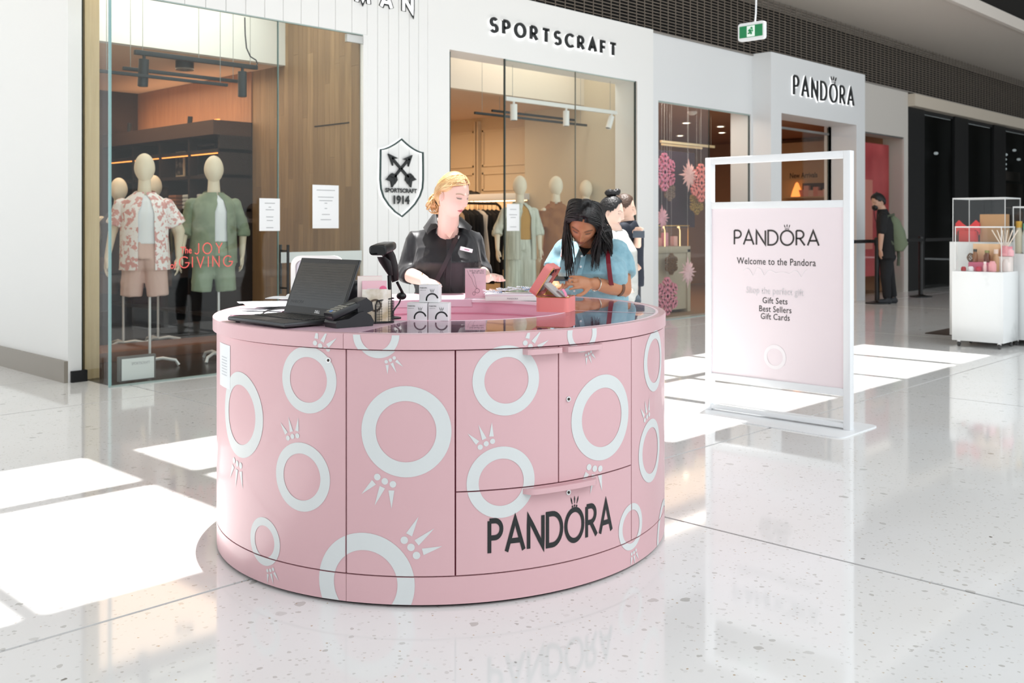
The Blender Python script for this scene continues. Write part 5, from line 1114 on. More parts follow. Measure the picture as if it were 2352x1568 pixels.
obj('pink_charm_strap', MB().loft([[(x, -.02, z), (x, .02, z), (x, .02, z + .002), (x, -.02, z + .002)] for x, z in ((.06, .012), (.075, .03), (.095, .024), (.115, .012), (.13, .008))]).xf(MP), mat('pink_suede', '#ec8fae', .7), jc)
obj('ring_stud', MB().ell((.115, -.0, .02), (.006, .006, .005)).xf(MP), mat('pearl', '#f6ead8', .15, .3), jc)

# ------------------------------------------------------------------ free standing sign
sg = thing('standing_sign', 'tall white framed floor sign with a pale pink welcome panel', 'sign', (6.45, 3.585, 0))
FW = mat('frame_white', '#eff1f3', .35); V0, V1 = .572, -.572
obj('base_plate', MB().loft([[(x, y, z) for x, y in rrect(.56, 1.27, .05)] for z in (0, .008)]), FW, sg)
for v, nm in ((V0 - .025, 'post'), (V1 + .025, 'post')): obj(nm, MB().box(-.03, .03, v - .025, v + .025, .008, 1.9, .003), FW, sg)
for z0, z1, nm in ((1.85, 1.9, 'crossbar'), (1.515, 1.565, 'crossbar'), (.235, .285, 'crossbar'), (.02, .05, 'crossbar')): obj(nm, MB().box(-.028, .028, V1 + .05, V0 - .05, z0, z1, .002), FW, sg)
PNL = mat('pale_pink_panel', '#f1e4e8', .25)
pnl = obj('panel', MB().box(-.014, .014, V1 + .05, V0 - .05, .285, 1.515), PNL, sg, False)
def su(px, py): v, z = on_u(px, py, 6.43); return v - 3.585, z
TK = mat('sign_text_dark', '#3b3735', .6); TF = mat('sign_text_faint', '#d9d3d6', .6); TW = mat('sign_text_white', '#f5eff1', .4)
v0, z0 = su(1686, 561); v1, _ = su(1880, 564); st, ww_ = word('PANDORA', .103, .0125, .021); k_ = (v0 - v1) / ww_
each_letter('letter', [[(Vector((a.x * k_, a.y)), Vector((b.x * k_, b.y))) for a, b in s_] for s_ in st], lambda x, y, o: (-.0158, v0 - x, z0 + y), 0, TK, sg)
def line(txt, p0, p1, size, m, bold=.0008):
    v0, z0 = su(*p0); v1, z1 = su(*p1); me = text(txt, size, 'LEFT', bold, 1.05); w_ = max(v.co.x for v in me.vertices); k = (v0 - v1) / w_
    for v in me.vertices: v.co = Vector((-.0158, v0 - v.co.x * k, (z0 + z1) / 2 + v.co.y))
    me.name = 'print'; link('print', me, m, sg)
line('Welcome to the Pandora', (1692, 607), (1873, 610), .07, TK, .0003)
line('Shop the perfect gift', (1713, 672), (1845, 680), .07, TF)
line('Gift Sets', (1750, 697), (1808, 698), .062, TK, .0003); line('Best Sellers', (1742, 716), (1817, 718), .062, TK, .0003); line('Gift Cards', (1746, 733), (1813, 736), .062, TK, .0003)
v0, z0 = su(1779, 820); obj('ring_print', MB().loft([[(-.0157, v0 + r * math.cos(a), z0 + r * math.sin(a)) for a in [2 * PI * i / 36 for i in range(36)]] for r in (.062, .088)], cap=False), TW, sg, False)
v0, z0 = su(1700, 640)
pts = [(v0 - .03 - .5 * i / 60 + .008 * math.cos(i * .55), z0 + .055 + .016 * math.sin(i * .55) * (1 + .8 * math.sin(i * .13))) for i in range(61)]; obj('script_print', MB().tube([(-.0157, a, b) for a, b in pts], .002, 5), TW, sg, False)

# ------------------------------------------------------------------ exit sign
v, z = on_u(1727, 72, 9.6); ex = thing('exit_sign', 'green running man exit sign hanging from a white cable', 'sign', (9.9, on_u(1727, 72, 9.9)[0], on_u(1727, 72, 9.9)[1]))
v0, z0 = on_u(1697, 76, 9.9); v1, z1 = on_u(1757, 71, 9.9); wE = (v0 - v1); hE = (on_u(1727, 52, 9.9)[1] - on_u(1727, 93, 9.9)[1])
obj('housing', MB().loft([[(x, a, b) for a, b in rrect(wE, hE, .03)] for x in (-.02, .03)]), FW, ex)
obj('green_face', MB().box(-.024, -.02, -wE * .44, wE * .44, -hE * .33, hE * .33), mat('exit_green', '#0d7a48', .4, emit='#0d7a48', es=.25), ex, False)
obj('white_field', MB().box(-.026, -.024, -wE * .15, wE * .15, -hE * .3, hE * .3), mat('exit_white', '#e9f5ee', .4, emit='#e9f5ee', es=.25), ex, False)
g = MB(); e_ = wE * .3
for pts in ([(.0, .06), (-.02, -.02)], [(-.02, -.02), (.03, -.06), (.02, -.13)], [(-.02, -.02), (-.05, -.07), (-.11, -.08)], [(.0, .06), (.07, .03), (.08, -.02)], [(0, .06), (-.06, .05), (-.09, .0)]): g.tube([(-.027, -a * e_ * 3, b * e_ * 3) for a, b in pts], .010, 6)
g.ell((-.027, -.01, .1 * e_ * 3.2), (.004, .016, .016)); obj('running_figure', g, mat('exit_green', '#0d7a48'), ex)
obj('cable', MB().tube([(0, -.04, hE / 2), (0, -.05, hE / 2 + .1), (0, -.06, hE / 2 + .5), (0, -.06, 5.34 - ex.location.z)], .010, 8), FW, ex)

# ------------------------------------------------------------------ barrier posts
def post(u, v, label):
    t = thing('barrier_post', label, 'barrier', (u, v, 0)); obj('base', MB().lathe([(.2, 0), (.2, .02), (.06, .045), (.04, .06), (0, .06)], 28), BLACK, t)
    obj('pole', MB().cyl((0, 0, .04), (0, 0, 1.12), .042), BLACK, t); obj('cap', MB().lathe([(.045, 1.02), (.05, 1.04), (.05, 1.15), (.04, 1.17), (0, 1.17)], 20), BLACK, t); return t
p1_ = post(17.15, 7.55, 'black barrier post beside the masked person'); p2_ = post(19.27, 7.62, 'black barrier post farther off before the dark shop')
bl = thing('barrier_belt', 'black belt stretched from the portal column past both barrier posts', 'belt', (17.15, 7.55, 1.1)); obj('belt', MB().box(.05, 2.07, -.003 , .003, -.03, .03).box(-.85, -.05, .1, .106, -.03, .03).box(-.06, -.04, 0, .1, -.03, .03).box(2.17, 5, .0, .006, -.03, .03), BLK, bl, False)

# ------------------------------------------------------------------ rolling display cases
MAR = mat('white_marble', '#eceeee', .25, noise_=('#c4c7c8', 2.2, (1, 1, 1), .55, .75))
def case(u0, u1, v0, v1, z1, zc, label):
    t = thing('display_case', label, 'display case', ((u0 + u1) / 2, (v0 + v1) / 2, 0)); a, b = (u1 - u0) / 2, (v1 - v0) / 2
    obj('cabinet', MB().box(-a, a, -b, b, .07, z1, .004), MAR, t)
    obj('acrylic_cover', MB().box(-a + .03, a - .03, -b + .03, b - .03, z1 + .001, zc), ACRY, t, False)
    g = MB(); e = .006
    for x in (-a + .03, a - .03):
        g.box(x - e, x + e, -b + .03, b - .03, zc - .008, zc + .006)
        for y in (-b + .03, b - .03): g.box(x - e * .6, x + e * .6, y - e * .6, y + e * .6, z1, zc)
    for y in (-b + .03, b - .03): g.box(-a + .03, a - .03, y - e, y + e, zc - .008, zc + .006)
    obj('cover_edge', g, mat('acrylic_edge', '#dfe0df', .3), t, False)
    for x in (-a + .06, a - .06):
        for y in (-b + .06, b - .06):
            c = obj('caster', MB().cyl((x, y - .012, .028), (x, y + .012, .028), .028), mat('caster_grey', '#4b4b4b', .4), t); obj('fork', MB().box(x - .012, x + .02, y - .02, y + .02, .045, .075, .003), CHROME, c)
    return t
case(11.77, 12.27, 3.74, 4.30, .863, 1.37, 'front white marble display case on casters at the right edge')
case(12.30, 12.9, 3.87, 4.52, 1.19, 1.71, 'taller white display case just behind the front marble one')
case(12.30, 12.9, 3.05, 3.84, 1.06, 1.6, 'marble display case cut by the right edge of the picture')
def tg(o, lab, cat, g=None): return tag(o, lab, cat, g)
def jar(u, v, z, r, h, col, lab, cat='jar', lid=None, glassy=False):
    t = thing('gift_jar', lab, cat, (u, v, z)); obj('body', MB().lathe([(r * .8, 0), (r, h * .08), (r, h * .7), (r * .75, h * .85), (r * .6, h), (0, h)], 18), mat('jar_' + col, col, .2 if glassy else .5), t)
    if lid: obj('lid', MB().lathe([(r * .7, h), (r * .72, h * 1.25), (0, h * 1.25)], 16), mat('jar_' + lid, lid, .4), t)
    return t
Z1 = .864
jar(11.86, 4.2, Z1, .028, .05, '#b3202c', 'small red candle jar at the left front of the marble case'); jar(11.86, 4.12, Z1, .033, .055, '#f4efef', 'small white jar beside the red candle jar'); jar(11.86, 4.035, Z1, .033, .055, '#c9304a', 'small crimson jar at the front of the marble case')
jar(11.86, 3.965, Z1, .022, .09, '#f1c7c5', 'slim pale pink bottle at the front of the marble case', 'bottle', '#f0e0dc'); jar(11.87, 3.89, Z1, .042, .12, '#f0a9ad', 'round pink jar at the front of the marble case')
jar(12.1, 3.83, Z1 + .17, .05, .12, '#eb9aa0', 'pink reed diffuser jar with pale sticks', 'diffuser')
rs = thing('reed_sticks', 'pale reed sticks fanning out of the pink diffuser jar', 'sticks', (12.1, 3.83, Z1 + .27))
for k in range(6): a = -.35 + k * .14; obj('stick', MB().cyl((0, 0, -.04), (0, a * .4, .2), .006, n=6), mat('reed', '#efe0cf', .7), rs)
kb = thing('kraft_box', 'upright kraft cardboard gift box in the tall display case', 'box', (12.65, 4.12, 1.191)); obj('carton', MB().box(-.06, .06, -.15, .15, 0, .33, .004), mat('kraft', '#c89868', .7), kb)
pb = thing('peach_box', 'open peach presentation box standing in the marble case', 'box', (12.12, 4.02, Z1 + .10)); obj('carton', MB().box(-.02, .02, -.16, .16, 0, .21, .003), mat('peach_card', '#efc59b', .6), pb)
pbx = thing('pink_box', 'flat rose pink box under the jars in the marble case', 'box', (12.05, 4.08, Z1)); obj('carton', MB().box(-.1, .1, -.13, .1, 0, .10, .004), mat('rose_card', '#d9708c', .6), pbx)
jar(12.0, 4.12, Z1 + .10, .03, .12, '#8a5a36', 'amber glass bottle on the rose pink box', 'bottle', '#2a2a20', True); jar(12.0, 3.99, Z1 + .1, .035, .11, '#6b3a24', 'dark amber jar on the rose pink box', 'jar', '#8d8a50', True); jar(12.02, 3.9, Z1, .035, .2, '#caa07a', 'tall tan bottle behind the pink jar', 'bottle', '#ead2c4')
jar(12.05, 3.8, Z1, .045, .14, '#f3e4de', 'cream jar behind the front row of the marble case', 'jar'); jar(12.12, 3.79, Z1 + .17, .05, .09, '#f1b5bb', 'wide pink candle tin at the right of the marble case', 'tin', '#e88f9d')
st_ = thing('riser', 'clear riser block holding the pink diffuser and candle tin', 'stand', (12.1, 3.83, Z1)); obj('block', MB().box(-.07, .07, -.07, .1, 0, .168, .003), mat('frosted_block', '#e8dcd6', .3), st_)
pf = thing('pine_cone_pot', 'brown pine cone decoration on the rose pink box', 'decoration', (12.02, 4.18, Z1 + .10)); g = MB()
for i in range(60): a = i * 2.4; z = i / 60 * .1; r = .035 * math.sin(PI * (i + 6) / 72); g.ell((r * math.cos(a), r * math.sin(a), z), (.009, .009, .006), 5, 4)
obj('cone', g, mat('cone_brown', '#7c5c3f', .7), pf)
rb = thing('red_bow', 'large red ribbon bow on a red gift box in the tall case', 'bow', (12.55, 4.4, 1.191)); RD = mat('red_ribbon', '#e22a2c', .45)
obj('gift_box', MB().box(-.06, .06, -.11, .08, 0, .13, .004), RD, rb)
for s_ in (-1, 1): obj('loop', MB().loft([[(x, s_ * y, .15 + z0), (x + .0, s_ * y, .15 + z1)] + [(x + .03, s_ * y, .15 + z1), (x + .03, s_ * y, .15 + z0)] for x, y, z0, z1 in ((0, .01, -.02, .03), (-.01, .06, -.03, .07), (-.01, .1, -.01, .11), (0, .14, -.04, .07), (0, .13, -.07, .0))]), RD, rb)
obj('knot', MB().ell((0, 0, .155), (.03, .028, .03)), RD, rb)
for k, (v, c, l2, h, lab) in enumerate(((3.72, '#dfe4e0', '#74cdb2', .28, 'tall white bottle with mint green cap at the right edge'), (3.62, '#e9e2d4', '#e7b33a', .36, 'tall bottle with broad yellow cap at the right edge'), (3.5, '#d9772a', '#b8222a', .26, 'orange bottle with red cap at the right edge'), (3.42, '#e3ddea', '#8fd0c8', .3, 'lilac bottle with teal cap at the right edge'), (3.8, '#d6cbb4', '#d8a63a', .3, 'slim bottle with gold cap at the right edge'))): jar(12.5 + .05 * (k % 2), v, 1.061, .045 if k else .05, h, c, lab, 'bottle', l2)
mt = thing('floor_mat', 'dark floor mat behind the rolling display cases', 'mat', (13.9, 4.0, 0)); obj('mat', MB().box(-1.05, 1.5, -1.2, 1.03, 0, .012, .004), mat('mat_dark', '#3a2e28', .9), mt)
# ------------------------------------------------------------------ figures
SKIN = vcol('skin', .45); 
def VV(o, m=None): return o
class Fig:
    """figure frame: base at view coordinates (x,d); every joint is a view-aligned point minus the base"""
    def __init__(s, name, label, cat, px, d, group=None, z=0.0):
        s.b = Vector(((px - CX) / F * d, d, z)); s.t = thing(name, label, cat, W(s.b.x, d, z), YAW, group)
    def __call__(s, px, py, d): return J(px, py, d) - s.b
    def z(s, px, d, z): return Vector(((px - CX) / F * d, d, z)) - s.b
def loft_e(mb, secs, n=28, sup=1.0, yaw=0.0):
    ax = Vector((math.cos(yaw), math.sin(yaw), 0)); ay = Vector((-math.sin(yaw), math.cos(yaw), 0)); mb.loft([ring_ell(c, rx, ry, ax, ay, n, sup=sup) for c, rx, ry in secs]); return mb
def cloth(name, mb, voxel, m, parent, amp=.006, sc=9, it=6, stretch=(1, 1, .6), cut=None):
    me = remesh(mb, voxel, it)
    if amp: wrinkle(me, amp, sc, stretch)
    if cut: cut(me)
    return link(name, me, m, parent, 'all')
def strands(name, guides, r, m, parent, n=5):
    g = MB()
    for pts, rr in guides:
        k = len(pts); g.tube(pts, [max(.0008, rr * math.sin(PI * min(.95, (i + 1.2) / (k + .6))) ** .6) for i in range(k)], n)
    return link(name, g.mesh(name), m, parent, 'all')
def bez(p0, p1, p2, p3, n=9): return [p0 * (1 - t) ** 3 + p1 * 3 * t * (1 - t) ** 2 + p2 * 3 * t * t * (1 - t) + p3 * t ** 3 for t in [i / n for i in range(n + 1)]]

# ---- staff member in black
f = Fig('person', 'person with tied blonde hair in a black shirt with a name badge behind the counter', 'person', 1025, 6.0)
BASE = rgb('#f3cdbd')[:3]; LIPS = rgb('#c96f72')[:3]; BROW = rgb('#a98a6a')[:3]
Hs = .262; hc = f(1040, 448, 5.78); fw = Vector((math.sin(math.radians(52)), -math.cos(math.radians(52)), -.22)); MH = head_mat(fw, (0.02, -.02, 1), hc, Hs)
mb = MB()
nk = f(1028, 520, 5.96); mb.cap(nk + Vector((0, 0, -.06)), MH @ Vector((0, -.06, -.22)), .066, .06)
mb.cap(MH @ Vector((0, -.06, -.25)), MH @ Vector((0, .08, -.3)), .05, .045)
loft_e(mb, [(f.z(1026, 6.0, .92), .17, .13), (f.z(1026, 6.0, 1.1), .16, .12), (f.z(1026, 6.0, 1.22), .15, .1), (f.z(1026, 6.0, 1.30), .13, .08), (f.z(1027, 6.0, 1.36), .07, .06)])
# legs continue the same surface
for s in (-1, 1):
    hip = f.z(1026, 6.02, .95) + Vector((s * .09, 0, 0)); kn = f.z(1026, 6.0, .5) + Vector((s * .1, 0, 0)); an = f.z(1026, 6.03, .08) + Vector((s * .1, 0, 0)); mb.cap(hip, kn, .1, .065); mb.cap(kn, an, .062, .042); mb.cap(an, an + Vector((0, -.13, -.03)), .04, .035)
# her right arm (left in view)
el = f(934, 628, 6.0); wr = f(975, 644, 5.72); mb.cap(f(960, 558, 6.03), el, .046, .044); mb.cap(el, el.lerp(wr, .45), .047, .045); mb.cap(el.lerp(wr, .45), wr, .045, .03)
hand_parts(mb, wr, f(1017, 655, 5.56) - wr, Vector((-.1, .1, 1)), -1, .19, .22, .1, .5)
el2 = f(1103, 622, 6.06); wr2 = f(1119, 638, 5.8); mb.cap(f(1086, 558, 6.05), el2, .046, .044); mb.cap(el2, wr2, .046, .03)
hand_parts(mb, wr2, f(1150, 628, 5.66) - wr2, Vector((-.1, .45, 1)), 1, .19, .55, .08, .8)
body_mesh('body', mb, .0055, MH, BASE, LIPS, BROW, 6, parent=f.t, m=SKIN)
BSH = mat('black_shirt', '#17171b', .5, sheen=.15); mb = MB()
loft_e(mb, [(f.z(1026, 6.0, .86), .205, .165), (f.z(1026, 6.0, 1.0), .2, .165), (f(1028, 640, 5.98), .2, .165), (f(1030, 600, 5.96), .205, .175), (f(1027, 565, 6.0), .2, .15), (f(1025, 545, 6.02), .195, .125), (f(1026, 530, 6.03), .165, .1), (f(1027, 515, 6.02), .105, .08), (f(1028, 504, 6.0), .075, .068)], sup=.9)
mb.cap(f(975, 548, 6.02), f(956, 553, 6.03), .062, .064); mb.cap(f(956, 553, 6.02), f(934, 622, 6.0), .066, .064); mb.cap(f(932, 622, 6.0), f(944, 634, 5.92), .07, .062, flat=True)
mb.cap(f(1076, 547, 6.03), f(1089, 553, 6.05), .062, .063); mb.cap(f(1089, 553, 6.05), f(1101, 618, 6.06), .065, .06); mb.cap(f(1102, 618, 6.06), f(1107, 630, 5.97), .066, .06, flat=True)
cloth('shirt', mb, .009, BSH, f.t, .016, 7, 4, (1, 1, .7))
# collar, placket, buttons, cuffs
def collar(pts, parent, m, h=.045, th=.004):
    g = MB(); rows = []
    for p, n in pts: rows.append([p, p + n, p + n + Vector((0, 0, -th)) + n * .05, p + Vector((0, 0, -th))])
    g.loft(rows); return obj('collar', g, m, parent)
cn = f(1029, 508, 5.98)
def ringp(a, r, z, ry=.8): return cn + Vector((r * math.cos(a), r * ry * math.sin(a), z))
for A_, B_ in ((((1018, 498, 6.07), (1001, 488, 6.0), (1003, 505, 5.93), (1006, 520, 5.885)), ((1010, 506, 6.1), (985, 505, 6.0), (972, 522, 5.93), (981, 537, 5.87))),
               (((1030, 498, 6.07), (1052, 496, 6.0), (1052, 508, 5.92), (1050, 522, 5.875)), ((1040, 506, 6.1), (1070, 508, 6.0), (1084, 520, 5.93), (1080, 531, 5.88)))):
    rows = []
    for a_, b_ in zip(A_, B_): a_, b_ = f(*a_), f(*b_); m_ = a_.lerp(b_, .5) + Vector((0, -.012, .008)); t_ = Vector((0, .008, -.004)); rows.append([a_, m_, b_, b_ + t_, m_ + t_, a_ + t_])
    obj('collar', MB().loft(rows), BSH, f.t)
g = MB(); pts = [f(1030, 549, 5.84), f(1031, 570, 5.8), f(1031, 600, 5.775), f(1029, 640, 5.80), f(1028, 670, 5.82)]
g.loft([[p + Vector((-.014, .02, 0)), p + Vector((-.014, -.004, 0)), p + Vector((.014, -.004, 0)), p + Vector((.014, .02, 0))] for p in pts]); obj('placket', g, BSH, f.t)
for px, py in ((1031, 572), (1031, 598), (1029, 626), (1028, 652)): p = f(px, py, 5.785 + abs(py - 600) * .0005); obj('button', MB().cyl(p + Vector((0, .006, 0)), p + Vector((0, -.006, 0)), .006), mat('dark_button', '#0c0c10', .2), f.t)
g = MB(); apex = f(1031, 547, 5.86)     # skin at the open neck
apex = f(1033, 546, 5.845)
obj('neckline', MB().loft([[f(1004, 500, 5.92) + Vector((0, o, 0)), f(1052, 500, 5.92) + Vector((0, o, 0)), f(1049, 520, 5.875) + Vector((0, o, 0)), apex + Vector((.002, o, 0)), apex + Vector((-.002, o, 0)), f(1007, 520, 5.88) + Vector((0, o, 0))] for o in (0, .03)]), mat('skin_fair', '#f3cdbd', .5), f.t)
bd_ = f(1071, 573, 5.83); badge = obj('name_badge', MB().box(-.038, .038, -.003, .003, -.011, .011, .0015).xf(Matrix.Translation(bd_) @ Matrix.Rotation(math.radians(14), 4, 'Y') @ Matrix.Rotation(math.radians(12), 4, 'Z')), mat('badge_white', '#f4f2f4', .4), f.t); obj('badge_stripe', MB().box(-.012, .018, -.0038, -.003, -.004, .004).xf(Matrix.Translation(bd_) @ Matrix.Rotation(math.radians(14), 4, 'Y') @ Matrix.Rotation(math.radians(12), 4, 'Z')), mat('badge_print', '#c9a3b4', .5), badge)
obj('shoulder_strap', MB().loft([[p + Vector((-.014, 0, 0)), p + Vector((.014, 0, 0)), p + Vector((.014, .012, 0)), p + Vector((-.014, .012, 0))] for p in (f(1052, 540, 5.87), f(1042, 560, 5.81), f(1030, 590, 5.765), f(1018, 615, 5.765), f(1005, 640, 5.78), f(995, 668, 5.8))]), mat('strap_dark', '#2a2226', .5), f.t)
for s in (-1, 1):
    hip = f.z(1026, 6.02, .95) + Vector((s * .085, 0, 0)); kn = f.z(1026, 6.0, .5) + Vector((s * .1, 0, 0)); an = f.z(1026, 6.03, .1) + Vector((s * .1, 0, 0))
    if s < 0: tm_ = MB()
    tm_.cap(hip, kn, .118, .085); tm_.cap(kn, an, .083, .065, flat=True)
tm_.ell(f.z(1026, 6.02, .95), (.19, .145, .14)); cloth('trousers', tm_, .014, mat('black_trousers', '#131316', .7), f.t, .006, 7)
for s in (-1, 1):
    an = f.z(1026, 6.03, .04) + Vector((s * .1, 0, 0)); sm_ = MB(); sm_.ell(an + Vector((0, -.07, .0)), (.05, .14, .042)); sm_.cap(an + Vector((0, .02, 0)), an + Vector((0, .01, .07)), .05, .05); cloth('shoe', sm_, .012, BLACK, f.t, 0)
obj('bangle', MB().tube([wr.lerp(el, .12) + (lambda a: Vector((.0, .036 * math.cos(a), .036 * math.sin(a))))(a) for a in [2 * PI * i / 20 for i in range(21)]], .0025, 6), GOLD, f.t)
BLD = mat('blonde_hair', '#c79a63', .38, noise_=('#e8c795', 22, (1, 1, 1), .35, .65), bump=(70, (1, .3, 1), .5, .006))
HT = [(0, .37), (.4, .35), (.8, .27), (1.1, .12), (1.35, .07), (1.6, .05), (1.85, -.12), (2.2, -.3), (PI, -.34)]
hr = hair_cap(MH, .035, BLD, f.t, tab=HT)
random.seed(2); gd = []
for k in range(130):     # combed-back locks over the skull towards the nape
    az = random.uniform(-1, 1); x0 = az * .22; z0 = random.uniform(.2, .46)
    st_p = Vector((x0 * (1.2 if abs(az) > .5 else 1), .30 * (1 - abs(az) * .5) * (1 - (z0 - .2) * 1.2), z0 + .03)); n_ = st_p.normalized()
    side_ = 1 if az > 0 else -1; p0 = st_p; p1 = Vector((side_ * (.36 + .02 * random.random()), .05 + random.uniform(-.1, .1), random.uniform(.05, .42))); p2 = Vector((side_ * .33, -.25, random.uniform(-.15, .25))); p3 = Vector((side_ * .02, -.47, -.24 + random.uniform(-.04, .04)))
    pts = []
    for q_ in bez(p0, p1, p2, p3, 10):
        r = Vector((q_.x / .325, q_.y / .405, q_.z / .5)).normalized(); s_ = head_shape(r, False); s_ = s_ * (1.0 + .045 / s_.length); pts.append(MH @ (s_.lerp(q_, .05) if q_.y > -.36 else q_.lerp(s_, .6)))
    gd.append((pts, .0042 * random.uniform(.7, 1.3)))
strands('hair_lock', gd, .004, BLD, f.t)['kind'] = 'stuff'
bm_ = MB(); bc = MH @ Vector((0, -.5, -.27)); bun = []
for k in range(34):
    a = random.uniform(0, 2 * PI); R_ = random.uniform(.018, .045); c = bc + Vector((random.uniform(-.02, .02), random.uniform(-.02, .02), random.uniform(-.03, .02))); u = Vector((random.uniform(-1, 1), random.uniform(-1, 1), random.uniform(-1, 1))).normalized(); v = u.orthogonal().normalized(); w_ = u.cross(v)
    bun.append(([c + v * R_ * math.cos(a + i * .5) + w_ * R_ * math.sin(a + i * .5) + u * .002 * i for i in range(9)], .0045))
strands('hair_bun', bun, .004, BLD, f.t)['kind'] = 'stuff'
obj('bun_core', MB().ell(bc, (.032, .032, .035)), BLD, f.t); obj('hair_tie', MB().ell(bc.lerp(hc, .22) + Vector((0, 0, -.01)), (.022, .022, .02)), BLACK, f.t)

# ---- customer in pale blue
f = Fig('person', 'person with long black hair in a pale blue shirt looking down at a phone', 'person', 1362, 6.0)
BASE = rgb('#bd805c')[:3]; LIPS = rgb('#9b5248')[:3]; BROW = rgb('#2a1a14')[:3]
Hs = .268; hc = f(1340, 512, 5.72); fw = Vector((-.16, -.76, -.62)); MH = head_mat(fw, (.08, -.55, .8), hc, Hs)
mb = MB(); mb.cap(f(1360, 585, 6.0), MH @ Vector((0, -.12, -.22)), .066, .058); mb.cap(MH @ Vector((0, -.06, -.25)), MH @ Vector((0, .08, -.3)), .05, .045)
loft_e(mb, [(f.z(1366, 6.05, .92), .18, .14), (f(1366, 650, 6.0), .17, .12), (f(1364, 610, 6.0), .18, .12), (f(1362, 590, 6.05), .15, .09), (f(1362, 575, 6.05), .08, .06)])
for s in (-1, 1):
    hip = f.z(1366, 6.08, .95) + Vector((s * .09, 0, 0)); kn = f.z(1366, 6.05, .5) + Vector((s * .1, 0, 0)); an = f.z(1366, 6.1, .08) + Vector((s * .1, 0, 0)); mb.cap(hip, kn, .1, .065); mb.cap(kn, an, .062, .042); mb.cap(an, an + Vector((0, -.13, -.03)), .04, .035)
el = f(1432, 664, 5.95); wr = f(1358, 650, 5.72); mb.cap(f(1424, 600, 6.03), el, .058, .05); mb.cap(el, el.lerp(wr, .5), .05, .046); mb.cap(el.lerp(wr, .5), wr, .046, .031)
hand_parts(mb, wr, f(1300, 645, 5.62) - wr, Vector((.1, -.9, .45)), 1, .2, .2, .1, 1.0, curls=[.16, .2, .25, .3])
el2 = f(1262, 640, 6.0); wr2 = f(1277, 662, 5.76); mb.cap(f(1290, 600, 6.05), el2, .056, .046); mb.cap(el2, wr2, .046, .031)
hand_parts(mb, wr2, f(1318, 655, 5.60) - wr2, Vector((0, .6, -1)), 1, .19, .35, .08, .9)
body_mesh('body', mb, .0055, MH, BASE, LIPS, BROW, 6, parent=f.t, m=SKIN)
BL = mat('pale_blue_cotton', '#8fb9c6', .75, sheen=.2, noise_=('#82aebd', 30, (1, 1, 1), .4, .6)); mb = MB()
loft_e(mb, [(f.z(1366, 6.05, .86), .215, .17), (f.z(1366, 6.02, 1.0), .205, .165), (f(1364, 655, 5.98), .2, .16), (f(1360, 625, 5.93), .21, .18), (f(1358, 600, 5.96), .205, .16), (f(1358, 582, 6.02), .185, .13), (f(1358, 566, 6.04), .14, .1), (f(1358, 552, 6.04), .08, .075)], sup=.9)
mb.cap(f(1412, 578, 6.02), f(1424, 598, 6.03), .082, .088); mb.cap(f(1424, 598, 6.03), f(1431, 634, 5.98), .088, .083, flat=True)
mb.cap(f(1300, 578, 6.04), f(1288, 596, 6.05), .08, .082); mb.cap(f(1288, 596, 6.05), f(1272, 622, 6.02), .082, .076, flat=True)
cloth('shirt', mb, .009, BL, f.t, .008, 9, 4, (1, 1, .8))
cn = f(1352, 560, 5.97)
for s in (-1, 1):
    ps = []
    for k in range(9): a = PI / 2 + s * (.05 + 2.5 * k / 8); ps.append((ringp(a, .085, .015 - .09 * (k / 8) ** 2), Vector((math.cos(a) * .04, math.sin(a) * .03 - .01, -.04 - .03 * (k / 8) ** 3))))
    collar(ps, f.t, BL)
obj('undershirt', MB().loft([[f(1330, 566, 5.86) + Vector((0, o, 0)), f(1362, 566, 5.86) + Vector((0, o, 0)), f(1342, 588, 5.775) + Vector((.001, o, 0)), f(1341, 588, 5.775) + Vector((-.001, o, 0))] for o in (0, .03)]), mat('dark_tee', '#141416', .8), f.t)
g = MB(); pts = [f(1341, 585, 5.79), f(1337, 605, 5.755), f(1330, 630, 5.745), f(1322, 655, 5.79), f(1318, 680, 5.83)]
g.loft([[p + Vector((-.014, .02, 0)), p + Vector((-.014, -.003, 0)), p + Vector((.014, -.003, 0)), p + Vector((.014, .02, 0))] for p in pts]); obj('placket', g, BL, f.t)
for px, py, d_ in ((1336, 588, 5.775), (1334, 612, 5.74), (1326, 641, 5.755), (1319, 668, 5.80)): p = f(px, py, d_); obj('button', MB().cyl(p + Vector((0, .006, 0)), p + Vector((0, -.006, 0)), .0065), mat('pearl_button', '#e9eef0', .2), f.t)
MAROON = mat('maroon_leather', '#7c1f2c', .4)
def strap(pts, nm='bag_strap', w_=.013, o_=.012): return obj(nm, MB().loft([[p + Vector((-w_, 0, 0)), p + Vector((w_, 0, 0)), p + Vector((w_, o_, 0)), p + Vector((-w_, o_, 0))] for p in pts]), MAROON, f.t)
strap([f(1394, 549, 6.0), f(1396, 560, 5.88), f(1396, 580, 5.79), f(1398, 605, 5.735), f(1402, 640, 5.745), f(1405, 655, 5.78)]); strap([f(1296, 556, 5.98), f(1294, 575, 5.9), f(1292, 590, 5.87)])
hb = thing('shoulder_bag', 'maroon bag hanging at the hip of the person in blue', 'bag', f.t.location, YAW); obj('bag_body', MB().box(-.02 + .08, .14, -.05, .06, .78, .985, .02), MAROON, hb)
ph = thing('phone', 'dark phone in the hands of the person in blue', 'phone', W(*[ (J(1288, 640, 5.6))[i] for i in range(3)]), YAW - .2); pm = MB().box(-.04, .045, -.026, .026, -.004, .004, .003); Mx = Matrix.Rotation(math.radians(20), 4, 'X'); obj('phone_case', pm.xf(Mx), mat('phone_grey', '#4c5560', .3), ph); obj('phone_screen', MB().box(-.036, .041, -.022, .022, .004, .005).xf(Mx), mat('phone_screen', '#0f1418', .08), ph)
tm_ = MB()
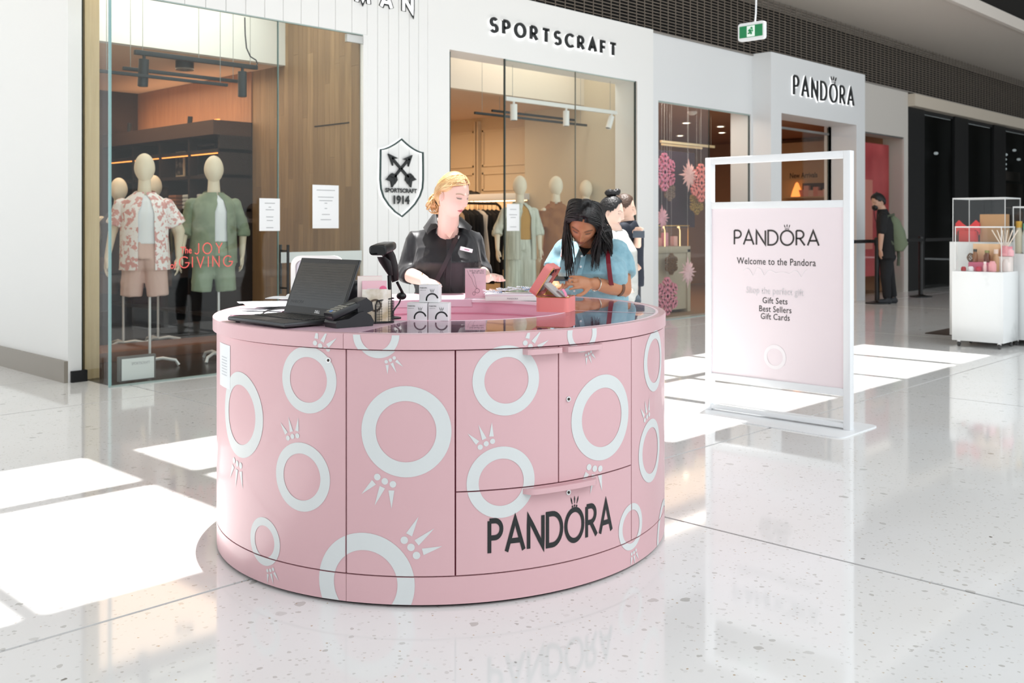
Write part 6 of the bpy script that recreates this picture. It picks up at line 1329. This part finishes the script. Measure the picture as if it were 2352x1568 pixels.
for s in (-1, 1):
    hip = f.z(1366, 6.08, .95) + Vector((s * .085, 0, 0)); kn = f.z(1366, 6.05, .5) + Vector((s * .1, 0, 0)); an = f.z(1366, 6.1, .1) + Vector((s * .1, 0, 0)); tm_.cap(hip, kn, .12, .088); tm_.cap(kn, an, .085, .068, flat=True)
tm_.ell(f.z(1366, 6.08, .93), (.195, .15, .14)); cloth('trousers', tm_, .014, mat('grey_denim', '#4a545c', .8), f.t, .006, 7)
for s in (-1, 1):
    an = f.z(1366, 6.1, .04) + Vector((s * .1, 0, 0)); sm_ = MB(); sm_.ell(an + Vector((0, -.07, .0)), (.05, .14, .042)); sm_.cap(an + Vector((0, .02, 0)), an + Vector((0, .01, .07)), .05, .05); cloth('shoe', sm_, .012, mat('white_shoe', '#d9d9d6', .6), f.t, 0)
bq = wr.lerp(el, .13); bd2 = (el - wr).normalized(); bu = bd2.orthogonal().normalized(); bv = bd2.cross(bu); obj('bracelet', MB().tube([bq + (bu * math.cos(a) + bv * math.sin(a)) * .04 for a in [2 * PI * i / 22 for i in range(23)]], .003, 6), mat('silver', '#e9e4d6', .2, .9), f.t)
bq = wr.lerp(el, .80); obj('tattoo_band', MB().loft([[bq + bd2 * o + (bu * math.cos(a) + bv * math.sin(a)) * .0515 for a in [2 * PI * i / 22 for i in range(22)]] for o in (-.012, .012)], cap=False), mat('tattoo_ink', '#6d4a38', .6), f.t)
BKH = mat('black_hair', '#0f0c0c', .3, noise_=('#2a201e', 25, (1, 1, 1), .5, .75), bump=(70, (1, .3, 1), .4, .005))
HB = [(0, .33), (.4, .30), (.8, .20), (1.05, .02), (1.25, -.2), (1.5, -.3), (1.9, -.38), (2.4, -.42), (PI, -.45)]
hair_cap(MH, .05, BKH, f.t, tab=HB, back=.02); random.seed(9); gd = []
for k in range(1500):
    s_ = -1 if k % 2 else 1; u = random.random(); th = random.uniform(.9, 2.9); rt = Vector((s_ * .02, .35 - .62 * u, 0)); rt.z = .5 * math.sqrt(max(.05, 1 - (rt.y / .42) ** 2)) + .03
    side_ = Vector((s_ * (.34 + random.uniform(0, .06)), .24 - .62 * u + random.uniform(-.03, .03), random.uniform(-.1, .16)))
    A = MH @ rt; B = MH @ side_; up_ = MH @ Vector((s_ * (.22 + .06 * random.random()), rt.y, rt.z + .03))
    if s_ > 0:  # local +x is the view-left side when she faces us
        if u > .45: end = f(random.uniform(1290, 1302), random.uniform(560, 600), random.uniform(5.82, 5.95))
        else: end = f(random.uniform(1297, 1312), random.uniform(575, 625), random.uniform(5.68, 5.78))
        if random.random() < .06: end = f(random.uniform(1300, 1322), random.uniform(600, 640), 5.68)
    elif u < .3 and random.random() < .4: end = f(random.uniform(1356, 1378), random.uniform(575, 625), random.uniform(5.68, 5.76))
    else: end = f(random.uniform(1368, 1408), random.uniform(535, 590), random.uniform(5.75, 5.92))
    c1 = B.lerp(end, .35) + Vector((0, 0, .03)); pts = bez(A, up_, B + Vector((0, 0, .03)), B, 7)[:-1] + bez(B, B + Vector((0, 0, -.05)), end + Vector((0, 0, .07)), end, 7)
    gd.append((pts,   .0034 * random.uniform(.5, 1.2)))
strands('hair_strand', gd, .006, BKH, f.t, 4)['kind'] = 'stuff'

# ---- simpler figures
def person(label, px, d, head, H, fwd, up, joints, skin, hairc, tab, top, bottom, shoe, sleeve=.55, voxel=.011, hands=True, hthick=.06, beard=None, bun=False, face=True, topm=None, mid=None):
    """joints: dict of view-frame points: neck, chest, waist, shl, ell, wrl, shr, elr, wrr, hip, knl, anl, knr, anr (l = left in view)"""
    f = Fig('person', label, 'person', px, d); P = {k: f(*v) for k, v in joints.items()}; hc = f(*head); M = head_mat(fwd, up, hc, H); base = rgb(skin)[:3]; mb = MB(); k = H / .25
    mb.cap(P['neck'], M @ Vector((0, -.08, -.25)), .06 * k, .055 * k); ax = (P['shr'] - P['shl']); yw = math.atan2(ax.y, ax.x); wd_ = ax.length / 2
    loft_e(mb, [(P['hip'], wd_ * .8, .1 * k), (P['waist'], wd_ * .75, .095 * k), (P['chest'], wd_ * .95, .11 * k), (P['neck'], wd_ * .4, .06 * k)], yaw=yw)
    for s in 'lr':
        mb.cap(P['sh' + s].lerp(P['el' + s], .15), P['el' + s], .045 * k, .04 * k); mb.cap(P['el' + s], P['wr' + s], .042 * k, .028 * k); mb.cap(P['hip'] + (P['kn' + s] - P['hip']) * .1, P['kn' + s], .085 * k, .06 * k); mb.cap(P['kn' + s], P['an' + s], .058 * k, .04 * k)
        if hands: fd = (P['wr' + s] - P['el' + s]).normalized(); hand_parts(mb, P['wr' + s], fd, Vector((0, .3, 1)) if abs(fd.z) < .7 else Vector((1 if s == 'r' else -1, 0, 0)), 1 if s == 'l' else -1, .19 * k, .3)
    body_mesh('body', mb, voxel, M, base, (.5, .22, .2), rgb(hairc)[:3], 5, face, parent=f.t, m=SKIN, it=3)
    mb = MB(); loft_e(mb, [(P['hip'] + Vector((0, 0, -.03)), wd_ * .98, .13 * k), (P['waist'], wd_ * .92, .125 * k), (P['chest'], wd_ * 1.08, .135 * k), (P['neck'] * .6 + P['chest'] * .4, wd_ * .95, .1 * k), (P['neck'], wd_ * .45, .075 * k)], yaw=yw)
    for s in 'lr':
        e = P['sh' + s].lerp(P['el' + s], min(1, sleeve / .55 * 1.0) if sleeve <= .55 else 1); mb.cap(P['sh' + s], e, .074 * k, .068 * k); mb.cap(P['sh' + s], e, .07 * k, .068 * k, flat=True)
        if sleeve > .55: mb.cap(P['el' + s], P['el' + s].lerp(P['wr' + s], .85), .064 * k, .05 * k)
    cloth('top', mb, .014, topm or mat('cloth_' + top, top, .8), f.t, .006, 8, 4)
    mb = MB()
    for s in 'lr': mb.cap(P['hip'] + (P['kn' + s] - P['hip']) * .08, P['kn' + s], .1 * k, .078 * k); mb.cap(P['kn' + s], P['an' + s] + Vector((0, 0, .03)), .076 * k, .06 * k, flat=True)
    mb.ell(P['hip'], (wd_ * .9, .125 * k, .1 * k)); cloth('trousers', mb, .016, mat('cloth_' + bottom, bottom, .85), f.t, .006, 7, 4)
    toe = Vector((Vector(fwd).x, Vector(fwd).y, 0)).normalized()
    for s in 'lr': mb = MB(); a = P['an' + s].copy(); a.z = .045; mb.cap(a - toe * .03, a + toe * .16, .048 * k, .038 * k); mb.cap(a, a + Vector((0, 0, .06)), .045 * k, .045 * k); cloth('shoe', mb, .014, mat('cloth_' + shoe, shoe, .6), f.t, 0)
    HM = mat('hair_' + hairc, hairc, .45, bump=(60, (1, 1, 1), .7, .01)); hair_cap(M, hthick, HM, f.t, tab=tab, sub=4)
    if bun: mb = MB(); c = M @ Vector((0, -.1, .62)); mb.ell(c, (.05, .045, .035)); mb.ell(c + Vector((.05, 0, .01)), (.03, .03, .03)); cloth('hair_bun', mb, .008, HM, f.t, .01, 30, 2)
    return f, M, P
SHORT = [(0, .33), (.5, .3), (.9, .14), (1.15, .06), (1.4, .0), (1.62, .05), (1.9, -.1), (2.3, -.25), (PI, -.28)]
D1 = 8.0
jt = dict(neck=(1412, 528, D1), chest=(1425, 575, D1), waist=(1430, 640, D1), hip=(1428, 690, D1), shl=(1400, 548, D1 - .17), ell=(1408, 605, D1 - .22), wrl=(1428, 640, D1 - .3), shr=(1424, 545, D1 + .17), elr=(1440, 600, D1 + .2), wrr=(1455, 640, D1 + .1), knl=(1430, 775, D1 - .1), anl=(1425, 880, D1 - .1), knr=(1440, 775, D1 + .08), anr=(1440, 880, D1 + .08))
person('person with a black hair bun and pale grey jacket seen behind the person in blue', 1428, D1, (1404, 488, D1), .25, (.86, -.32, -.12), (0, 0, 1), jt, '#f0cdbb', '#141113', [(0, .34), (.5, .3), (.9, .14), (1.15, .06), (1.4, .0), (1.62, .03), (1.9, -.2), (2.3, -.36), (PI, -.4)], '#c9c9c4', '#3c4750', '#efefef', .9, bun=True, topm=mat('satin_jacket', '#c9cac6', .25, noise_=('#b4b6b1', 9, (1, 1, 2), .4, .7)))
D2 = 8.8
jt = dict(neck=(1442, 505, D2), chest=(1445, 545, D2), waist=(1447, 600, D2), hip=(1447, 650, D2), shl=(1432, 528, D2 - .1), ell=(1434, 585, D2 - .2), wrl=(1450, 600, D2 - .35), shr=(1452, 528, D2 + .1), elr=(1462, 568, D2 - .05), wrr=(1466, 540, D2 - .2), knl=(1445, 740, D2 - .1), anl=(1444, 845, D2 - .1), knr=(1452, 740, D2 + .05), anr=(1452, 845, D2 + .05))
f2_, M2, P2 = person('person in a dark navy tee behind the jacketed person, facing right', 1447, D2, (1433, 480, D2), .25, (1, -.1, -.05), (0, 0, 1), jt, '#e9c2ad', '#4a3426', SHORT, '#1b2230', '#2c3138', '#dddddd', .42)
ph2 = thing('phone', 'phone held up by the person in the navy tee', 'phone', W(*[J(1467, 538, D2 - .3)[i] for i in range(3)]), YAW); obj('phone_case', MB().box(-.05, .05, -.006, .006, -.03, .03, .004), mat('phone_grey', '#4c5560', .3), ph2)
D3 = 17.6
jt = dict(neck=(2026, 480, D3), chest=(2034, 515, D3), waist=(2036, 565, D3), hip=(2036, 590, D3), shl=(2028, 498, D3 - .17), ell=(2024, 540, D3 - .22), wrl=(2022, 572, D3 - .2), shr=(2036, 498, D3 + .17), elr=(2034, 542, D3 + .22), wrr=(2030, 575, D3 + .2), knl=(2034, 640, D3 - .1), anl=(2038, 688, D3 - .1), knr=(2044, 640, D3 + .08), anr=(2052, 686, D3 + .08))
f3_, M3, P3 = person('person in black with a face mask and a green backpack beside the barrier post', 2038, D3, (2017, 464, D3), .29, (-.93, -.25, -.3), (-.1, 0, 1), jt, '#caa18a', '#100d0d', SHORT, '#121214', '#15161a', '#1c2026', .42, hthick=.09)
mk = MB(); mk.ell((0, .32, -.25), (.22, .16, .2)); mk.xf(M3); obj('face_mask', mk, BLACK, f3_.t)
bp = thing('backpack', 'olive green backpack worn by the masked person', 'bag', W(*[J(2058, 535, D3)[i] for i in range(3)]), YAW); mb = MB()
loft_e(mb, [(Vector((.02, 0, -.32)), .1, .14), (Vector((.04, 0, -.2)), .16, .17), (Vector((.0, 0, .05)), .15, .17), (Vector((-.06, 0, .25)), .1, .15), (Vector((-.1, 0, .33)), .04, .08)]); cloth('bag_body', mb, .02, mat('olive_canvas', '#6f7a62', .85), bp, .012, 6, 3)
obj('bag_strap', MB().tube([Vector((-.08, -.13, .33)), Vector((-.2, -.15, .3)), Vector((-.26, -.16, .15)), Vector((-.22, -.16, -.05)), Vector((-.1, -.14, -.2))], .02, 8), mat('olive_strap', '#4f5647', .8), bp)
obj('dangling_strap', MB().tube([Vector((.04, 0, -.3)), Vector((.05, 0, -.42)), Vector((.04, 0, -.58))], .03, 8), mat('olive_strap', '#4f5647', .8), bp)

# ---- mannequins
MQ = vcol('mannequin_skin', .6)
def mannequin(label, px, d, top, H, yaw, arml, armr, zb, clothes, pole=True, voxel=.010, scale=1.0, lean=0):
    """top: pixel y of the crown; yaw: degrees the torso is turned"""
    zt = HC + (HY - top) / F * d; f = Fig('mannequin', label, 'mannequin', px, d); c = rgb('#e6d9c1')[:3]; k = H / .25
    hc = Vector((0, 0, zt - H / 2)); fw = Vector((math.sin(math.radians(yaw)), -math.cos(math.radians(yaw)), -.03)); M = head_mat(fw, (0, 0, 1), hc, H); yw = math.radians(yaw)
    X = Vector((math.cos(yw), math.sin(yw), 0)); Z = lambda dz: Vector((0, 0, zt - (.27 + (dz - .30) * .87) * k if dz > .3 else zt - dz * k)); mb = MB()
    mb.cap(Z(.42), Z(.2), .058 * k, .048 * k)
    loft_e(mb, [(Z(.98), .15 * k, .1 * k), (Z(.82), .14 * k, .1 * k), (Z(.72), .13 * k, .095 * k), (Z(.55), .155 * k, .105 * k), (Z(.48), .14 * k, .085 * k), (Z(.42), .075 * k, .06 * k)], yaw=yw)
    J_ = {}
    for s, arm in ((-1, arml), (1, armr)):
        sh = Z(.475) + X * s * .178 * k; el = Z(.72) + X * s * (.235) * k + Vector((0, .03, 0)) + Vector(arm[0]) * k; wr = Z(.97) + X * s * .25 * k + Vector(arm[1]) * k; J_[s] = (sh, el, wr)
        mb.cap(sh, el, .042 * k, .038 * k); mb.cap(el, wr, .036 * k, .024 * k); fd = (wr - el).normalized() + Vector((0, 0, -.6)); hand_parts(mb, wr, fd, X * s, 1 if s < 0 else -1, .185 * k, .25)
        hp = Z(.95) + X * s * .08 * k; kn = Z(1.32) + X * s * .1 * k; mb.cap(hp, kn if zb is None else hp.lerp(kn, .7), .082 * k, .062 * k); J_['h%d' % s] = (hp, kn)
        if zb is None: an = Vector((0, 0, .1)) + X * s * .1 * k; mb.cap(kn, an, .06 * k, .04 * k); J_['a%d' % s] = an
    v = remesh(mb, voxel, 4); verts = [q.co.copy() for q in v.vertices]; faces = [tuple(p.vertices) for p in v.polygons]; cols = [Vector(c)] * len(verts); bpy.data.meshes.remove(v)
    vi, fi = ico(4); kk = len(verts)
    for q in vi: p = head_shape(q, False); p.y += .02 * math.exp(-((p.x / .08) ** 2) - (((p.z + .1) / .15) ** 2)) if p.y > 0 else 0; verts.append(M @ Vector((p.x * 1.0, p.y * .95, p.z))); cols.append(Vector(c))
    faces += [tuple(i + kk for i in q) for q in fi]; out = bpy.data.meshes.new('body'); out.from_pydata([q[:] for q in verts], [], faces); a = out.color_attributes.new('Col', 'FLOAT_COLOR', 'POINT'); a.data.foreach_set('color', np.array([(q[0], q[1], q[2], 1) for q in cols], dtype=np.float32).ravel()); link('body', out, MQ, f.t, 'all')
    clothes(f, Z, X, k, yw, J_)
    if pole:
        obj('pole', MB().cyl(Vector((.05, .0, .06)), Z(1.25) + Vector((.05, 0, 0)), .013), mat('white_metal', '#e6e8e8', .3, .2), f.t)
        for a in (20, 140, 260): obj('base_leg', MB().tube([Vector((.05, 0, .07)), Vector((.05 + .12 * math.cos(math.radians(a)), .12 * math.sin(math.radians(a)), .085)), Vector((.05 + .24 * math.cos(math.radians(a)), .24 * math.sin(math.radians(a)), .06)), Vector((.05 + .27 * math.cos(math.radians(a)), .27 * math.sin(math.radians(a)), .012))], .016, 8), mat('white_metal', '#e6e8e8'), f.t)
    return f
def open_shirt(f, Z, X, k, yw, J_, m, hem=1.04, gap=.42, sl=.55, long_=False, side=0.0):
    ax = X; ay = Vector((-X.y, X.x, 0)); a0 = -PI / 2 + gap + side; a1 = -PI / 2 - gap + side + 2 * PI; rows = []
    for dz, rx, ry in ((hem, .2, .14), (.85, .19, .135), (.7, .185, .13), (.55, .19, .135), (.47, .195, .12), (.43, .165, .1), (.39, .12, .085), (.355, .075, .07)):
        g_ = 1.0 if dz > .5 else (.6 if dz > .42 else .3); b0 = -PI / 2 + (gap * g_) + side; b1 = -PI / 2 - gap * g_ + side + 2 * PI
        rows.append([Z(dz) + ax * rx * k * math.cos(b0 + (b1 - b0) * i / 30) * (1 + .03 * math.sin(i * 1.7 + dz * 9)) + ay * ry * k * math.sin(b0 + (b1 - b0) * i / 30) for i in range(31)])
    inner = [[p * .965 + Vector((0, 0, p.z * .035)) for p in r] for r in rows]
    g = MB(); g.loft(rows, closed=False, cap=False); g.loft(inner, closed=False, cap=False); n = 31
    for R, I in ((0, 0),): pass
    for i in range(len(rows) - 1):
        for e in (0, 30): g.add([rows[i][e], rows[i + 1][e], inner[i + 1][e], inner[i][e]], [(0, 1, 2, 3)])
    o = obj('shirt', g, m, f.t)
    for s in (-1, 1):
        sh, el, wr = J_[s]; mb = MB(); e = sh.lerp(el, sl / .55) if not long_ else el; mb.cap(sh - X * s * .04 * k, sh, .055 * k, .058 * k); mb.cap(sh, e, .056 * k, .078 * k if not long_ else .060 * k, flat=True)
        if long_: mb.cap(el, el.lerp(wr, .25), .066 * k, .058 * k, flat=True); mb.cap(el.lerp(wr, .05), el.lerp(wr, .25), .064 * k, .066 * k, flat=True)
        cloth('sleeve', mb, .012, m, f.t, .008, 10, 3)
    cn_ = Z(.362)
    for s in (-1, 1):
        rows = []
        for i in range(8): a = PI / 2 + s * (.05 + 2.3 * i / 7); p = cn_ + X * .085 * k * math.cos(a) + ay * .075 * k * math.sin(a) + Vector((0, 0, .03 - .05 * (i / 7) ** 2)); n_ = X * math.cos(a) * .03 + ay * math.sin(a) * .03 + Vector((0, 0, -.05)); rows.append([p, p + n_, p + n_ * 1.02 + Vector((0, 0, -.004)), p + Vector((0, 0, -.004))])
        obj('collar', MB().loft(rows), m, f.t)
def tee(f, Z, X, k, yw, m): mb = MB(); loft_e(mb, [(Z(.84), .165 * k, .115 * k), (Z(.7), .15 * k, .113 * k), (Z(.55), .168 * k, .12 * k), (Z(.44), .165 * k, .1 * k), (Z(.38), .085 * k, .07 * k)], yaw=yw); cloth('tee', mb, .012, m, f.t, .004, 9, 3)
def shorts(f, Z, X, k, yw, J_, m, end=1.33, r1=.105):
    mb = MB(); loft_e(mb, [(Z(.98), .175 * k, .125 * k), (Z(.8), .155 * k, .11 * k)], yaw=yw)
    for s in (-1, 1): hp, kn = J_['h%d' % s]; q_ = hp + (kn - hp) * ((end - .95) / .37) + X * s * .004; mb.cap(hp, q_, .095 * k, .086 * k, flat=True); mb.cap(hp, hp + (q_ - hp) * .2, .11 * k, .11 * k)
    cloth('shorts', mb, .012, m, f.t, .007, 8, 3)
PR = mat('pink_leaf_print', '#f6f2f0', .8, noise_=('#dca49e', 25, (1, 1, 1), .5, .56)); BLUSH = mat('blush_cotton', '#dcbcb0', .85); TEE = mat('white_tee', '#eef1f4', .8); SAGE = mat('sage_linen', '#8d9a82', .85, noise_=('#7d8b74', 12, (1, 1, 1), .4, .6)); SAGE2 = mat('sage_cotton', '#94a58d', .85)
def c1(f, Z, X, k, yw, J_): shorts(f, Z, X, k, yw, J_, BLUSH); tee(f, Z, X, k, yw, TEE); open_shirt(f, Z, X, k, yw, J_, PR, hem=1.08, gap=.35, sl=.42, side=.18); obj('shorts_button', MB().ell(Z(.86) + Vector((.02, -.125, 0)), (.01, .006, .01)), BLACK, f.t)
def c2(f, Z, X, k, yw, J_): shorts(f, Z, X, k, yw, J_, SAGE2); tee(f, Z, X, k, yw, TEE); open_shirt(f, Z, X, k, yw, J_, SAGE, hem=1.05, gap=.3, sl=.55, long_=True, side=.25)
mannequin('cream mannequin in pink leaf-print shirt and blush shorts in the first shop window', 332, 9.75, 352, .30, 12, ((-.02, 0, 0), (-.02, -.05, 0)), ((.03, .02, 0), (.0, .05, 0)), 1, c1)
mannequin('cream mannequin in open sage green shirt and shorts in the first shop window', 491, 10.25, 357, .30, 25, ((-.01, 0, 0), (.0, -.08, 0)), ((.0, .02, 0), (-.02, .03, 0)), 1, c2)
def c3(f, Z, X, k, yw, J_):
    mb = MB(); loft_e(mb, [(Z(1.1), .19 * k, .13 * k), (Z(.7), .17 * k, .12 * k), (Z(.5), .19 * k, .13 * k), (Z(.38), .1 * k, .08 * k)], yaw=yw); cloth('top', mb, .016, mat('dark_knit', '#3d3436', .9), f.t, .006, 8, 3); shorts(f, Z, X, k, yw, J_, mat('brown_shorts', '#5b4337', .9))
mannequin('brownish mannequin half hidden behind the left one in the first shop', 273, 11.2, 408, .28, 0, ((0, 0, 0),) * 2, ((0, 0, 0),) * 2, 1, c3, pole=True, voxel=.016)
mannequin('mannequin farther back to the right of the leaf-print one in the first shop', 353, 11.6, 402, .28, 0, ((0, 0, 0),) * 2, ((0, 0, 0),) * 2, 1, c3, pole=True, voxel=.016)
# second shop: three mannequins
STRIPE = mat('striped_pale_linen', '#cfd2c4', .8, noise_=('#b5b8a8', 5, (9, 9, .3), .45, .6)); RUST = mat('rust_linen', '#9c6436', .85, noise_=('#8b5529', 10, (1, 1, 1), .4, .6)); OCH = mat('ochre_top', '#b98a3e', .8)
def trousers_(f, Z, X, k, yw, J_, m):
    mb = MB(); loft_e(mb, [(Z(.98), .17 * k, .12 * k), (Z(.8), .15 * k, .11 * k)], yaw=yw)
    for s in (-1, 1): hp, kn = J_['h%d' % s]; mb.cap(hp, kn, .105 * k, .1 * k); an = J_['a%d' % s]; mb.cap(kn, an, .1 * k, .105 * k, flat=True)
    cloth('trousers', mb, .016, m, f.t, .006, 8, 3)
def c4(f, Z, X, k, yw, J_): trousers_(f, Z, X, k, yw, J_, STRIPE); tee(f, Z, X, k, yw, OCH); open_shirt(f, Z, X, k, yw, J_, STRIPE, hem=1.1, gap=.4, sl=.55, long_=True, side=.2)
def c5(f, Z, X, k, yw, J_):
    mb = MB(); loft_e(mb, [(Z(1.65), .26 * k, .2 * k), (Z(1.2), .2 * k, .15 * k), (Z(.78), .16 * k, .12 * k), (Z(.55), .185 * k, .13 * k), (Z(.45), .19 * k, .12 * k), (Z(.37), .1 * k, .085 * k)], yaw=yw)
    for s in (-1, 1): sh, el, wr = J_[s]; mb.cap(sh, sh.lerp(el, .85), .078 * k, .078 * k, flat=True)
    cloth('shirt_dress', mb, .014, RUST, f.t, .008, 7, 4)
    for s in (-1, 1): obj('collar', MB().loft([[Z(.36) + X * s * .02 * k + Vector((0, -.09, .0)), Z(.37) + X * s * .09 * k + Vector((0, -.03, .03)), Z(.43) + X * s * .1 * k + Vector((0, -.1, 0)), Z(.45) + X * s * .03 * k + Vector((0, -.13, 0))], [Z(.36) + X * s * .02 * k + Vector((0, -.095, .004)), Z(.37) + X * s * .09 * k + Vector((0, -.035, .034)), Z(.43) + X * s * .1 * k + Vector((0, -.106, 0.004)), Z(.45) + X * s * .03 * k + Vector((0, -.136, .004))]]), RUST, f.t)
Z0 = ((0, 0, 0), (0, 0, 0))
mannequin('cream mannequin in pale striped jacket and ochre top in the second shop window', 1194, 13.1, 403, .285, 20, ((-.04, 0, 0), (-.02, -.06, 0)), Z0, None, c4, pole=False)
mannequin('cream mannequin in a rust brown shirt dress in the second shop window', 1277, 13.6, 404, .285, 35, Z0, Z0, None, c5, pole=False)
mannequin('cream mannequin farthest right in the second shop window behind the customers', 1346, 14.5, 413, .28, 30, Z0, Z0, None, c3, pole=False, voxel=.016)
# ------------------------------------------------------------------ bring the whole scene to life size
bpy.context.view_layer.update()
for me in bpy.data.meshes: me.transform(Matrix.Scale(S, 4)); me.update()
for o in bpy.data.objects: o.location = o.location * S
